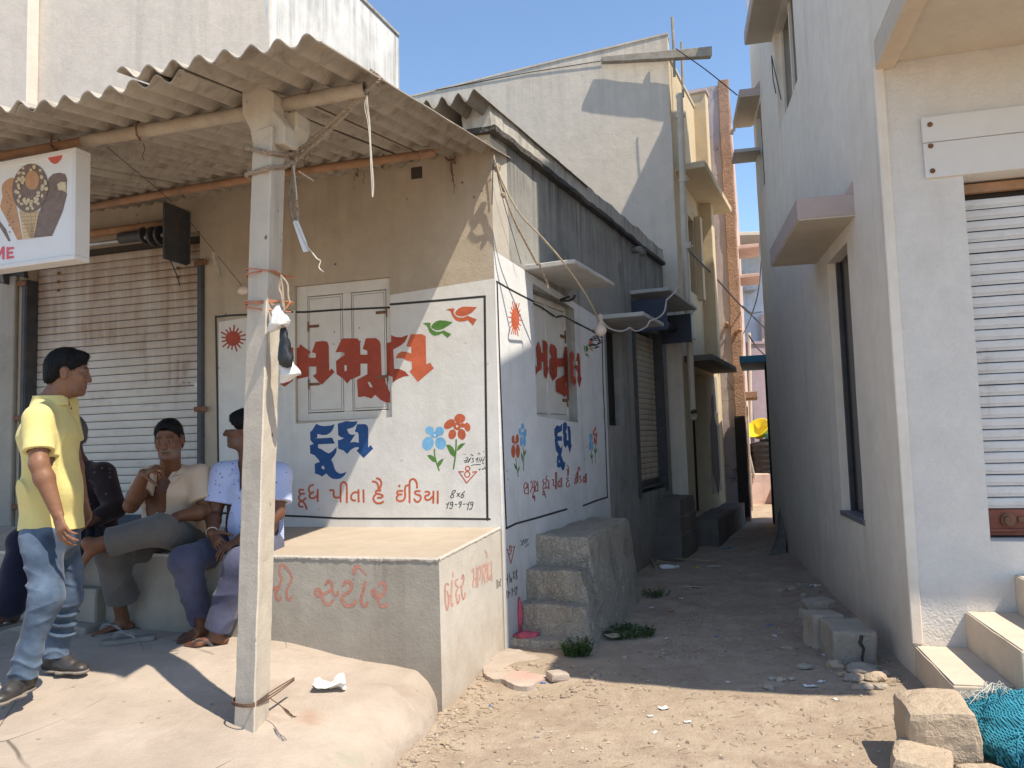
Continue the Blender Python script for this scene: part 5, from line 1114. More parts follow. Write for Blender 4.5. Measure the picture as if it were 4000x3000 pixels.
b = MB(); b.pbox(BS, -0.002, 2.1, 7.301, 7.36, -0.25, 0.02); b.build('coping', M['soffit'], bh, bevel=0.01)
b = MB(); b.pbox(BS, 1.98, 2.22, 2.75, 7.55, -0.1, 0.215); b.build('fin', M['cream'], bh, bevel=0.012)
b = MB(); b.pbox(BS, 1.95, 2.25, 7.55, 7.60, -0.1, 0.24); b.build('fin_cap', M['mauve_edge'], bh, bevel=0.008)
b = MB(); b.pbox(BS, 0.12, 2.75, 5.58, 5.68, -0.02, 0.45); b.build('balcony_slab', M['cream'], bh, bevel=0.008)
b = MB(); b.pbox(BS, 0.12, 2.70, 2.70, 2.79, -0.02, 0.42); b.build('window_slab', M['dark_cement'], bh, bevel=0.008)
b = MB(); b.pbox(BS, BW[0], BW[1], BW[2], BW[3], -0.24, -0.16); wdw = b.build('window', M['dark_glass'], bh)
b = MB()
for u in (BW[0]+.02, (BW[0]+BW[1])/2-.02, BW[1]-.06): b.pbox(BS, u, u+.04, BW[2]+.01, BW[3]-.01, -0.159, -0.12)
b.build('frame', M['timber'], wdw)
b = MB(); b.pbox(BS, BW[1]+.06, BW[1]+.24, BW[2]-.05, BW[3]+.1, 0.0, 0.10); b.build('pilaster', M['cream'], bh, bevel=0.008)
b = MB(); b.pbox(BS, 0.5, 1.95, 0.36, 2.61, -0.30, -0.22); b.pbox(BS, 1.2, 1.24, 0.4, 2.6, -0.22, -0.2); b.build('door', M['dark_door'], bh)
b = MB(); b.extrude([BS.at(1.96+x, z, 0.003) for x, z in ((0.1, 1.0), (0.62, 0.55), (0.85, 0.85), (0.80, 1.75), (0.55, 1.95), (0.60, 2.1), (0.56, 2.3), (0.42, 2.33), (0.30, 2.15), (0.33, 1.98), (0.12, 1.75))], BS.n*.002); b.build('soot_patch', M['dark_door'], bh)
b = MB(); b.pbox(BS, 1.96, 3.0, 0.62, 2.65, 0.0, 0.0025); b.build('wall_tone_patch', M['bench'], bh)
b = MB(); b.pbox(BS, 0.3, 3.2, -0.1, 0.38, 0, 0.35); b.pbox(BS, 0.35, 1.9, 0.381, 0.40, 0, 0.33); b.build('plinth', M['dark_cement'], bh, bevel=0.015, rough=(0.01, 4, 0.2))
# drain pipe with joints
pp = [BFp.px(2655, 385, .07), BFp.px(2663, 600, .07), BFp.px(2675, 960, .07), BFp.px(2692, 1300, .07), BFp.px(2706, 1600, .07)]
dp = thing('drain_pipe', 'cream drain pipe running down the corner of the cream house', 'pipe', tuple(pp[-1]))
b = MB(); b.tube(catmull([BFp.px(2652, 375, -.02), BFp.px(2653, 378, .05)]+pp+[BFp.px(2712, 1625, .10)], 4), 0.048, 14); b.build('pipe', M['pvc'], dp, smooth=True)
b = MB()
for x, y in ((2668, 450), (2682, 700), (2697, 960), (2705, 1215), (2707, 1325)):
    q = BFp.px(x-13, y, .07); b.tube([q+[0, 0, .05], q-[0, 0, .05]], 0.056, 14); b.pbox(BFp, float(np.dot(q-BC, BFp.d))-.08, float(np.dot(q-BC, BFp.d))+.08, q[2]-.012, q[2]+.012, 0.0, 0.05)
b.build('joint', M['pvc'], dp, smooth=False)
b = MB(); q = BFp.px(2708, 1606, .10); b.tube([q, q+[0.01, -.02, -.03]], 0.043, 14); b.build('mouth', M['grey_gap'], dp)
# lashed plank and rods on its roof corner
pk = thing('roof_plank', 'weathered plank jutting out past the top of the cream house', 'plank', tuple(BFp.px(2360, 230, .3)))
yA = 10.9; b = MB(); L0 = BFp.px(2350, 232, .12); L2 = BFp.px(2778, 205, .16)
b.hexa([L0+[0, -.04, -.055], L2+[0, -.04, -.075], L2+[0, .06, -.075], L0+[0, .06, -.055], L0+[0, -.04, .03], L2+[0, -.04, .075], L2+[0, .06, .075], L0+[0, .06, .03]]); b.build('board', M['timber'], pk, bevel=0.006, rough=(0.008, 4, 0.3))
b = MB(); b.tube([onY(2625, 68, 11.0), onY(2630, 160, 11.0), onY(2634, 300, 11.1)], 0.022, 7); b.build('rod', M['timber'], pk)
b = MB(); b.tube([onY(2662, 165, 11.25), onY(2668, 380, 11.25)], 0.02, 7); b.build('rod', M['timber'], pk)
b = MB(); b.tube([onY(2462, 172, 11.6), onY(2468, 350, 11.62)], 0.03, 7); b.build('rod', M['bench'], pk)
b = MB(); b.tube([onY(2558, 148, 11.3), onY(2548, 215, 11.3)], 0.014, 6); b.build('rod', M['timber'], pk)

# second stair block by the alley shutter, dark
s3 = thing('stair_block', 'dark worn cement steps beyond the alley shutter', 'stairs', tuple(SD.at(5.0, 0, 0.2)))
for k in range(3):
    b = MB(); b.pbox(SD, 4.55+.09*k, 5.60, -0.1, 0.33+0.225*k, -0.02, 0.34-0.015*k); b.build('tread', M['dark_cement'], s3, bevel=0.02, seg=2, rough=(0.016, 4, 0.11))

# ------------------------------------------------------------------ next houses along the alley's left side
P3 = BS.at(3.5, 0, 0.30); P3F = Plane(BS.at(3.5, 0, 0.42), -19); P3S = Plane(BS.at(3.5, 0, 0.42), 72.6)
ph = thing('pink_house', 'tall pink house with a terracotta corner pillar down the alley', 'house', tuple(P3F.P))
uw = -1.3
wall('wall', P3F, uw, -0.20, -0.1, 8.3, M['mauve_stain'], ph, thick=0.2, amp=0.004, cell=0.4)
b = MB(); b.pbox(P3F, -0.20, 0.0, -0.1, 8.38, -0.3, 0.045); b.build('corner_pillar', M['terracotta'], ph, bevel=0.015, rough=(0.02, 2.5, 0.25))
wall('wall', P3S, 0.0, 9.0, -0.1, 8.3, M['pink'], ph, thick=0.2, amp=0.004, cell=0.6)
e = P3F.at(uw, 0, -.1); f = P3S.at(9, 0, -.1); g = f+(e-P3F.P)
b = MB(); b.extrude([f, g, g+[0, 0, 8.2], f+[0, 0, 8.2]], (0.03, .1, 0)); b.extrude([g, e, e+[0, 0, 8.2], g+[0, 0, 8.2]], (-.1, .03, 0)); b.prism([tuple(e[:2]), tuple(P3F.at(-.05, 0, -.15)[:2]), tuple(f[:2]), tuple(g[:2])], 8.0, 8.1); b.build('roof', M['pink'], ph)
for x0, y0, y1 in ((2908, 1062, 0), (2916, 1118, 0)):
    z = 0
for u0, z in ((2.2, 5.6), (3.4, 5.2)):
    b = MB(); b.pbox(P3S, u0, u0+1.0, z, z+.08, -0.02, 0.42); b.build('window_slab', M['pink'], ph, bevel=0.008)
b = MB(); b.pbox(P3S, 0.6, 1.5, 0.15, 2.15, 0.002, 0.03); b.build('door', M['timber'], ph, bevel=0.005)
b = MB(); b.pbox(P3S, 0.45, 1.7, 2.30, 2.42, -0.02, 0.22); b.build('window_slab', M['terracotta'], ph, bevel=0.008)
b = MB(); q0 = P3F.px(2836, 1275, 0); b.tube([q0, q0+P3F.n*0.55+[.05, 0, -.02]], 0.035, 10); q0 = P3F.px(2872, 1302, 0); b.tube([q0, q0+P3F.n*0.45+[.12, 0, 0]], 0.035, 10); b.build('waste_pipe', M['rust_pipe'], ph, smooth=True)
b = MB(); b.pbox(P3F, -0.21, -0.02, 0.1, 1.95, 0.046, 0.075); b.build('door', M['dark_door'], ph)

# ------------------------------------------------------------------ white house on the right
KR = onz(3582, 2665, 0.0); RF = Plane(KR, -14.4); RL = Plane(KR, 78.4, -1)
rh = thing('white_house', 'white two storey house on the right with a shuttered shop front', 'house', tuple(KR))
RSH = (0.478, 3.2, 0.885, 3.24); RW1 = (1.135, 1.938, 0.90, 3.13); RW2 = (2.85, 4.235, 5.30, 6.53); RW3 = (5.80, 6.42, 5.15, 6.36)
wall('wall', RF, 0.0, 6.5, -0.1, 8.76, M['right_front'], rh, holes=(RSH,), thick=0.3, amp=0.003, cell=0.3)
wall('wall', RL, 0.0, 6.72, -0.1, 8.76, M['right'], rh, holes=(RW1, RW2, RW3), thick=0.22, amp=0.004, cell=0.3)
e = RF.at(6.5, 0, -.1); f = RL.at(6.7, 0, -.1); g = e+(f-KR)
b = MB(); b.extrude([f, g, g+[0, 0, 8.6], f+[0, 0, 8.6]], (0.02, .1, 0)); b.extrude([g, e, e+[0, 0, 8.6], g+[0, 0, 8.6]], (.1, -.03, 0)); b.prism([tuple(KR[:2]+[.15, .15]), tuple(e[:2]), tuple(g[:2]), tuple(f[:2])], 8.4, 8.5); b.build('roof', M['right'], rh)
b = MB(); b.pbox(RF, -0.016, 0.05, 0.24, 4.05, -0.05, 0.016); b.build('corner_bead', M['right'], rh, bevel=0.006)
# upper storey over the street: slab with drip beam, closed front wall; unseen parts shaped to cast the alley shadow
PJ = 1.42
b = MB(); b.pbox(RF, 0.0, 1.95, 4.064, 4.22, 0.001, PJ); b.pbox(RF, 1.9505, 6.5, 4.064, 4.22, 0.001, 0.97); b.build('balcony_slab', M['soffit'], rh, bevel=0.006)
b = MB(); b.pbox(RF, -0.004, 0.115, 4.022, 4.063, 0.0, PJ); b.pbox(RF, 0.1155, 1.95, 4.022, 4.063, PJ-.12, PJ); b.build('drip_beam', M['step_cream'], rh, bevel=0.004)
b = MB(); b.pbox(RF, 0.0, 6.5, 4.221, 7.2, 0.75, 0.95); b.pbox(RF, 0.0, 0.2, 4.221, 7.2, 0.001, 0.75); b.build('upper_front', M['right'], rh)
def side_window(H, rec, mull, glass='dark_glass'):
    b = MB(); b.pbox(RL, H[0]+.001, H[1]-.001, H[2]+.001, H[3]-.001, -rec-.05, -rec); w = b.build('window', M[glass], rh)
    b = MB()
    for u in [H[0]+.001, H[1]-.051]+mull: b = MB(); b.pbox(RL, u, u+.05, H[2]+.002, H[3]-.002, -rec+.0005, -rec+.03); b.build('frame', M['dark_steel'] if not mull else M['right'], w)
    return w
side_window(RW1, 0.10, [])
w = side_window(RW2, 0.10, [3.55]); side_window(RW3, 0.10, [])
b = MB(); b.pbox(RL, 1.10, 1.98, 0.86, 0.905, -0.2, 0.012); b.build('sill', plain('dark slate sill', (0.16, 0.17, 0.19), 0.5), rh, bevel=0.004)
b = MB(); b.tube([RL.at(1.24, 1.55, -.09), RL.at(1.24, 1.78, -.06), RL.at(1.26, 1.9, -.08)], 0.012, 7); b.tube([RL.at(1.24, 1.70, -.15), RL.at(1.24, 1.70, -.06)], 0.01, 7); b.build('latch', M['rust'], rh)
def rslab(u0, u1, z, dep, th, fins=True, mat='mauve_edge'):
    b = MB(); b.pbox(RL, u0, u1, z, z+th, -0.02, dep); o = b.build('window_slab', M[mat], rh, bevel=0.005)
    b = MB(); b.pbox(RL, u0+.004, u1-.004, z-.012, z-.0005, 0.001, dep-.006); b.build('soffit', M['soffit'], o)
    if fins:
        b = MB(); b.extrude([RL.at(u0-.001, z+th, .001), RL.at(u0-.001, z+th+.10, .001), RL.at(u0-.001, z+th, .07)], RL.d*.05); b.build('cheek', M[mat], o)
    return o
rslab(0.80, 2.48, 3.265, 0.42, 0.165); rslab(2.60, 4.45, 6.555, 0.33, 0.15); rslab(5.78, 6.95, 6.465, 0.285, 0.10)
b = MB(); b.tube([RL.at(6.95, 6.44, .27), RL.at(6.99, 6.43, .30), RL.at(7.0, 6.38, .31)], 0.03, 8); b.build('spout', M['right'], rh, smooth=True)
b = MB(); b.pbox(RL, 6.22, 6.72, 5.80, 5.85, -0.02, 0.36); b.build('window_slab', M['slab_edge'], rh, bevel=0.004)
b = MB(); b.tube([RL.at(3.9, 5.55, .01), RL.at(4.32, 6.3, .03), RL.at(4.36, 6.0, .02), RL.at(4.28, 5.8, .01)], 0.006, 6); b.build('wire_loop', M['wire'], rh)
# sign boards, shutter
b = MB(); b.pbox(RF, 0.250, 3.3, 3.482, 3.655, 0.001, 0.022); bd = b.build('board', M['white_board'], rh, bevel=0.003)
b = MB(); b.pbox(RF, 0.252, 3.3, 3.243, 3.478, 0.001, 0.022); b.build('board', M['white_board'], rh, bevel=0.003)
for u, z in ((0.30, 3.599), (0.295, 3.455), (0.295, 3.287)):
    b = MB(); b.lathe(RF.at(u, z, 0.022), [(0.017, 0), (0.017, 0.004), (0.011, 0.006), (0.008, 0.012), (0.001, 0.014)], 10, RF.n); b.build('bolt', M['rust'], rh)
s4 = thing('roller_shutter', 'white roller shutter with chipped paint on the right house', 'shutter', tuple(RF.at(1.8, 0.9, -.2)))
shutter(RF, 0.50, 3.18, 1.075, 3.16, -0.19, 0.0735, M['shutter3'], s4, double=True)
b = MB(); b.pbox(RF, 0.485, 3.19, 0.90, 1.068, -0.215, -0.185); b.pbox(RF, 0.485, 3.19, 0.925, 0.945, -0.185, -0.165); b.build('bottom_bar', plain('red oxide bar', (0.26, 0.075, 0.045), 0.6, 0, 0.4, 8, 0, 0.4, dirt=((0.1, 0.06, 0.05), 0.5)), s4, bevel=0.004)
b = MB(); b.lathe(RF.at(0.64, 1.0, -0.185), [(0.045, 0), (0.045, 0.02), (0.03, 0.026), (0.03, 0.05), (0.001, 0.052)], 14, RF.n); b.pbox(RF, 0.70, 0.80, 0.985, 1.02, -0.185, -0.17); b.build('lock', M['rust'], s4)
b = MB(); b.pbox(RF, 0.48, 3.2, 0.885, 3.24, -0.28, -0.235); b.build('backing', M['grey_gap'], s4)
b = MB(); b.pbox(RF, 0.482, 3.19, 3.165, 3.225, -0.2, -0.15); b.build('head_rail', M['rust_pipe'], s4, bevel=0.004)
# street steps in front
ss = thing('front_steps', 'cream cement steps climbing to the right house shutter', 'steps', tuple(RF.at(0.6, 0, .4)))
for k, (u0, u1, z, pj) in enumerate(((0.0, 0.300, 0.222, 0.80), (0.300, 0.592, 0.445, 0.92), (0.592, 3.5, 0.676, 1.00))):
    b = MB(); b.pbox(RF, u0+.001, u1 if k < 2 else u1, -0.1, z, 0.002, pj); o = b.build('step', M['step_cream'], ss, bevel=0.008, seg=2, rough=(0.004, 4, 0.12))
    b = MB(); b.pbox(RF, u0+.012, u1-.002, z+.0005, z+.006, 0.004, pj-.012); b.build('step_top', M['step_top'], o, rough=(0.001, 9, 0.1))
b = MB(); b.pbox(RL, -0.78, 0.0, -0.1, 0.221, -0.02, 0.0015)

# house beyond, on the right side of the alley, with a blue slab
R2 = Plane(RL.at(6.74, 0, 0), 72, -1); R2F = Plane(R2.P, -14.4)
r2 = thing('far_right_house', 'low house beyond the white house, with a blue painted slab over the alley', 'house', tuple(R2.P))
wall('wall', R2, 0.0, 2.2, -0.1, 3.3, M['right'], r2, thick=0.2, amp=0.003, cell=0.5)
b = MB(); b.prism([tuple(R2.at(0, 0, -.05)[:2]), tuple(R2F.at(4, 0, -.05)[:2]), tuple((R2F.at(4, 0, 0)+R2.d*2.2)[:2]), tuple(R2.at(2.2, 0, -.05)[:2])], 3.2, 3.3); b.extrude([R2F.at(0.05, 0, -.02), R2F.at(4, 0, -.02), R2F.at(4, 3.2, -.02), R2F.at(0.05, 3.2, -.02)], -R2F.n*.15); b.build('roof', M['right'], r2)
zt2 = onY(2890, 1405, 12.6)[2]
b = MB(); b.pbox(R2, 0.30, 1.9, zt2-.11, zt2, -0.02, 0.40); b.build('window_slab', M['teal_slab'], r2, bevel=0.006)
b = MB(); b.pbox(R2, 0.5, 1.6, 0.2, zt2-.15, 0.001, 0.03); b.build('door', M['dark_door'], r2)
# far end of the alley
fh = thing('pale_blue_house', 'pale blue house closing the far end of the alley', 'house', tuple(onz(2950, 1800, 0)))
A0 = onY(2860, 1500, 27.0); b = MB(); zz = onY(2950, 962, 27)[2]
b.box([A0[0]+2.6, 28.5, zz/2], (6.0, 3.0, zz)); b.build('wall', M['paleblue'], fh)
b = MB(); b.box([A0[0]+2.6, 27.0, zz+.05], (6.1, 3.2, 0.12)); b.build('coping', M['soffit'], fh, bevel=0.01)
fp_ = onY(2978, 1290, 26.8); b = MB(); b.box(fp_+[.1, 0, 0], (.28, .1, 1.1)); b.build('window', M['pink'], fh); b = MB(); b.box(onY(2930, 1130, 26.7), (.4, .5, .12)); b.build('window_slab', M['slab_edge'], fh); b = MB(); b.box(onY(2925, 1070, 26.7), (.45, .6, .14)); b.build('window_slab', M['slab_edge'], fh)
mw = thing('mauve_house', 'low mauve house in front of the pale blue one down the alley', 'house', tuple(onz(2960, 1850, 0)))
q = onY(2928, 1345, 23); b = MB(); b.box([q[0]+2.5, 24, q[2]/2], (5.0, 2.0, q[2])); b.build('wall', M['mauve'], mw)
b = MB(); b.box([q[0]+2.5, 23.1, q[2]+.04], (5.1, .3, .08)); b.build('coping', M['mauve'], mw)
b = MB(); b.tube([onY(2926, 1300, 22.7), onY(2935, 1700, 22.7)], 0.05, 8); b.build('pipe', M['pvc'], mw)
# terrace with tank
tz = onY(2960, 1850, 17.5)[2]; tc = onY(2965, 1850, 17.5)
pt = thing('brick_platform', 'sunlit pinkish plinth under the black tank down the alley', 'plinth', (tc[0], tc[1], 0))
b = MB(); b.box([tc[0]+.75, 18.1, tz/2-.05], (1.9, 1.2, tz+.1)); b.build('body', M['pink'], pt, bevel=0.02, rough=(.02, 3, .3))
for k in range(3):
    b = MB(); b.box([tc[0]+.72, 17.35-.0*k-.25*(2-k), .18*(k+1)/2], (.8, .25, .18*(k+1))); b.build('step', M['terracotta'], pt, bevel=0.01)
tk = thing('water_tank', 'round black plastic water tank with ribs', 'tank', (tc[0]+.33, 17.9, tz)); th_ = onY(2965, 1738, 17.7)[2]-tz
b = MB(); hs = np.linspace(0, th_, 26); b.lathe((tc[0]+.33, 17.9, tz), [(0.40+0.012*math.cos(h/th_*2*math.pi*5), h) for h in hs]+[(0.30, th_+.06), (0.14, th_+.09)], 28); b.build('drum', M['black_tank'], tk, smooth=True)
b = MB(); b.lathe((tc[0]+.33, 17.9, tz+th_+.09), [(0.15, 0), (0.15, .04), (0.02, .06)], 20); b.build('lid', M['black_tank'], tk)
bs = thing('basin', 'yellow plastic basin tipped on the black tank', 'basin', (tc[0]+.2, 17.85, tz+th_+.09))
b = MB(); b.lathe((tc[0]+.18, 17.9, tz+th_+.34), [(0.16, -.12), (0.18, -.11), (0.27, .08), (0.29, .09), (0.275, .095), (0.17, -.095), (0.01, -.10)], 24, (-.55, -.45, .6)); b.build('bowl', M['yellow_plastic'], bs, smooth=True)
b = MB(); b.lathe((tc[0]+.36, 17.75, tz+th_+.15), [(0.09, 0), (0.13, .1), (0.12, .1), (0.08, .01)], 18); solo('basin', 'small green plastic tub beside the yellow basin', 'basin', b, M['green_plastic'])
b = MB(); b.box((tc[0]+.28, 17.8, tz+th_+.02), (.55, .5, .05)); 
b = MB(); b.tube([(tc[0]-.12, 17.45, tz-.1), (tc[0]-.28, 17.5, tz+.9)], 0.03, 7); solo('wooden_stick', 'pale stick leaning by the black tank', 'stick', b, M['timber'])
# ------------------------------------------------------------------ stones, rubble, net, litter, weeds
def gp(x, y, dz=0.0):
    p = onz(x, y, 0.0)
    for _ in range(4): p = onz(x, y, (porch_z(p[0], p[1]) if p[0] < porch_edge(p[1]) else ground_z(p[0], p[1]))+dz)
    return p
def stone(label, c, size, ang, mat, tilt=(0, 0), rough=0.018, bev=0.03, name='stone_block', cat='stone', sc=6.0):
    b = MB(); b.box(np.asarray(c)+[0, 0, size[2]/2], size, ang, tilt)
    return solo(name, label, cat, b, mat, bevel=bev, seg=2, rough=(rough, sc, 0.045), loc=c)
stone('big tan sandstone block beside the blue net', (2.02, 3.88, 0.01), (0.31, 0.33, 0.27), -14, M['sandstone'], (3, -3), 0.02, 0.045)
stone('lower tan stone half under the big sandstone block', (1.83, 3.66, -0.05), (0.24, 0.30, 0.17), -30, M['sandstone'], (2, 5), 0.02, 0.03)
stone('small flat tan stone wedged in front of the big block', (2.07, 3.60, -0.03), (0.22, 0.12, 0.10), 12, M['sandstone'], (0, 6), 0.02, 0.03)
q = gp(3345, 2600); s_a = stone('nearest grey brown stone block by the white wall, cracked down its front', (q[0]+.03, q[1]+.20, q[2]-.02), (0.29, 0.36, 0.25), -6, M['greystone'], (2, 2), 0.014, 0.025)
b = MB(); c = q+np.array([.05, .012, 0]); b.tube([c+[.005, 0, .20], c+[-.012, 0, .15], c+[.012, -.002, .11], c+[-.002, -.002, .05], c+[.004, 0, .0]], [0.012, 0.016, 0.01, 0.008, 0.005], 6); b.build('crack', M['grey_gap'], s_a)
q = gp(3230, 2535); stone('upright grey stone slab between the other two stone blocks', (q[0]+.02, q[1]+.10, q[2]-.02), (0.24, 0.22, 0.27), 4, M['greystone'], (-3, 2), 0.014, 0.025)
q = gp(3215, 2430); stone('farthest grey stone block of the row by the white wall, lower layer', (q[0], q[1]+.10, q[2]-.02), (0.27, 0.2, 0.11), 8, M['greystone'], (1, 1), 0.012, 0.02)
stone('thin grey stone lying on top of the farthest stone block', (q[0], q[1]+.10, q[2]+.095), (0.25, 0.18, 0.075), 4, M['greystone'], (2, -3), 0.016, 0.02)
rub = [(3265, 2610, .055, .05), (3372, 2622, .10, .045), (3330, 2660, .05, .04), (3420, 2660, .06, .05), (3140, 2612, .05, .03), (3015, 2655, .028, .02), (3050, 2660, .03, .022), (3010, 2690, .035, .025), (3092, 2655, .025, .018), (3075, 2535, .04, .02), (3385, 2690, .05, .03), (3440, 2690, .04, .03), (3350, 2690, .035, .025), (3025, 2485, .02, .015),
       (3050, 2312, .04, .03), (3090, 2305, .05, .035), (3140, 2330, .04, .03), (3120, 2290, .03, .03), (2440, 2572, .022, .014), (2040, 2724, .025, .015), (2100, 2880, .016, .01), (3290, 2640, .03, .025), (3460, 2640, .03, .03)]
kinds = ['pale', 'dusty', 'brown', 'grey', 'rounded', 'angular']
gr = 'rubble stones at the foot of the white wall'
places = ['in front of the cracked block', 'flat and largest, in front of the cracked block', 'under the flat stone', 'by the wall foot near the cracked block', 'alone on the path left of the rubble', 'leftmost of the small cluster', 'in the small cluster on the path', 'front of the small cluster', 'right end of the small cluster', 'alone on the path beyond the cluster', 'front edge of the rubble at the shadow line', 'rubble nearest the sandstone block', 'rubble just behind the shadow line', 'tiny one by the path middle',
          'beyond the stone blocks in the shade', 'between litter beyond the stone blocks', 'beside the farthest block', 'against the wall in the shade', 'on the shaded path before the weeds', 'on the sunlit dirt near the broken apron', 'on the sunlit dirt near the porch', 'leaning at the cracked block', 'tucked against the white wall foot']
for i, (x, y, r, h) in enumerate(rub):
    p = gp(x, y); b = MB(); b.ico(p+[0, 0, h*.35], r, 2, (1.1, .85, h/r*.8), .45, 1.4, i*3.1)
    solo('rubble_stone', f'small {kinds[i % 6]} rubble stone {places[i]}', 'stone', b, M['greystone'] if i % 3 else M['sandstone'], group=gr, loc=p)
# broken apron of concrete at the shop corner
def slab_patch(pts, h, mat, name, label, cat, seed=0):
    P = [gp(x, y) for x, y in pts]; Q = catmull([p[:2] for p in P], 5, True); z = np.mean([p[2] for p in P]); b = MB()
    Q = [q+np.array([nz((q[0]*14, q[1]*14, seed), 1)*.02, nz((q[0]*14, q[1]*14, seed+4), 1)*.02]) for q in Q]
    ar = sum(Q[i][0]*Q[(i+1) % len(Q)][1]-Q[(i+1) % len(Q)][0]*Q[i][1] for i in range(len(Q)))
    if ar < 0: Q = Q[::-1]
    b.prism([tuple(q) for q in Q], z-.06, z+h); return solo(name, label, cat, b, mat, loc=(P[0][0], P[0][1], z), rough=(.016, 7, .05))
slab_patch([(1890, 2600), (1985, 2545), (2060, 2560), (2185, 2600), (2160, 2640), (2080, 2690), (2020, 2700), (1960, 2672), (1900, 2655)], .018, M['porch'], 'broken_apron', 'broken pinkish concrete apron between shop corner and stairs', 'pavement')
stone('flat pale broken stone at the front of the cement stairs', gp(2180, 2655), (0.14, 0.10, 0.05), 20, M['porch'], (5, 4), .012, .015, 'broken_stone', 'stone')
# weeds
def weed(label, x, y, rad, n, h, seed):
    r = random.Random(seed); p0 = gp(x, y); t_ = thing('weed', label, 'plant', p0); lv = MB(); stx = MB()
    for i in range(n):
        a = r.uniform(0, 6.28); q = rad*math.sqrt(r.random()); base = p0+[q*math.cos(a)*1.3, q*math.sin(a), 0]
        lean = np.array([math.cos(a), math.sin(a), 0])*r.uniform(.02, .06); tip = base+lean+[0, 0, r.uniform(.4, 1)*h]; mid = (base+tip)/2+[0, 0, .01]
        stx.tube([base, mid, tip], [.002, .0016, .001], 4)
        for k in range(5):
            f = r.uniform(.25, 1); c = base*(1-f)+tip*f; d = unit([r.uniform(-1, 1), r.uniform(-1, 1), r.uniform(-.2, .8)]); s_ = unit(np.cross(d, [0.1, 0.2, 1])); L = r.uniform(.015, .03); w = L*.35
            lv.add([c, c+d*L*.5+s_*w, c+d*L, c+d*L*.5-s_*w], [(0, 1, 2, 3)])
    lo = lv.build('foliage', M['leaf'], t_); lo['kind'] = 'stuff'; so = stx.build('stem', M['leaf'], t_); so['kind'] = 'stuff'
weed('low green weeds spreading over the dirt right of the cement stairs', 2440, 2480, .17, 230, .055, 1)
weed('tuft of green weed at the foot of the cement stairs', 2252, 2560, .07, 150, .13, 2)
weed('sparse dry weed by litter in the alley', 2560, 2330, .10, 60, .07, 4)
# litter: single pieces
def crumple(name, label, x, y, w, h, mat, seed, amp=.3, ang=0, lift=0.004, cat='litter', group=None, flat=False):
    p = gp(x, y); n = 9; V = []; F = []
    for j in range(n):
        for i in range(n):
            u, v = (i/(n-1)-.5)*w, (j/(n-1)-.5)*h; k = min(w, h)*amp
            z = 0 if flat else k*(nz((u/w*3, v/h*3, seed), 1)+.5*nz((u/w*8, v/h*8, seed), 1))
            ca, sa = math.cos(R_(ang)), math.sin(R_(ang)); jx = .12*w*nz((j*.7, seed, i*.3), 1)
            V.append((p[0]+(u+jx)*ca-v*sa, p[1]+(u+jx)*sa+v*ca, p[2]+lift+max(z+k*.35, 0)))
    for j in range(n-1):
        for i in range(n-1): F.append((j*n+i, j*n+i+1, (j+1)*n+i+1, (j+1)*n+i))
    N = len(V); V += [(a, b_, c-.0015) for a, b_, c in V]; F += [tuple(N+k for k in f[::-1]) for f in F]
    m = MB(); m.add(V, F); return solo(name, label, cat, m, mat, group=group, loc=p)
crumple('paper_scrap', 'crumpled white paper lying on the porch right of the post', 1285, 2695, .17, .10, M['litter'], 1, .75, 8)
LI = [('paper_scrap', 'white paper scrap in the middle of the sunlit dirt', 2593, 2770, .055, .04, 'litter', 15), ('paper_scrap', 'small white folded paper on the sunlit dirt, nearest the camera', 2685, 2823, .038, .03, 'litter', -8), ('wrapper', 'blue and white wrapper on the broken apron edge', 2118, 2669, .05, .018, 'blue_plastic', -25), ('wrapper', 'tiny blue wrapper on the dirt beside the porch', 1915, 2757, .012, .03, 'blue_plastic', 10),
      ('wrapper', 'green plastic wrapper in the shaded alley', 2845, 2143, .18, .10, 'green_plastic', 10), ('paper_scrap', 'white paper sheet on the alley floor by the dark steps', 2618, 2220, .22, .14, 'litter', -12), ('wrapper', 'orange wrapper on the shaded alley floor', 2620, 2390, .07, .04, 'orange_string', 20), ('paper_scrap', 'white paper bit by the foot of the white wall', 3185, 2290, .09, .07, 'litter', 20),
      ('paper_scrap', 'white scrap on the rubble edge at the shadow line', 3165, 2683, .09, .035, 'litter', -5), ('paper_scrap', 'small white scrap left of the rubble edge', 3210, 2665, .04, .03, 'litter', 30), ('paper_scrap', 'pale scrap on the path by the upright slab', 3025, 2487, .035, .03, 'litter', 0), ('paper_scrap', 'white scrap before the cracked block', 3218, 2560, .035, .03, 'litter', 50),
      ('wrapper', 'yellow wrapper in the litter by the dark steps', 2725, 2217, .06, .04, 'yellow_plastic', 10), ('paper_scrap', 'dull paper by the dark steps', 2790, 2215, .16, .08, 'litter_dull', -10), ('paper_scrap', 'long dull paper strip in the alley litter', 2705, 2295, .20, .05, 'litter_dull', -20), ('paper_scrap', 'small blue grey scrap mid path', 2800, 2488, .03, .02, 'blue_plastic', 0),
      ('paper_scrap', 'dull sheet lying far down the alley', 2870, 2100, .25, .08, 'litter_dull', 0), ('wrapper', 'dark blue wrapper on the shaded path', 3005, 2443, .07, .02, 'blue_plastic', 0), ('paper_scrap', 'white scrap on the path beyond the weeds', 2660, 2340, .04, .03, 'litter', 0), ('paper_scrap', 'pale scrap by the weeds', 2545, 2375, .05, .03, 'litter', 40)]
for i, (nm, lb, x, y, w, h, mt, an) in enumerate(LI): crumple(nm, lb, x, y, w, h, M[mt], i*2.3+1, .25, an, group='scraps of litter on the ground')
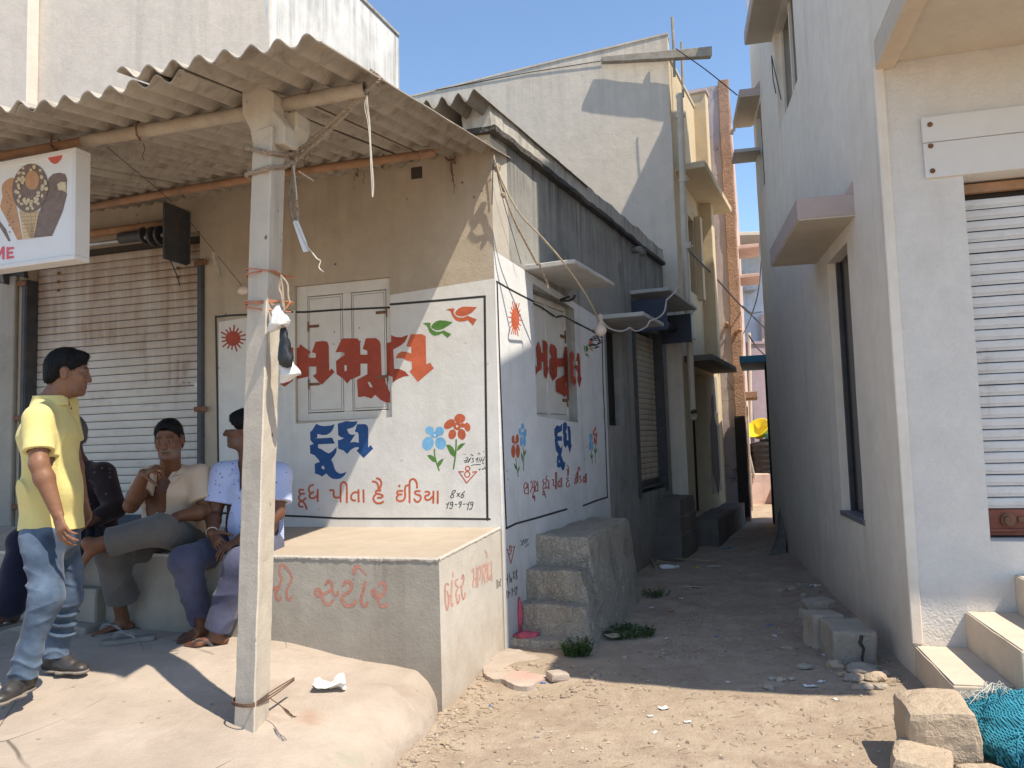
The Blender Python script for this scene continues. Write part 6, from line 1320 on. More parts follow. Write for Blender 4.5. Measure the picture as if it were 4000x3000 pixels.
for i, (lb, x, y, w, h, an, tl) in enumerate((('bent brown cardboard piece leaning on the stair cheek', 2368, 2470, .10, .22, 70, 35), ('flat cardboard piece lying among the weeds', 2402, 2497, .15, .09, 40, 4))):
    p = gp(x, y); b = MB(); b.box(p+[0, 0, .03+.02*(i == 0)], (w, h, .006), an, (tl, 6)); solo('cardboard', lb, 'cardboard', b, M['cardboard'], loc=p, rough=(.008, 10, .04))
p = gp(3030, 2150); b = MB(); b.hexa([p+[-.22, -.35, .0], p+[.02, -.35, .0], p+[.14, .3, .0], p+[.10, .3, .0], p+[.06, -.2, .18], p+[.08, -.2, .18], p+[.20, .3, .55], p+[.18, .3, .55]]); solo('broken_sheet', 'broken grey sheet leaning on the far foot of the white wall', 'sheet', b, M['sheet_dark'], loc=p, rough=(.01, 5, .08))
# scatter nobody could count
def scatter(name, n, reg, mat, fn, seed):
    r = random.Random(seed); b = MB()
    for _ in range(n):
        x, y = reg(r); fn(b, r, np.array([x, y, ground_z(x, y)]))
    o = b.build(name, mat); o['kind'] = 'stuff'; return o
def on_path(x, y): return x > porch_edge(min(y, 5.3))+.03 and (y < 5.2 or x > .45+(y-5.2)*.42) and x < 2.45+(y-5)*.2
def reg_near(r):
    while True:
        y = 3.4+3.6*r.random()**1.3; x = r.uniform(-.7, 3.2)
        if on_path(x, y): return x, y
def reg_alley(r):
    while True:
        y = r.uniform(5.5, 11.5); x = r.uniform(0.6, 3.9)
        if on_path(x, y): return x, y
def reg_edges(r):
    while True:
        if r.random() < .5: y = r.uniform(4.9, 8.5); x = 2.48+(y-5)*.206-abs(r.gauss(0, .16))
        elif r.random() < .6: y = r.uniform(5.0, 8.2); x = .72+(y-5.2)*.43+abs(r.gauss(0, .12))
        else: y = r.uniform(3.7, 5.0); x = porch_edge(y)+abs(r.gauss(0, .14))
        if on_path(x, y): return x, y
def peb(b, r, p):
    s_ = .003+.010*r.random()**4; q = [(1, 0, 0), (-1, 0, 0), (0, 1, 0), (0, -1, 0), (0, 0, .7), (0, 0, -.4)]; a = r.uniform(0, 6.28); ca, sa = math.cos(a), math.sin(a)
    V = [p+np.array([(v[0]*ca*1.3-v[1]*sa)*s_*r.uniform(.7, 1.2), (v[0]*sa*1.3+v[1]*ca)*s_*r.uniform(.7, 1.2), v[2]*s_+s_*.25]) for v in q]
    b.add(V, [(0, 2, 4), (2, 1, 4), (1, 3, 4), (3, 0, 4), (2, 0, 5), (1, 2, 5), (3, 1, 5), (0, 3, 5)])
def twig(b, r, p):
    a = r.uniform(0, 6.28); L = .02+.07*r.random()**2; d = np.array([math.cos(a), math.sin(a), 0]); e = np.array([-d[1], d[0], 0]); w = .0012+.0014*r.random()
    b.tube([p+[0, 0, .004], p+d*L*.5+e*L*r.uniform(-.15, .15)+[0, 0, .007], p+d*L+[0, 0, .004]], w, 4)
def flake(b, r, p):
    a = r.uniform(0, 6.28); s_ = .006+.016*r.random()**2; d = np.array([math.cos(a), math.sin(a), r.uniform(-.2, .2)])*s_; e = np.array([-math.sin(a), math.cos(a), r.uniform(-.3, .3)])*s_*r.uniform(.4, .9); c = p+[0, 0, .006]
    b.add([c-d-e*.6, c+d*.7-e, c+d+e*.8, c-d*.6+e], [(0, 1, 2, 3)])
M['pebble'] = plain('pale pebbles', (0.44, 0.365, 0.285), 0.95, 0, 0.5, 60); M['pebble_dark'] = plain('dark pebbles', (0.25, 0.195, 0.15), 0.95, 0, 0.5, 60); M['straw'] = plain('straw', (0.36, 0.27, 0.18), 0.95, 0, 0.4, 40)
scatter('gravel', 1500, reg_near, M['pebble'], peb, 1); scatter('gravel', 800, reg_near, M['pebble_dark'], peb, 2); scatter('gravel', 900, reg_edges, M['pebble'], peb, 3); scatter('gravel', 700, reg_alley, M['pebble_dark'], peb, 6)
scatter('straw', 420, reg_near, M['straw'], twig, 4); scatter('straw', 260, reg_edges, M['straw'], twig, 5); scatter('litter_flakes', 26, reg_near, M['litter'], flake, 7); scatter('litter_flakes', 170, reg_alley, M['litter_dull'], flake, 8); scatter('dry_leaves', 150, reg_edges, M['straw'], flake, 9)
def reg_lip(r):
    y = r.uniform(3.6, 4.8); return porch_edge(y)+abs(r.gauss(0, .035))-.01, y
def clod(b, r, p): b.ico(p+[0, 0, .002], r.uniform(.008, .024), 1, (1.2, 1, .7), .5, 1.6, r.uniform(0, 90))
scatter('gravel', 150, reg_lip, M['dirt'], clod, 12)
def reg_apron(r):
    a = r.uniform(0, 6.28); q = r.uniform(.8, 1.15); return .10+.42*q*math.cos(a), 5.22+.27*q*math.sin(a)
scatter('gravel', 120, reg_apron, M['dirt'], clod, 13)
# litter heap beside the dark steps: sticks and rags
b = MB()
for x0, y0, x1, y1 in ((2515, 2180, 2620, 2200), (2600, 2180, 2790, 2192), (2535, 2165, 2560, 2215), (2505, 2190, 2600, 2160)): b.tube([gp(x0, y0, .03), gp((x0+x1)/2, (y0+y1)/2, .05), gp(x1, y1, .02)], .012, 6)
sh_ = b.build('stick_heap', M['straw']); sh_['kind'] = 'stuff'

# ------------------------------------------------------------------ fishing net bundle
nb = thing('fishing_net', 'bundle of turquoise fishing net heaped beside the sandstone block', 'net', (2.62, 3.95, 0.0))
t = NT('turquoise net', 0.75, 0, 0.25); P = t.pos()
wv = t.n.new('ShaderNodeTexNoise'); t.put(wv.inputs['Vector'], P); wv.inputs['Scale'].default_value = 6; wp = t.mix(0.06, P, wv.outputs['Color'])
w1 = t.wave(26, t.map(wp, rot=(0.5, 0.3, 0.6)), 2.2); w2 = t.wave(26, t.map(wp, rot=(-0.5, 0.2, -0.7)), 2.2); kn = t.math('MAXIMUM', w1, w2)
c = t.mix(t.rng(kn, 0.35, 0.95), (0.006, 0.075, 0.11), (0.035, 0.30, 0.40)); c = t.mix(t.rng(t.noise(7, 4, 0.6), 0.55, 0.75, 0, .6), c, (0.07, 0.37, 0.45)); c = t.mix(t.rng(t.noise(4, 3, 0.6), 0.58, 0.7, 0, .5), c, (0.012, 0.13, 0.26))
t.col(c); t.bump(t.math('ADD', t.math('MULTIPLY', kn, 0.7), t.math('MULTIPLY', t.noise(90, 3, 0.6), 0.5)), 0.012); M['net'] = t.m
def lump(c, r, sq, seed, ang=0, fold=.10):
    bm = bmesh.new(); bmesh.ops.create_icosphere(bm, subdivisions=5, radius=1.0); V = []
    ca, sa = math.cos(R_(ang)), math.sin(R_(ang))
    for v in bm.verts:
        p = np.array(v.co); k = 1+.16*nz(p, 1.6, seed)+fold*(1-abs(nz(p*[1, 2.6, .9], 1.9, seed+2))*2.2)+.03*nz(p, 9, seed)
        q = p*k*r*np.array(sq); q = np.array([q[0]*ca-q[1]*sa, q[0]*sa+q[1]*ca, max(q[2], -.18)]); V.append(np.asarray(c)+q)
    F = [[v.index for v in f.verts] for f in bm.faces]; bm.free(); return V, F
m = MB()
for c, r, sq, sd, an in (((2.50, 3.93, .07), .30, (1.05, .80, .62), 1, -25), ((2.78, 3.82, .10), .30, (1.0, .85, .72), 4, 10), ((2.55, 3.74, .04), .27, (1.1, .7, .55), 7, -10), ((2.95, 4.05, .2), .22, (1, .9, .8), 11, 0), ((2.36, 4.02, .10), .13, (1.2, .8, .75), 15, -30)): m.add(*lump(c, r, sq, sd, an))
o = m.build('net_heap', M['net'], nb, smooth=True)
from mathutils.bvhtree import BVHTree
bv = BVHTree.FromPolygons([Vector(v) for v in m.V], m.F)
def on_net(x, y, off=.004):
    h = bv.ray_cast(Vector((x, y, 2)), Vector((0, 0, -1)))
    return np.array(h[0])+[0, 0, off] if h[0] else np.array([x, y, .02])
b = MB(); r = random.Random(5)
for i in range(70):
    x, y = r.uniform(2.25, 3.0), r.uniform(3.55, 4.12); a = r.uniform(0, 6.28); pts = []
    for k in range(6): pts.append(on_net(x, y)+[0, 0, r.uniform(0, .012)]); a += r.gauss(0, .9); x += .022*math.cos(a); y += .022*math.sin(a)
    b.tube(catmull(pts, 3), .0022, 4, caps=False)
o = b.build('net_strands', plain('net twine', (0.03, 0.27, 0.36), .7, 0, .3, 30), nb); o['kind'] = 'stuff'
b = MB(); b.rope(catmull([on_net(2.44, 3.80, .008), on_net(2.52, 3.84, .01), on_net(2.60, 3.83, .01), on_net(2.68, 3.88, .012), on_net(2.78, 3.90, .012), on_net(2.9, 3.95, .012)], 6), .008); b.build('cord', plain('yellow cord', (0.42, 0.36, 0.05), .8, 0, .3, 30), nb)
b = MB()
for i in range(40):
    x, y = r.uniform(2.28, 2.46), r.uniform(3.98, 4.1); p = on_net(x, y); b.tube(catmull([p, p+[r.uniform(-.03, .03), r.uniform(-.03, .03), r.uniform(.01, .05)], p+[r.uniform(-.06, .06), r.uniform(-.04, .04), r.uniform(-.02, .03)]], 4), .0018, 4, caps=False)
o = b.build('frayed_strands', M['string'], nb); o['kind'] = 'stuff'

# ------------------------------------------------------------------ ropes, lamp and cables at the shop corner
kn_ = FR.px(1932, 628, 0.06)
cr = thing('corner_rope', 'brown rope tied from the canopy corner to the alley window slab', 'rope', tuple(kn_)); b = MB()
SDp = lambda x, y, o: SD.px(x, y, o)
b.rope(catmull([on_roof(1895, 552, .02), on_roof(1920, 575, .01), SDp(1932, 628, .08), SDp(1950, 690, .10), SDp(1972, 760, .14), SDp(2010, 862, .2), SDp(2055, 950, .25), SDp(2100, 1035, .30)], 8), .010)
b.ico(SDp(1942, 655, .09), .028, 3, (1, 1, 1.3), .4, 5); b.ico(SDp(1965, 762, .13), .018, 2, (1, 1, 1.4), .4, 5)
b.rope(catmull([SDp(2098, 1034, .30), SDp(2108, 1030, .34), SDp(2112, 1050, .33), SDp(2128, 1085, .3), SDp(2138, 1108, .28), SDp(2140, 1128, .28)], 6), .008); b.build('strand', M['rope'], cr)
pr_ = thing('pale_rope', 'pale jute rope running from the canopy corner down to the bulb', 'rope', tuple(SDp(1940, 640, .1))); b = MB()
b.rope(catmull([SDp(1938, 640, .10), SDp(1965, 715, .14), SDp(2030, 835, .22), SDp(2115, 925, .30), SDp(2205, 1030, .38), SDp(2275, 1130, .44), SDp(2318, 1205, .42), SDp(2340, 1258, .36)], 8), .008)
b.build('strand', M['rope_pale'], pr_)
wr = thing('thin_wire', 'thin dark wire from the canopy corner to the alley window slab', 'wire', tuple(SDp(1935, 640, .05))); b = MB()
b.tube(catmull([SDp(1934, 640, .05), SDp(1962, 770, .05), SDp(2000, 905, .05), SDp(2036, 1030, .06)], 8), .003, 5); b.tube(catmull([FR.px(1926, 640, .03), FR.px(1924, 720, .02), FR.px(1922, 800, .012)], 4), .004, 5); b.build('strand', M['wire'], wr)
lp = thing('bulb_lamp', 'dusty bulb hanging in its holder at the far edge of the alley mural', 'lamp', tuple(SDp(2345, 1290, .30)))
c = SDp(2346, 1290, .32); b = MB(); b.lathe(c, [(.012, -.062), (.034, -.054), (.052, -.03), (.060, 0), (.052, .028), (.030, .052), (.022, .066)], 20); b.build('globe', M['bulb'], lp, smooth=True)
b = MB(); b.lathe(c+[0, 0, .062], [(.026, 0), (.028, .01), (.026, .05), (.030, .055), (.026, .085), (.010, .10)], 16); b.build('holder', M['cable'], lp, smooth=False)
b = MB(); pts = [c+np.array([-.02, 0, -.05])]; r = random.Random(8)
for k in range(26): pts.append(c+np.array([-.055+r.gauss(0, .03), r.gauss(0, .03), -.06-.004*k+r.gauss(0, .012)]))
b.tube(catmull(pts, 4), .004, 5); b.tube(catmull([SDp(2315, 1288, .06), SDp(2330, 1300, .2), c+[-.01, 0, -.055], c+[.05, 0, -.04]], 5), .004, 5); b.build('wire', M['wire'], lp)
cc = Crop(2300, 1080, 4.809); pxs = cc([(230, 800), (280, 880), (360, 960), (470, 1010), (580, 1030), (690, 1005), (770, 965), (830, 1005), (920, 1022), (1060, 960), (1110, 905), (1145, 838), (1250, 800), (1360, 735), (1425, 640), (1450, 500), (1462, 440), (1500, 405), (1580, 330), (1690, 200)])
b = MB(); b.tube(catmull([SDp(x, y, .36+.012*i) for i, (x, y) in enumerate(pxs)], 5), .0085, 7); solo('cable', 'slack cream cable looping under the alley slabs from the bulb', 'cable', b, M['cable'], loc=tuple(SDp(2345, 1250, .36)))
b = MB(); b.tube(catmull([SDp(2222, 1160, .05), SDp(2190, 1172, .03), SDp(2222, 1174, .10), SDp(2240, 1165, .16), SDp(2247, 1152, .18)], 5), .012, 7); solo('bent_pipe', 'bent dark hose stub under the alley window slab', 'hose', b, M['wire'], loc=tuple(SDp(2222, 1160, .05)))
b = MB(); b.tube(catmull([on_roof(420, 575, -.12), FR.px(700, 820, .5), FR.px(955, 1128, .06)], 8), .0026, 5); solo('thin_wire', 'thin wire strung from the canopy pole to the small wall lamp', 'wire', b, M['wire'], loc=tuple(FR.px(955, 1128, .06)))
b = MB(); b.tube([BFp.px(1700, 352, .012), BFp.px(2070, 282, .012), BFp.px(2360, 236, .02)], .006, 5); solo('thin_wire', 'wire stretched along the blank wall of the cream house to the plank', 'wire', b, M['wire'], loc=tuple(BFp.px(2360, 236, .02)))
b = MB(); b.tube(catmull([onY(2640, 190, 10.9), onY(2760, 275, 10.6), onY(2880, 372, 10.2)], 6), .008, 5); solo('thin_wire', 'wire crossing the sky from the plank to the white house', 'wire', b, M['wire'], loc=tuple(onY(2640, 190, 10.9)))
b = MB(); b.tube(catmull([BS.px(2680, 968, .1), onY(2790, 1080, 13.2), onY(2890, 1190, 14.0), onY(2950, 1245, 15.0), onY(2995, 1290, 14.0)], 6), .014, 5); solo('cable', 'cable slung across the alley from the drain pipe', 'cable', b, M['wire'], loc=tuple(BS.px(2680, 968, .1)))
for k, (lb, pts) in enumerate((('thin wire hanging down the alley in front of the pale blue house', [(2975, 1010, 20), (2960, 1150, 20), (2925, 1260, 20), (2900, 1310, 17)]), ('thin wire sagging across the far alley', [(2900, 1195, 18), (2935, 1222, 19), (2975, 1218, 20)]), ('wire running from the pink house pipe toward the white house', [(2925, 1310, 16), (2955, 1355, 16), (2990, 1390, 14)]))):
    b = MB(); b.tube(catmull([onY(x, y, Y) for x, y, Y in pts], 6), .016, 5); solo('thin_wire', lb, 'wire', b, M['wire'], loc=tuple(onY(*pts[0])))
# ------------------------------------------------------------------ people: bodies and clothes grown as smooth blended volumes, meshed by surface nets
def _n3(P, f, seed=0):
    """cheap smooth 3-D noise, about -1..1"""
    x, y, z = P[..., 0]*f+seed*1.7, P[..., 1]*f+seed*3.1, P[..., 2]*f-seed*2.3
    a = np.sin(x+1.7*np.sin(y*.9+.6*z)+.3); b = np.sin(y*1.1+1.6*np.sin(z*.8+.5*x)+1.9); c = np.sin(z*1.05+1.5*np.sin(x*.95-.4*y)+4.0)
    return (a+b+c)/2.2
class Vol:
    def __init__(s, lo, hi, h):
        s.h = h; s.lo = np.array(lo, float); s.n = np.ceil((np.array(hi)-s.lo)/h).astype(int)+1
        s.f = np.full(s.n, 1.0, np.float32)
    def _sub(s, lo, hi):
        a = np.clip(np.floor((lo-s.lo)/s.h).astype(int), 0, s.n); b = np.clip(np.ceil((hi-s.lo)/s.h).astype(int)+1, 0, s.n)
        if np.any(b <= a): return None, None
        ax = [s.lo[k]+s.h*np.arange(a[k], b[k]) for k in range(3)]
        P = np.stack(np.meshgrid(*ax, indexing='ij'), -1); return tuple(slice(a[k], b[k]) for k in range(3)), P
    def _op(s, sl, d, k, op):
        f = s.f[sl]
        if op == 'u':
            if k > 0:
                hh = np.clip(.5+.5*(f-d)/k, 0, 1); r = f*(1-hh)+d*hh-k*hh*(1-hh)
            else: r = np.minimum(f, d)
        elif op == 's':     # smooth subtract
            hh = np.clip(.5-.5*(f+d)/max(k, 1e-6), 0, 1); r = f*(1-hh)-d*hh+k*hh*(1-hh)
        s.f[sl] = r
    def cone(s, a, b, ra, rb=None, W=None, k=.02, op='u', fold=None):
        """tapered limb from a to b; radii scalar or (width, depth) with W the width direction"""
        a = np.asarray(a, float); b = np.asarray(b, float); rb = ra if rb is None else rb
        ra2 = np.array(ra if np.ndim(ra) else (ra, ra), float); rb2 = np.array(rb if np.ndim(rb) else (rb, rb), float)
        m = max(ra2.max(), rb2.max())+k+.03; sl, P = s._sub(np.minimum(a, b)-m, np.maximum(a, b)+m)
        if sl is None: return
        ax = b-a; L = np.linalg.norm(ax); ax = ax/max(L, 1e-9)
        if W is None: W = np.cross(ax, [0.31, .5, .81])
        W = unit(np.asarray(W, float)-ax*np.dot(W, ax)); D = np.cross(ax, W)
        q = P-a; t = q@ax; tc = np.clip(t/max(L, 1e-9), 0, 1); w = ra2[0]+(rb2[0]-ra2[0])*tc; dd = ra2[1]+(rb2[1]-ra2[1])*tc
        ov = t-tc*L; mn = np.minimum(w, dd); r = np.sqrt((q@W/w)**2+(q@D/dd)**2+(ov/mn)**2); d = (r-1)*mn
        if fold is not None: d = d+fold(P, tc)
        s._op(sl, d, k, op)
    def ell(s, c, R, rad, k=.02, op='u'):
        """ellipsoid; R rows are its own axes"""
        c = np.asarray(c, float); rad = np.asarray(rad, float); m = rad.max()+k+.03; sl, P = s._sub(c-m, c+m)
        if sl is None: return
        q = (P-c)@np.asarray(R).T; r = np.sqrt(((q/rad)**2).sum(-1)); g = np.sqrt(((q/rad**2)**2).sum(-1)); d = r*(r-1)/np.maximum(g, 1e-6)
        s._op(sl, d, k, op)
    def cut(s, p, n):       # keep the side n points away from
        sl, P = s._sub(s.lo, s.lo+s.n*s.h); s.f = np.maximum(s.f, ((P-np.asarray(p))@unit(n)).astype(np.float32))
    def grid(s): return s._sub(s.lo, s.lo+s.n*s.h)[1]
    def mesh(s):
        f = s.f; f[0] = f[-1] = 1; f[:, 0] = f[:, -1] = 1; f[:, :, 0] = f[:, :, -1] = 1
        S = f < 0; n = np.array(f.shape)-1
        c = np.zeros(n, np.int8)
        for dx in (0, 1):
            for dy in (0, 1):
                for dz in (0, 1): c += S[dx:dx+n[0], dy:dy+n[1], dz:dz+n[2]]
        mixed = (c > 0) & (c < 8); idx = np.full(n, -1, np.int64); I = np.argwhere(mixed); idx[mixed] = np.arange(len(I))
        acc = np.zeros((len(I), 3)); cnt = np.zeros(len(I))
        cor = [(0, 0, 0), (1, 0, 0), (0, 1, 0), (1, 1, 0), (0, 0, 1), (1, 0, 1), (0, 1, 1), (1, 1, 1)]
        val = [f[I[:, 0]+x, I[:, 1]+y, I[:, 2]+z] for x, y, z in cor]
        for i in range(8):
            for j in range(i+1, 8):
                dd = np.array(cor[j])-np.array(cor[i])
                if np.abs(dd).sum() != 1: continue
                a, b = val[i], val[j]; mk_ = (a < 0) != (b < 0); t = np.where(mk_, a/np.where(mk_, a-b, 1), 0)
                acc += mk_[:, None]*(np.array(cor[i])+t[:, None]*dd); cnt += mk_
        V = s.lo+s.h*(I+acc/np.maximum(cnt, 1)[:, None]); F = []
        for ax in range(3):
            sl0 = [slice(None)]*3; sl1 = [slice(None)]*3; sl0[ax] = slice(0, -1); sl1[ax] = slice(1, None)
            A = S[tuple(sl0)]; B = S[tuple(sl1)]; X = np.argwhere(A != B); u, v = [(1, 2), (2, 0), (0, 1)][ax]
            ok = (X[:, u] > 0) & (X[:, v] > 0) & (X[:, u] < n[u]) & (X[:, v] < n[v]); X = X[ok]
            def g(du, dv):
                Y = X.copy(); Y[:, u] -= du; Y[:, v] -= dv; return idx[Y[:, 0], Y[:, 1], Y[:, 2]]
            q = np.stack([g(1, 1), g(0, 1), g(0, 0), g(1, 0)], 1); fl = ~A[X[:, 0], X[:, 1], X[:, 2]]
            q[fl] = q[fl][:, ::-1]; F.append(q)
        return V, np.concatenate(F)
def vmesh(name, vol, mat, parent, colfn=None, smooth=1):
    V, F = vol.mesh(); off = np.array(_root(parent).location)
    for _ in range(smooth):        # light relaxation
        acc = np.zeros_like(V); c = np.zeros(len(V))
        for a, b in ((0, 1), (1, 2), (2, 3), (3, 0)):
            np.add.at(acc, F[:, a], V[F[:, b]]); np.add.at(c, F[:, a], 1); np.add.at(acc, F[:, b], V[F[:, a]]); np.add.at(c, F[:, b], 1)
        V = V*.5+.5*acc/np.maximum(c, 1)[:, None]
    me = bpy.data.meshes.new(name); me.vertices.add(len(V)); me.vertices.foreach_set('co', (V-off).ravel()); me.loops.add(len(F)*4); me.loops.foreach_set('vertex_index', F.ravel().astype(np.int32))
    me.polygons.add(len(F)); me.polygons.foreach_set('loop_start', np.arange(0, len(F)*4, 4, dtype=np.int32)); me.polygons.foreach_set('loop_total', np.full(len(F), 4, np.int32))
    me.polygons.foreach_set('use_smooth', np.ones(len(F), bool)); me.materials.append(mat); me.update(calc_edges=True); me.validate()
    if colfn is not None:
        ca = me.color_attributes.new('tone', 'FLOAT_COLOR', 'POINT'); c = np.ones((len(V), 4), np.float32); c[:, :3] = colfn(V); ca.data.foreach_set('color', c.ravel())
    o = bpy.data.objects.new(name, me); COL.objects.link(o); o.parent = parent; return o
def skin_mat(name):
    t = NT(name, 0.5, 0, 0.35); a = t.n.new('ShaderNodeAttribute'); a.attribute_name = 'tone'
    c = t.mix(t.rng(t.noise(28, 4, 0.6), 0.35, 0.7, 0, .22), a.outputs['Color'], (0.06, 0.025, 0.015)); t.col(c); t.rgh(t.rng(t.noise(60, 3), .3, .7, .42, .62)); t.bump(t.noise(140, 3), 0.0005); return t.m
def cloth_mat(name, c, var=.15, dots=None, fade=None, sc=7):
    t = NT(name, 0.9, 0, 0.15); P = t.pos(); k = t.mix(t.rng(t.noise(sc, 4, .6), .3, .7), c, tuple(v*(1-var) for v in c))
    if fade: k = t.mix(t.rng(t.noise(3.2, 4, .6), .42, .66, 0, fade[1]), k, fade[0])
    if dots: k = t.mix(t.rng(t.vor(dots[0]), dots[1], dots[1]*.6), k, dots[2])
    t.col(k); t.bump(t.math('ADD', t.math('MULTIPLY', t.noise(300, 2), .25), t.noise(42, 4)), 0.0025); t.b.inputs['Sheen Weight'].default_value = .15; return t.m
SKIN = skin_mat('brown skin')
def frame_of(fwd, up=(0, 0, 1)):
    f = unit(fwd); u = np.asarray(up, float); u = unit(u-f*np.dot(u, f)); x = np.cross(f, u); return np.stack([x, f, u])  # rows: right-of-person... x = f x u
class Person:
    def __init__(s, label, base, sc, tone, group=None):
        s.root = thing('person', label, 'person', base, group); s.s = sc; s.tone = np.array(tone); s.marks = []
    def head(s, v, c, fwd, up=(0, 0, 1), neck=None, jaw=1.0, nose=1.0, brow=1.0, cheek=1.0):
        k = s.s; R = frame_of(fwd, up); s.H = (np.asarray(c, float), R); T = lambda x, y, z: s.H[0]+k*(x*R[0]+y*R[1]+z*R[2])
        v.ell(T(0, -.012, .034), R, k*np.array((.074, .094, .088)), .0); v.ell(T(0, .022, -.035), R, k*np.array((.060*jaw, .066, .080)), .03*k)
        v.cone(T(-.030*jaw, .035, -.088), T(.030*jaw, .035, -.088), .024*k, W=R[1], k=.03*k); v.ell(T(0, .068, -.096), R, k*np.array((.022, .016, .016)), .02*k)
        v.cone(T(-.036, .076, .032), T(.036, .076, .032), .0125*brow*k, k=.016*k)
        for sx in (-1, 1):
            v.ell(T(sx*.044*cheek, .062, -.018), R, k*np.array((.02, .02, .02)), .02*k); v.ell(T(sx*.031, .099, .010), R, k*np.array((.016, .013, .011)), .012*k, 's'); v.ell(T(sx*.031, .0755, .009), R, k*np.array((.0135, .0125, .0125)), .003*k)
            v.cone(T(sx*.019, .080, .0165), T(sx*.044, .071, .0145), .0052*k, k=.004*k)
            ea = frame_of(R[1]*.9+R[0]*sx*.45, R[2]-R[1]*.15)
            v.ell(T(sx*.079, -.010, .000), ea, k*np.array((.0095, .021, .033)), .008*k); v.ell(T(sx*.088, -.004, .004), ea, k*np.array((.006, .011, .018)), .004*k, 's')
        v.cone(T(0, .084, .022), T(0, .099*nose, -.026), .0085*k, .0125*k, k=.012*k); v.ell(T(0, .099*nose, -.029), R, k*np.array((.0125, .012, .010)), .006*k)
        for sx in (-1, 1): v.ell(T(sx*.0135, .094, -.031), R, k*np.array((.0085, .010, .008)), .007*k)
        v.cone(T(-.020, .080, -.0555), T(.020, .080, -.0555), .0075*k, k=.008*k); v.cone(T(-.017, .079, -.070), T(.017, .079, -.070), .0085*k, k=.008*k); v.cone(T(-.022, .090, -.0625), T(.022, .090, -.0625), .0035*k, k=.004*k, op='s')
        if neck is not None: v.cone(T(0, -.022, -.05), neck, .056*k, .066*k, k=.03*k)
    def face_col(s, V, stub=0.0, grey=0.0, must=0.0, brows=1.0):
        c = np.tile(s.tone, (len(V), 1)); k = s.s; q = (V-s.H[0])@s.H[1].T/k; x, y, z = np.abs(q[:, 0]), q[:, 1], q[:, 2]
        near = (np.linalg.norm(q, axis=1) < .16); n = _n3(V, 55); n2 = _n3(V, 130, 3)
        def mixc(w, col):
            w = np.clip(w, 0, 1)[:, None]*near[:, None]; c[:] = c*(1-w)+np.array(col)*w
        sm = lambda a, lo, hi: np.clip((a-lo)/(hi-lo), 0, 1)
        mixc(.35*sm(y, .02, .06)*np.exp(-((z+.0)/.02)**2)*np.exp(-((x-.03)/.022)**2), s.tone*.35)
        if stub:
            w = sm(-z, .030, .060)*sm(y, -.01, .03)*(z > -.13)*stub*(.75+.35*n); col = np.array((.32, .29, .27))*grey+np.array((.02, .016, .014))*(1-grey); mixc(w, col)
        if must:
            w = must*np.exp(-((z+.044)/.008)**2)*sm(.036-x, 0, .010)*sm(y, .05, .07)*(.8+.3*n2); mixc(w, np.array((.36, .33, .31))*grey*.9+np.array((.018, .014, .012))*(1-grey))
        mixc(.8*np.exp(-((z+.063)/.0095)**2)*sm(.026-x, 0, .006)*sm(y, .066, .076), s.tone*np.array((.72, .45, .42))); mixc(.9*np.exp(-((z+.0625)/.0026)**2)*sm(.026-x, 0, .004)*sm(y, .06, .07), (.012, .006, .005))
        mixc(brows*np.exp(-((z-.033-.10*(.03-x)*.4)/.0055)**2)*sm(x, .010, .016)*sm(.054-x, 0, .008)*sm(y, .05, .06), (.012, .010, .009))
        ey = ((x-.031)/.0135)**2+((z-.0095)/.0046)**2; mixc((ey < 1)*(y > .06), (.20, .17, .15)); mixc((((x-.031)/.0062)**2+((z-.0095)/.0048)**2 < 1)*(y > .06), (.008, .006, .005))
        mixc((np.abs(ey-1.15) < .35)*(y > .06)*(z > .008)*.8, (.012, .008, .007))
        mixc(.85*np.exp(-((x-.0085)/.004)**2-((z+.036)/.004)**2)*(y > .085), (.015, .007, .005))
        return c
    def hair(s, mat, vol_h=.0042, front=(.082, .078), back=(-.070, -.070), thick=.012, side=.0, quiff=0.0, bumpy=.004, recede=0.0, name='hair'):
        c, R = s.H; k = s.s; v = Vol(c-.17*k, c+.19*k, vol_h); T = lambda x, y, z: c+k*(x*R[0]+y*R[1]+z*R[2])
        th = thick; v.ell(T(0, -.012, .036+.3*th), R, k*(np.array((.074, .095, .088))+np.array((th*.75, th*.8, th*1.15))), 0)
        v.ell(T(0, -.045, -.01), R, k*np.array((.066+th*.6, .062+th*.6, .085)), .02*k)
        if quiff: v.ell(T(.012, .055, .098), R, k*np.array((.05, .035, .022+quiff)), .025*k)
        P = v.grid(); q = (P-c)@R.T/k
        f0 = np.array(front); b0 = np.array(back); d = f0-b0; nrm = np.array([d[1], -d[0]])/np.linalg.norm(d)   # downwards-forwards side is face
        pl = (q[..., 1]-f0[0])*nrm[0]+(q[..., 2]-f0[1])*nrm[1]
        pl = pl-.010*np.cos(np.clip(np.abs(q[..., 0])/.075, 0, 1)*math.pi)*recede
        burn = np.maximum(np.abs(q[..., 1]+.0+side)-.016, np.maximum(-.035-q[..., 2], q[..., 2]-.06)); burn = np.maximum(burn, .058-np.abs(q[..., 0]))
        keep = np.minimum(pl, burn)
        ear = np.sqrt((np.maximum(np.abs(q[..., 0])-.070, 0)*0)**2+((q[..., 1]+.008)/.7)**2+(q[..., 2]+.0)**2)-.030
        keep = np.maximum(keep, np.where(np.abs(q[..., 0]) > .055, -ear, -1))
        strand = np.sin(q[..., 0]*330+8*_n3(q, 22))*.5+np.sin(q[..., 1]*210+6*_n3(q, 30, 2))*.35
        v.f = v.f+k*thick*.85*np.clip(1+keep/.034, 0, 1)**1.5; v.f = np.maximum(v.f+k*bumpy*(.6*_n3(q, 38, 1)+.5*strand), keep*k+k*.006*_n3(q, 70, 4)+k*.004*strand); o = vmesh(name, v, mat, s.root)
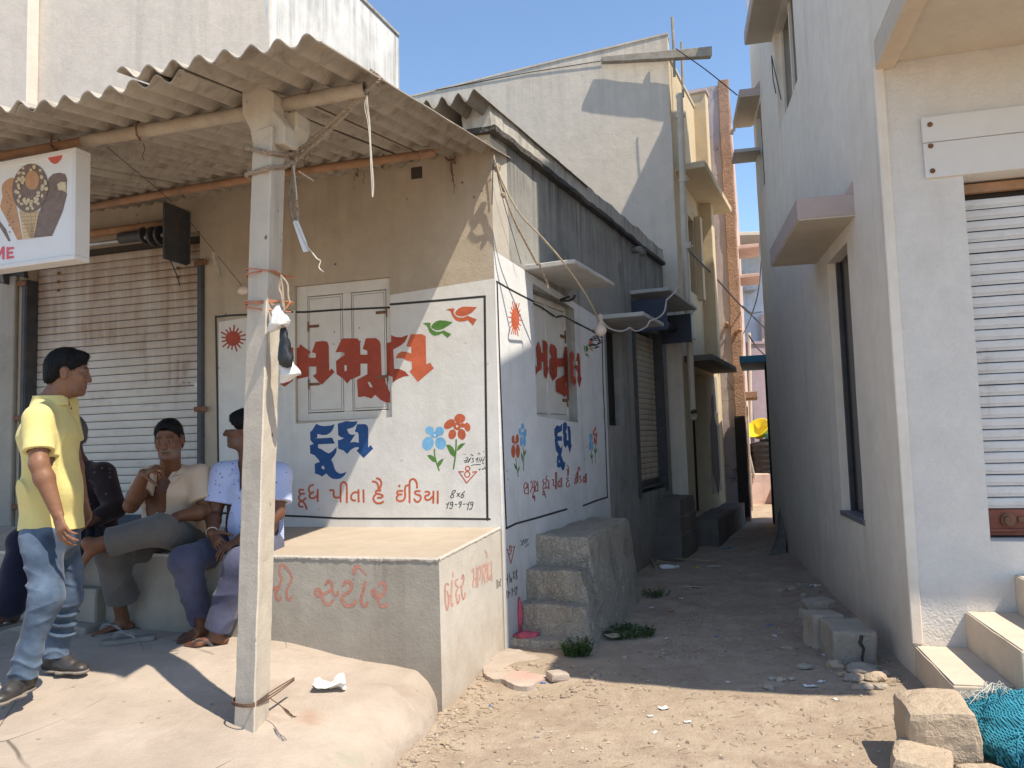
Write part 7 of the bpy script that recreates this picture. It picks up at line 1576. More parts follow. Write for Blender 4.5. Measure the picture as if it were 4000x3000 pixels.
        me = o.data; n = len(me.vertices); co = np.zeros(n*3); me.vertices.foreach_get('co', co); co = co.reshape(-1, 3)+np.array(s.root.location); no = np.zeros(n*3); me.vertices.foreach_get('normal', no); no = no.reshape(-1, 3); r = np.random.default_rng(3)
        pick = r.choice(n, min(n, 2600), replace=False); b = MB()
        for i in pick:
            p = co[i]; nn = no[i]; qq = (p-c)@R.T/k
            if qq@np.array([0, 0, 1]) < -.09: continue
            cd = R[1]*(.55 if qq[1] > -.02 else -.35)+R[0]*(.5*np.sign(qq[0])+.2)-R[2]*.75*min(1, abs(qq[0])/.05+max(0, -qq[1])/.06); d = cd-nn*np.dot(cd, nn)+r.normal(0, .28, 3); d = unit(d-nn*np.dot(d, nn)*.8+nn*.16); L = k*r.uniform(.012, .028); sd = unit(np.cross(d, nn))*k*.0011; p = p-nn*.001
            m_ = p+d*L*.55; e_ = p+d*L-nn*L*.22; b.add([p-sd, p+sd, m_+sd*.8, m_-sd*.8, e_], [(0, 1, 2, 3), (3, 2, 4)])
        st = b.build('strands', mat, o); st['kind'] = 'stuff'; return o
    def hand(s, v, wrist, fdir, pn, thumb, curl=(.3, .35, .4, .45), tcurl=.3, spread=.1, hs=1.0):
        """fdir: along the fingers, pn: palm normal (fingers curl towards it), thumb: +1/-1 side"""
        k = s.s*hs; f = unit(fdir); p = unit(np.asarray(pn, float)-f*np.dot(pn, f)); x = np.cross(f, p)*thumb; w = np.asarray(wrist, float)
        v.cone(w+f*.012*k, w+f*.086*k, (.030*k, .0145*k), (.040*k, .0135*k), W=x, k=.012*k)
        for i in range(4):
            a = w+f*(.086-.006*abs(i-1.3))*k+x*(.030-.0205*i)*k; d = unit(f+x*spread*(1.3-i)*.5); L = k*[.042, .047, .044, .034][i]; r = k*[.0090, .0092, .0088, .0078][i]
            for j in range(3):
                an = curl[i]*(j+1)*(.9 if j == 0 else 1.0); dj = d*math.cos(an)+p*math.sin(an); Lj = L*[1, .68, .52][j]; b_ = a+dj*Lj; v.cone(a, b_, r*[1, .94, .86][j], r*[.95, .88, .72][j], k=.0035*k); a = b_
        a = w+f*.022*k+x*.026*k+p*.006*k; d = unit(f*.62+x*.62+p*(.25+tcurl*.5)); b_ = a+d*.045*k; v.cone(a, b_, .0145*k, .0105*k, k=.010*k); d2 = unit(d*.8+f*.5*(1-tcurl)+p*tcurl*.6-x*.1); c_ = b_+d2*.032*k; v.cone(b_, c_, .0102*k, .0092*k, k=.004*k); v.cone(c_, c_+unit(d2+p*tcurl*.4)*.024*k, .0092*k, .007*k, k=.004*k)
    def arm(s, v, sh, el, wr, r=(.050, .043, .040, .028), k=.02):
        q = s.s; sh, el, wr = map(np.asarray, (sh, el, wr)); m = sh+(el-sh)*.45; v.cone(sh, m, r[0]*q, r[0]*q*.94, k=k); v.cone(m, el, r[0]*q*.94, r[1]*q*.92, k=k); fm = el+(wr-el)*.28; v.cone(el, fm, r[1]*q*.93, r[2]*q*1.04, k=k); v.cone(fm, wr, r[2]*q*1.04, (r[3]*q*1.05, r[3]*q*.9), k=k)
    def foot(s, v, ank, toe, up=(0, 0, 1), hs=1.0):
        """bare foot: ankle joint, direction to toes; sole about .075 below the ankle"""
        k = s.s*hs; f = unit(toe); u = unit(np.asarray(up, float)-f*np.dot(up, f)); x = np.cross(f, u); a = np.asarray(ank, float)
        v.ell(a-u*.048*k-f*.035*k, np.stack([x, f, u]), k*np.array((.031, .037, .030)), .02*k); v.cone(a+u*.02*k, a-u*.03*k, .036*k, .034*k, k=.02*k)
        v.cone(a-u*.025*k, a-u*.054*k+f*.11*k, (.032*k, .030*k), (.040*k, .019*k), W=x, k=.02*k)
        for i in range(5):
            t0 = a-u*.058*k+f*(.115-.004*i*i*.5)*k+x*(.031-.0155*i)*k*s.tside; L = [.052, .044, .038, .032, .026][i]*k; r = [.0125, .0092, .0088, .0084, .0082][i]*k; v.cone(t0, t0+f*L*.6+u*.003*k, r, r, k=.006*k); v.cone(t0+f*L*.6+u*.003*k, t0+f*L-u*.003*k, r, r*.9, k=.003*k)
    tside = 1
def flipflop(parent, c, fwd, L, mat_s, mat_t, up=(0, 0, 1), name='sandal', th=.022, sh_=.040):
    f = unit(fwd); u = unit(np.asarray(up, float)-f*np.dot(up, f)); x = np.cross(f, u); out = [(-.5, 0), (-.48, .10), (-.38, .145), (-.15, .13), (.10, .155), (.30, .175), (.43, .14), (.5, .03), (.48, -.08), (.36, -.165), (.12, -.165), (-.15, -.125), (-.38, -.14), (-.48, -.09)]
    P = catmull([c+f*a*L+x*b_*L for a, b_ in out], 4, True); b = MB(); b.extrude(list(P), -u*th); o = b.build(name, mat_s, parent, bevel=.004, seg=2)
    b = MB(); pt = c+f*.30*L+u*.004
    for sg in (1, -1):
        path = catmull([pt, c+f*.20*L+x*sg*.05*L+u*sh_, c+f*.05*L+x*sg*.12*L+u*sh_*1.1, c-f*.10*L+x*sg*.135*L+u*.0], 6); V = []; F = []
        for i, p in enumerate(path):
            w = .008+.014*math.sin(math.pi*i/(len(path)-1)); d = unit(f*.9+u*.25); V += [p-d*w, p+d*w, p+d*w+u*.004, p-d*w+u*.004]
        for i in range(len(path)-1):
            for e_ in range(4): F.append((4*i+e_, 4*i+(e_+1) % 4, 4*i+4+(e_+1) % 4, 4*i+4+e_))
        b.add(V, F)
    b.build('strap', mat_t, o); return o
M['hair_black'] = plain('black hair', (0.005, 0.0045, 0.0045), 0.62, 0, .3, 60, .004, .25); M['hair_grey'] = plain('grey hair', (0.12, 0.115, 0.11), 0.6, 0, .5, 60, .002)
M['denim'] = cloth_mat('faded blue denim', (0.050, 0.078, 0.125), .35, fade=((0.125, 0.18, 0.255), .8)); M['yellow_polo'] = cloth_mat('yellow polo cotton', (0.66, 0.555, 0.225), .08); M['beige_shirt'] = cloth_mat('beige shirt cotton', (0.58, 0.43, 0.31), .1)
M['blue_shirt'] = cloth_mat('pale blue printed cotton', (0.44, 0.50, 0.72), .1, dots=(26, .19, (0.12, 0.13, 0.30))); M['maroon_shirt'] = cloth_mat('dark maroon printed shirt', (0.028, 0.016, 0.018), .4, dots=(17, .2, (0.09, 0.06, 0.065)))
M['grey_trouser'] = cloth_mat('grey trousers', (0.115, 0.108, 0.102), .2); M['blue_trouser'] = cloth_mat('blue grey trousers', (0.062, 0.066, 0.115), .25, fade=((0.12, 0.125, 0.19), .5)); M['navy'] = cloth_mat('navy track trousers', (0.010, 0.012, 0.030), .3)
M['shoe'] = plain('dusty black shoe leather', (0.028, 0.026, 0.027), 0.45, 0, .3, 12, 0, .5, dirt=((0.16, 0.12, 0.09), .45)); M['lace'] = plain('dark laces', (0.05, 0.038, 0.04), .9); M['sole'] = plain('worn rubber sole', (0.20, 0.17, 0.145), .9, 0, .2, 20); M['sole_grey'] = plain('grey rubber sandal', (0.21, 0.20, 0.175), .8, 0, .2, 15); M['strap_grey'] = plain('grey sandal strap', (0.24, 0.24, 0.235), .7, 0, .2, 15); M['strap_dark'] = plain('dark sandal strap', (0.065, 0.06, 0.058), .8); M['sole_brown'] = plain('brown rubber sandal', (0.17, 0.125, 0.095), .85, 0, .2, 15)
M['gold'] = plain('gold ring', (0.75, 0.50, 0.14), .25, 1.0, .1); M['thread'] = plain('pale wrist thread', (0.6, 0.52, 0.42), .8)
def wrinkle(A, f, stretch, seed, lean=.35):
    """fold function: soft irregular ridges running across a limb, leaning, coming and going"""
    def g(P, t):
        ph = f*t+lean*f*.5*np.sin(P[..., 0]*9+seed)+lean*14*(P[..., 0]*math.cos(seed)+P[..., 1]*math.sin(seed))+stretch*.8*_n3(P, 6, seed)
        mask = np.clip(.45+.75*_n3(P, 6.5, seed+2), 0, 1)
        return -A*.9*mask*(1-np.abs(np.sin(ph*.5)))**1.6+A*.3*_n3(P, 17, seed+5)
    return g
def drape(A, seed, lean=(0.35, 0.2)):
    """long hanging folds of a shirt"""
    def g(P, t):
        ph = 38*(P[..., 0]*math.cos(seed)+P[..., 1]*math.sin(seed))+16*lean[0]*P[..., 2]+2.2*_n3(P, 5, seed); ph2 = 30*(P[..., 2]*.9+lean[1]*2*P[..., 0])+2.6*_n3(P, 6, seed+4)
        m1 = np.clip(.3+.8*_n3(P, 4.5, seed+1), 0, 1); m2 = np.clip(.2+.8*_n3(P, 5.5, seed+7), 0, 1)
        return -A*m1*(1-np.abs(np.sin(ph*.5)))**1.8-A*.9*m2*(1-np.abs(np.sin(ph2*.5)))**1.8+A*.3*_n3(P, 19, seed+3)
    return g
def shell(v, inner, gap): v.f = np.maximum(v.f, -(inner.f-gap))

# ---------------------------------------------------------------- standing man in the yellow polo
def person_standing():
    s = 1.07; p = Person('young man standing in a yellow polo shirt and faded blue jeans, looking right', (-2.57, 4.27, .40), s, (0.235, 0.112, 0.064))
    Y = lambda x, y, d: onY(x, y, d)
    hc = Y(268, 1462, 4.32); nb = Y(190, 1585, 4.30); fw = unit([.93, .36, -.05]); tf = unit([.985, .17, 0]); tx = np.cross(tf, [0, 0, 1])   # tx: person's right, towards the camera
    shR = Y(150, 1632, 4.13); shL = nb+(nb-shR)*np.array([.8, 1, 1])+[.02, 0, -.05]; el = Y(152, 1812, 4.05); wr = Y(226, 2010, 4.06)
    ch = Y(192, 1700, 4.30); be = Y(205, 1930, 4.30); pe = Y(200, 2060, 4.30)
    hipR = pe+tx*.085*s+[0, 0, -.03]; hipL = pe-tx*.085*s+[0, 0, -.03]
    anA = onz(88, 2625, .49); anB = onz(218, 2548, .49); knA = (Y(182, 2330, (anA[1]+4.2)/2-.04)); knB = Y(262, 2330, 4.42)
    V = lambda h: Vol((-3.0, 3.75, .36), (-2.1, 4.75, 2.32), h)
    b = V(.005); p.head(b, hc, fw, (0.05, 0, 1), nb, jaw=1.02)
    b.cone(nb+[0, 0, -.03], ch, (.09*s, .07*s), (.15*s, .105*s), W=tx, k=.03); b.cone(ch, be, (.15*s, .105*s), (.14*s, .10*s), W=tx, k=.03); b.cone(be, pe, (.14*s, .10*s), (.15*s, .11*s), W=tx)
    p.arm(b, shR, el, wr, (.052, .046, .044, .030)); hd = unit(Y(246, 2095, 4.02)-wr); p.hand(b, wr, hd, unit([.35, .85, .1]), -1, (.34, .38, .42, .46), .1, .02)
    elL = shL+np.array([.0, .10, -.30]); wrL = elL+np.array([.08, -.02, -.27]); p.arm(b, shL, elL, wrL); p.hand(b, wrL, (.2, 0, -1), (-.2, -.9, 0), 1)
    for h, k_, a in ((hipR, knA, anA), (hipL, knB, anB)): b.cone(h, k_, .072*s, .048*s); b.cone(k_, a, .046*s, .034*s)
    vmesh('body', b, SKIN, p.root, lambda V_: p.face_col(V_, .35, 0, .25))
    p.hair(M['hair_black'], .0045, front=(.096, .066), back=(-.078, -.058), thick=.015, quiff=.004, bumpy=.005)
    # polo
    sh = V(.005); fl = drape(.026, 1); bx = (.175*s, .142*s)
    sh.cone(nb+[0, 0, -.035], ch, (.095*s, .080*s), (.165*s, .125*s), W=tx, k=.04, fold=fl); sh.cone(ch, be, (.165*s, .125*s), (.160*s, .130*s), W=tx, k=.05, fold=fl); sh.cone(be, pe+[0, 0, -.02], (.160*s, .130*s), (.176*s, .142*s), W=tx, k=.05, fold=fl)
    for a_, e_ in ((shR, el), (shL, elL)):
        m_ = a_+(e_-a_)*.86; sh.cone(a_+[0, 0, -.006], m_, .062*s, .072*s, k=.045, fold=wrinkle(.005, 7, 2, 4))
    sh.cone(nb+[0, 0, -.035], shR+[0, 0, -.005], .068*s, .060*s, k=.05); sh.cone(nb+[0, 0, -.035], shL, .068*s, .060*s, k=.05)
    P = sh.grid(); f = sh.f
    for a_, e_ in ((shR, el), (shL, elL)):
        d = unit(e_-a_); t = (P-a_)@d; L = np.linalg.norm(e_-a_); rad = np.linalg.norm((P-a_)-t[..., None]*d, axis=-1); f = np.where((rad < .12) & (t > L*.45) & (t < L*1.3), np.maximum(f, t-L*.74), f)
    hem = (pe[2]-.005)-P[..., 2]+.012*np.sin(P[..., 0]*14)+.0*P[..., 1]; sh.f = np.maximum(f, hem.astype(np.float32)); shell(sh, b, .004)
    sh.ell(nb+fw*.02+[0, 0, .02], np.eye(3), (.062*s, .062*s, .10), .004, 's')
    vmesh('shirt', sh, M['yellow_polo'], p.root)
    co = Vol(nb-.16, nb+.16, .004); R = frame_of(tf, (.30, 0, 1)); c0 = nb+tf*.012+np.array([0, 0, .028]); Pg = co.grid(); q = (Pg-c0)@R.T; rr_ = np.sqrt((q[..., 0]/1.0)**2+(q[..., 1]/1.08)**2); flare = .073*s+.30*np.maximum(.02-q[..., 2], 0)
    co.f = np.maximum(np.abs(rr_-flare)-.0058, np.abs(q[..., 2]-.002)-.026*s).astype(np.float32); co.f = np.maximum(co.f, -(np.maximum(np.abs(q[..., 0])-.006-.35*np.maximum(.02-q[..., 2], 0), -q[..., 1]))); vmesh('collar', co, M['yellow_polo'], p.root)
    for k_ in range(2): bt = MB(); bt.lathe(c0+tf*(.098-.004*k_)*s+np.array([0, 0, -.045-.07*k_]), [(.006, 0), (.005, .003)], 8, tf); bt.build('button', M['lace'], p.root)
    # jeans
    j = V(.005)
    j.cone(pe+[0, 0, .04], pe+[0, 0, -.06], (.160*s, .128*s), (.165*s, .130*s), W=tx, k=.03)
    for h, k_, a, sd in ((hipR, knA, anA, 1), (hipL, knB, anB, 7)):
        d1 = wrinkle(.022, 26, 3, sd, .5); d2 = wrinkle(.024, 24, 3, sd+2, .5); low = a+(k_-a)*.30
        j.cone(h+[0, 0, -.01], k_, .098*s, .070*s, k=.035, fold=d1); j.cone(k_, low, .070*s, .056*s, k=.03, fold=d2); j.cone(low, a+[0, 0, -.035], .056*s, .062*s, k=.02, fold=lambda P, t, sd=sd: -.013*np.clip(.5+.8*_n3(P, 11, sd+1), 0, 1)*(1-np.abs(np.sin(P[..., 2]*62+2.4*_n3(P, 9, sd)+1.8*np.sin(P[..., 0]*22+P[..., 1]*17))))**1.4*np.clip(.2+t*2.2, 0, 1)+.004*_n3(P, 24, sd))
        j.ell(k_+np.array([.012, -.01, .0]), np.eye(3), (.06, .06, .08), .04)
    Pj = j.grid(); j.f = np.maximum(j.f, (.447+.02*np.sin(Pj[..., 0]*9)-Pj[..., 2]).astype(np.float32)); shell(j, b, .001)
    vmesh('jeans', j, M['denim'], p.root)
    # shoes
    for a, toe, sd in ((anA, unit([-.04, -1, 0]), 1), (anB, unit([.98, -.22, 0]), -1)):
        v = Vol(a-[.30, .30, .14], a+[.30, .30, .12], .0045); u = np.array([0, 0, 1.0]); x = np.cross(toe, u); g = .385
        A = lambda f_, z, xx=0: np.array([a[0], a[1], 0])+toe*f_*s+x*xx*s+np.array([0, 0, g+z])
        v.cone(A(-.045, .055), A(-.005, .085), .036*s, .040*s, k=.02); v.cone(A(-.045, .032), A(.075, .036), (.036*s, .030*s), (.044*s, .028*s), W=x, k=.02); v.cone(A(.0, .075), A(.10, .045), .038*s, .030*s, k=.025); v.cone(A(.085, .030), A(.150, .026, -.004*sd), (.046*s, .027*s), (.038*s, .024*s), W=x, k=.02); v.ell(A(.165, .025, -.006*sd), np.stack([x, toe, u]), np.array((.034, .032, .024))*s, .015)
        v.cut(A(0, .005), (0, 0, -1)); so = vmesh('shoe', v, M['shoe'], p.root)
        w = Vol(a-[.30, .30, .14], a+[.30, .30, .0], .004)
        w.cone(A(-.045, .008), A(.07, .008), (.042*s, .014), (.044*s, .014), W=x, k=.01); w.cone(A(.06, .008), A(.155, .008, -.004*sd), (.052*s, .014), (.042*s, .014), W=x, k=.02); w.ell(A(.165, .008, -.006*sd), np.stack([x, toe, u]), np.array((.040, .036, .014))*s, .012); w.cut(A(0, .016), (0, 0, 1)); vmesh('sole', w, M['sole'], so)
        lc = MB()
        for k_ in range(4):
            f_ = .035+.022*k_; z = .094-.013*k_; lc.tube(catmull([A(f_-.008, z-.012, -.028), A(f_, z, 0)+u*.004, A(f_+.008, z-.012, .028)], 4), .0035, 5); lc.tube(catmull([A(f_+.008, z-.012, -.028), A(f_, z, 0)+u*.006, A(f_-.008, z-.012, .028)], 4), .0035, 5)
        for sg in (-1, 1):
            c_ = A(.03, .098); lc.tube(catmull([c_, c_+x*sg*.03+u*.018+toe*.012, c_+x*sg*.045-u*.005+toe*.01, c_+x*sg*.015], 5), .0032, 5); lc.tube(catmull([c_, c_+x*sg*.02+toe*.02, c_+x*sg*.035-u*.035+toe*.025], 4), .003, 5)
        lc.build('laces', M['lace'], so)
    return p
def leg_cloth(v, h, kn, hem, r, sd, flare=1.0, A=.015, k=.035):
    v.cone(h, kn, r[0], r[1], k=k, fold=wrinkle(A, 24, 3, sd)); v.cone(kn, hem, r[1]*.98, r[2]*flare, k=k, fold=wrinkle(A, 16, 3, sd+3))
def cut_end(v, a, b, at, rad=.16):
    P = v.grid(); d = unit(np.asarray(b)-a); t = (P-a)@d; L = np.linalg.norm(np.asarray(b)-a); rr_ = np.linalg.norm((P-a)-t[..., None]*d, axis=-1); v.f = np.where((rr_ < rad) & (t > L*at-.12) & (t < L*1.6), np.maximum(v.f, t-L*at), v.f).astype(np.float32)

# ---------------------------------------------------------------- seated man, beige shirt, leg crossed
def person_beige():
    s = 1.09; p = Person('older man seated in an open beige shirt, hand at his chin, one leg crossed', (-2.45, 5.5, .9), s, (0.165, 0.070, 0.038)); Y = onY
    hc = Y(661, 1722, 5.24); fw = unit([.10, -.98, -.16]); up = unit([-.04, -.15, 1]); nb = Y(664, 1842, 5.44); tx = np.array([-.985, .17, 0]); tf = np.array([-.17, -.985, 0])
    shR = Y(588, 1872, 5.42); shL = Y(782, 1862, 5.44); ch = Y(668, 1925, 5.46); be = Y(672, 2030, 5.50); pe = Y(690, 2085, 5.58)
    elR = Y(512, 1975, 5.26); wrR = Y(563, 1850, 5.14); elL = Y(806, 1998, 5.34); wrL = Y(690, 2018, 5.14)
    hipR = Y(648, 2118, 5.56); hipL = Y(742, 2108, 5.56); knR = Y(432, 2160, 5.14); anR = onz(478, 2420, .475); knL = Y(628, 2072, 5.02); anL = Y(352, 2130, 4.94)
    V = lambda h: Vol((-3.25, 4.62, .36), (-1.85, 5.85, 1.75), h)
    b = V(.005); p.head(b, hc, fw, up, nb, jaw=1.10, cheek=1.02)
    b.cone(nb+[0, .02, -.03], ch, (.10*s, .075*s), (.155*s, .11*s), W=tx, k=.03); b.cone(ch, be, (.155*s, .11*s), (.15*s, .13*s), W=tx, k=.03); b.cone(be, pe, (.15*s, .13*s), (.16*s, .13*s), W=tx)
    p.arm(b, shR, elR, wrR, (.054, .048, .046, .032)); p.arm(b, shL, elL, wrL, (.054, .048, .046, .032))
    p.hand(b, wrR, unit(Y(618, 1822, 5.10)-wrR), unit([.45, .45, -.75]), -1, (.95, 1.0, 1.05, 1.1), .8, .02); p.hand(b, wrL, unit(Y(632, 2040, 5.04)-wrL), unit([-.1, .2, -1]), 1, (.22, .25, .28, .35), .3)
    for h, k_, a in ((hipR, knR, anR), (hipL, knL, anL)): b.cone(h, k_, .078*s, .055*s); m_ = k_+(a-k_)*.3; b.cone(k_, m_, .052*s, .054*s); b.cone(m_, a, .054*s, .034*s)
    p.tside = -1; p.foot(b, anR, unit([-.80, -.60, 0])); p.tside = 1; p.foot(b, anL, unit([-.70, -.25, -.62]), up=unit([-.55, -.35, .75]))
    vmesh('body', b, SKIN, p.root, lambda V_: p.face_col(V_, .55, .42, .85))
    p.hair(M['hair_black'], .0045, front=(.080, .090), back=(-.078, -.070), thick=.013, bumpy=.005, recede=-.9)
    sh = V(.005); fl = drape(.026, 3)
    sh.cone(nb+[0, .02, -.05], ch, (.135*s, .095*s), (.180*s, .135*s), W=tx, k=.04, fold=fl); sh.cone(ch, be, (.18*s, .135*s), (.178*s, .152*s), W=tx, k=.05, fold=fl); sh.cone(be, pe+[0, 0, .005], (.178*s, .152*s), (.185*s, .155*s), W=tx, k=.05, fold=fl)
    for a_, e_ in ((shR, elR), (shL, elL)):
        sh.cone(nb+[0, .03, -.05], a_, .07*s, .072*s, k=.05); sh.cone(a_, a_+(e_-a_)*.95, .078*s, .086*s, k=.04, fold=wrinkle(.006, 6, 2, 9))
    cut_end(sh, shR, elR, .50); cut_end(sh, shL, elL, .74); sh.cut(pe+[0, 0, -.05], (0, 0, -1)); shell(sh, b, .004)
    # open front: a wedge cut down from the neck
    P = sh.grid(); q = P-nb; xx = q@tx; ff = q@tf; zz = -q[..., 2]; w = np.interp(zz, [-.05, .0, .06, .16, .27, .31], [.080, .075, .062, .060, .04, -.02]); cx = np.interp(zz, [0, .1, .3], [-.012, -.010, .0]); wedge = np.maximum(np.abs(xx+.005-cx)-w, np.maximum(.0-ff, zz-.31)); sh.f = np.maximum(sh.f, -wedge).astype(np.float32)
    vmesh('shirt', sh, M['beige_shirt'], p.root)
    for sg, dx in ((-1, .0), (1, .0)):   # collar leaves lying open on the chest
        b0 = nb+tx*sg*.066*s+tf*.02+np.array([0, 0, .012]); pts = [nb+tx*sg*.075*s-tf*.05+np.array([0, 0, .045]), b0+np.array([0, 0, .035]), nb+tx*sg*.060*s+tf*.105*s+np.array([0, 0, -.045]), nb+tx*sg*.098*s+tf*.118*s+np.array([0, 0, -.085]), nb+tx*sg*.125*s+tf*.075*s+np.array([0, 0, -.03]), nb+tx*sg*.115*s-tf*.02+np.array([0, 0, .012])]
        co = MB(); co.extrude(pts, (tf*.006+np.array([0, 0, .003]))); co.build('collar', M['beige_shirt'], p.root, bevel=.002)
    j = V(.005); j.cone(pe+[0, 0, .0], pe+[0, 0, -.06], (.165*s, .14*s), (.175*s, .15*s), W=tx, k=.04)
    hemR = anR+np.array([.0, -.012, .115]); leg_cloth(j, hipR+[0, 0, -.01], knR, hemR, (.100*s, .088*s, .088*s), 2, 1.05); cut_end(j, knR, anR, .73, .2); j2 = V(.005); hemL = anL+(knL-anL)*.22; leg_cloth(j2, hipL, knL, hemL, (.105*s, .090*s, .078*s), 6, 1.05)
    cut_end(j2, knL, anL, .74, .2); j.f = np.minimum(j.f, j2.f); shell(j, b, .003); vmesh('trousers', j, M['grey_trouser'], p.root)
    rg = MB(); gq = wrR+unit(Y(618, 1822, 5.10)-wrR)*.13+np.array([.02, -.03, -.03]); rg.lathe(gq, [(.011, -.003), (.0125, 0), (.011, .003)], 12, (.3, .2, .9)); rg.build('ring', M['gold'], p.root, smooth=True)
    ft = unit([-.80, -.60, 0]); o = flipflop(p.root, np.array([anR[0], anR[1], .408])+ft*.045, ft, .30, M['sole_grey'], M['strap_grey'])
    f2 = unit([-.92, -.40, 0]); c2 = gp(505, 2508); fo = thing('sandal', 'empty grey rubber sandal on the porch before the crossed legs', 'sandal', c2); flipflop(fo, c2+np.array([0, 0, .03]), f2, .315, M['sole_grey'], M['strap_grey'], name='sole', th=.028, sh_=.028)
    return p

# ---------------------------------------------------------------- seated man, blue printed shirt, looking left
def person_blue():
    s = 1.08; p = Person('man seated at the post in a pale blue printed shirt with hands clasped, looking left', (-1.85, 5.4, .9), s, (0.145, 0.062, 0.036)); Y = onY
    hc = Y(945, 1683, 5.42); fw = unit([-.93, -.36, .06]); up = unit([.05, -.02, 1]); nb = Y(978, 1812, 5.46); tx = unit([-.99, .1, 0]); tf = unit([-.1, -.99, 0])
    shR = Y(876, 1852, 5.42); shL = Y(1090, 1856, 5.46); ch = Y(982, 1920, 5.46); be = Y(985, 2040, 5.44); pe = Y(985, 2095, 5.50)
    elR = Y(836, 2015, 5.36); wrR = Y(828, 2085, 5.12); elL = Y(1084, 2005, 5.38); wrL = Y(938, 2105, 5.08)
    hipR = Y(905, 2128, 5.46); hipL = Y(1050, 2128, 5.46); knR = Y(722, 2192, 5.00); knL = Y(935, 2200, 4.95); anR = onz(785, 2450, .455); anL = onz(845, 2470, .455)
    V = lambda h: Vol((-2.55, 4.35, .34), (-1.25, 5.75, 1.75), h)
    b = V(.005); p.head(b, hc, fw, up, nb, jaw=1.02, nose=1.04)
    b.cone(nb+[0, .02, -.03], ch, (.10*s, .075*s), (.155*s, .115*s), W=tx, k=.03); b.cone(ch, be, (.155*s, .115*s), (.16*s, .15*s), W=tx, k=.03); b.cone(be, pe, (.16*s, .15*s), (.16*s, .13*s), W=tx)
    p.arm(b, shR, elR, wrR, (.056, .048, .044, .031)); p.arm(b, shL, elL, wrL, (.056, .048, .044, .031))
    p.hand(b, wrR, unit(Y(862, 2140, 5.03)-wrR), unit([.6, .5, -.5]), 1, (.45, .5, .5, .5), .4, .05); p.hand(b, wrL, unit(Y(862, 2150, 4.98)-wrL), unit([.2, .55, -.8]), -1, (.28, .32, .35, .4), .4, .08)
    for h, k_, a in ((hipR, knR, anR), (hipL, knL, anL)): b.cone(h, k_, .078*s, .055*s); m_ = k_+(a-k_)*.3; b.cone(k_, m_, .052*s, .054*s); b.cone(m_, a, .054*s, .034*s)
    ftR = unit([-.55, -.82, -.06]); ftL = unit([-.92, -.38, 0]); p.tside = -1; p.foot(b, anR, ftR, up=unit([.35, -.2, .9])); p.tside = 1; p.foot(b, anL, ftL)
    vmesh('body', b, SKIN, p.root, lambda V_: p.face_col(V_, .55, .35, .7))
    p.hair(M['hair_black'], .0045, front=(.098, .075), back=(-.078, -.072), thick=.017, bumpy=.006)
    sh = V(.005); fl = drape(.024, 13)
    sh.cone(nb+[0, .02, -.05], ch, (.135*s, .095*s), (.182*s, .140*s), W=tx, k=.04, fold=fl); sh.cone(ch, be, (.182*s, .140*s), (.190*s, .180*s), W=tx, k=.05, fold=fl); sh.cone(be, pe+[0, -.02, -.01], (.19*s, .18*s), (.20*s, .18*s), W=tx, k=.05, fold=fl)
    for a_, e_ in ((shR, elR), (shL, elL)): sh.cone(nb+[0, .03, -.05], a_, .07*s, .074*s, k=.05); sh.cone(a_, a_+(e_-a_)*.95, .080*s, .092*s, k=.04, fold=wrinkle(.006, 6, 2, 19))
    cut_end(sh, shR, elR, .70); cut_end(sh, shL, elL, .72); P = sh.grid(); sh.f = np.maximum(sh.f, (pe[2]-.035+.012*np.sin(P[..., 0]*15)-P[..., 2]).astype(np.float32)); shell(sh, b, .004)
    q = P-nb; xx = q@tx; ff = q@tf; zz = -q[..., 2]; w = np.interp(zz, [-.05, 0, .06, .18, .20], [.07, .062, .04, .004, -.02]); sh.f = np.maximum(sh.f, -np.maximum(np.abs(xx)-w, np.maximum(-ff, zz-.2))).astype(np.float32)
    vmesh('shirt', sh, M['blue_shirt'], p.root)
    for sg in (-1, 1):
        pts = [nb+tx*sg*.075*s-tf*.05+np.array([0, 0, .04]), nb+tx*sg*.066*s+tf*.02+np.array([0, 0, .040]), nb+tx*sg*.050*s+tf*.105*s+np.array([0, 0, -.045]), nb+tx*sg*.085*s+tf*.118*s+np.array([0, 0, -.080]), nb+tx*sg*.120*s+tf*.07*s+np.array([0, 0, -.025]), nb+tx*sg*.115*s-tf*.02+np.array([0, 0, .012])]; co = MB(); co.extrude(pts, (tf*.006+np.array([0, 0, .003]))); co.build('collar', M['blue_shirt'], p.root, bevel=.002)
    j = V(.005); j.cone(pe, pe+[0, 0, -.07], (.165*s, .14*s), (.178*s, .15*s), W=tx, k=.04)
    leg_cloth(j, hipR+[0, 0, -.01], knR, anR+[.0, .02, .02], (.100*s, .088*s, .070*s), 22, 1.0); leg_cloth(j, hipL+[0, 0, -.01], knL, anL+[0, .01, .0], (.100*s, .088*s, .074*s), 26, 1.0)
    cut_end(j, knR, anR, .95, .2); cut_end(j, knL, anL, .96, .2); shell(j, b, .003); vmesh('trousers', j, M['blue_trouser'], p.root)
    th_ = MB(); d = unit(wrR-elR); x_ = unit(np.cross(d, [1, 0, .2])); y_ = np.cross(d, x_); th_.tube([wrR-d*.02+.037*(math.cos(a)*x_+math.sin(a)*y_) for a in np.linspace(0, 6.283, 20, endpoint=False)], .0035, 6, closed=True); th_.build('wrist_thread', M['thread'], p.root, smooth=True)
    flipflop(p.root, anL+np.array([0, 0, -.085])+ftL*.045, ftL, .31, M['sole_brown'], M['strap_dark']); u_ = unit([.35, -.2, .9]); flipflop(p.root, anR-u_*.085+ftR*.045, ftR, .31, M['sole_brown'], M['strap_dark'], up=u_)
    return p

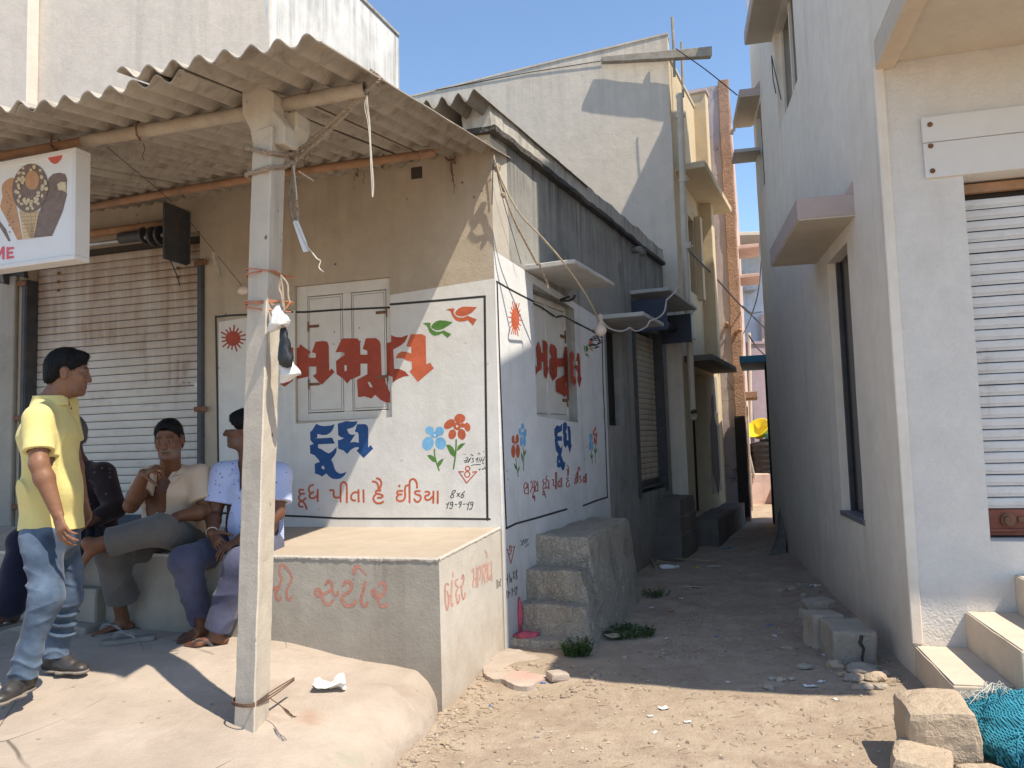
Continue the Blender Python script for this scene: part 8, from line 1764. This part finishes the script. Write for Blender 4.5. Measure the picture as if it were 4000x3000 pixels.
# ---------------------------------------------------------------- grey haired man in dark clothes, half hidden
def person_dark():
    s = 1.08; p = Person('grey haired man in dark shirt and navy track trousers seated behind the standing man', (-3.15, 5.75, .9), s, (0.10, 0.045, 0.028)); Y = onY
    hc = Y(268, 1700, 5.62); fw = unit([-.45, -.85, -.1]); nb = Y(292, 1815, 5.74); tx = unit([-.95, .3, 0]); tf = unit([-.3, -.95, 0])
    shR = Y(205, 1850, 5.72); shL = Y(402, 1852, 5.70); ch = Y(308, 1900, 5.76); be = Y(335, 2010, 5.78); pe = Y(345, 2075, 5.80); elR = Y(150, 1990, 5.5); wrR = Y(170, 2060, 5.25); elL = Y(448, 1985, 5.58); wrL = Y(345, 2045, 5.36)
    hipR = Y(290, 2100, 5.78); hipL = Y(385, 2095, 5.78); knR = Y(95, 2120, 5.34); knL = Y(268, 2085, 5.30); anR = Y(35, 2385, 5.12); anL = onz(290, 2240, .755)
    V = lambda h: Vol((-3.95, 4.65, .34), (-2.55, 6.05, 1.80), h)
    b = V(.006); p.head(b, hc, fw, (0, 0, 1), nb)
    b.cone(nb, ch, (.10*s, .075*s), (.155*s, .115*s), W=tx, k=.03); b.cone(ch, be, (.155*s, .115*s), (.16*s, .14*s), W=tx, k=.03); b.cone(be, pe, (.16*s, .14*s), (.16*s, .13*s), W=tx); p.arm(b, shR, elR, wrR); p.arm(b, shL, elL, wrL)
    p.hand(b, wrR, (.3, -.6, -.5), (0, .2, -1), 1); p.hand(b, wrL, (-.7, -.5, -.2), (0, .2, -1), -1)
    for h, k_, a in ((hipR, knR, anR), (hipL, knL, anL)): b.cone(h, k_, .078*s, .055*s); b.cone(k_, a, .055*s, .036*s)
    ft = unit([-.3, -.95, 0]); p.foot(b, anR, ft); p.foot(b, anL, unit([.1, -1, 0])); vmesh('body', b, SKIN, p.root, lambda V_: p.face_col(V_, .5, .7, .5))
    p.hair(M['hair_grey'], .0055, front=(.088, .080), back=(-.078, -.075), thick=.016, bumpy=.006)
    sh = V(.006); fl = drape(.014, 33); sh.cone(nb+[0, 0, -.04], ch, (.12*s, .09*s), (.182*s, .14*s), W=tx, k=.04, fold=fl); sh.cone(ch, be, (.182*s, .14*s), (.19*s, .17*s), W=tx, k=.05, fold=fl); sh.cone(be, pe, (.19*s, .17*s), (.2*s, .17*s), W=tx, k=.05, fold=fl)
    for a_, e_, w_ in ((shR, elR, wrR), (shL, elL, wrL)): sh.cone(nb+[0, .02, -.05], a_, .07*s, .074*s, k=.05); sh.cone(a_, e_, .078*s, .070*s, k=.04, fold=wrinkle(.006, 6, 2, 39)); sh.cone(e_, e_+(w_-e_)*.55, .068*s, .058*s, k=.03)
    sh.cut(pe+[0, 0, -.05], (0, 0, -1)); shell(sh, b, .004); vmesh('shirt', sh, M['maroon_shirt'], p.root)
    j = V(.006); j.cone(pe, pe+[0, 0, -.07], (.165*s, .14*s), (.178*s, .15*s), W=tx, k=.04); leg_cloth(j, hipR+[0, 0, -.01], knR, anR+[0, 0, .04], (.105*s, .092*s, .086*s), 42, 1.1); leg_cloth(j, hipL+[0, 0, -.01], knL, anL+[0, 0, .05], (.105*s, .092*s, .084*s), 46, 1.1); shell(j, b, .003); vmesh('trousers', j, M['navy'], p.root)
    pi = MB(); pi.tube(catmull([hipL+[.05, -.12, .07], (hipL+knL)/2+[.07, -.06, .085], knL+[.06, -.02, .09]], 6), .004, 5); pi.tube(catmull([hipL+[.0, -.12, .10], (hipL+knL)/2+[-.03, -.06, .10], knL+[-.03, -.02, .095]], 6), .003, 5); pi.build('piping', M['white_flat'], p.root)
    flipflop(p.root, anL+np.array([0, 0, -.085])+np.array([0, -.045, 0]), (.1, -1, 0), .30, M['sole_grey'], M['strap_dark']); flipflop(p.root, anR+np.array([0, 0, -.085])+ft*.045, ft, .30, M['sole_grey'], M['strap_dark']); return p
person_standing(); person_beige(); person_blue(); person_dark()
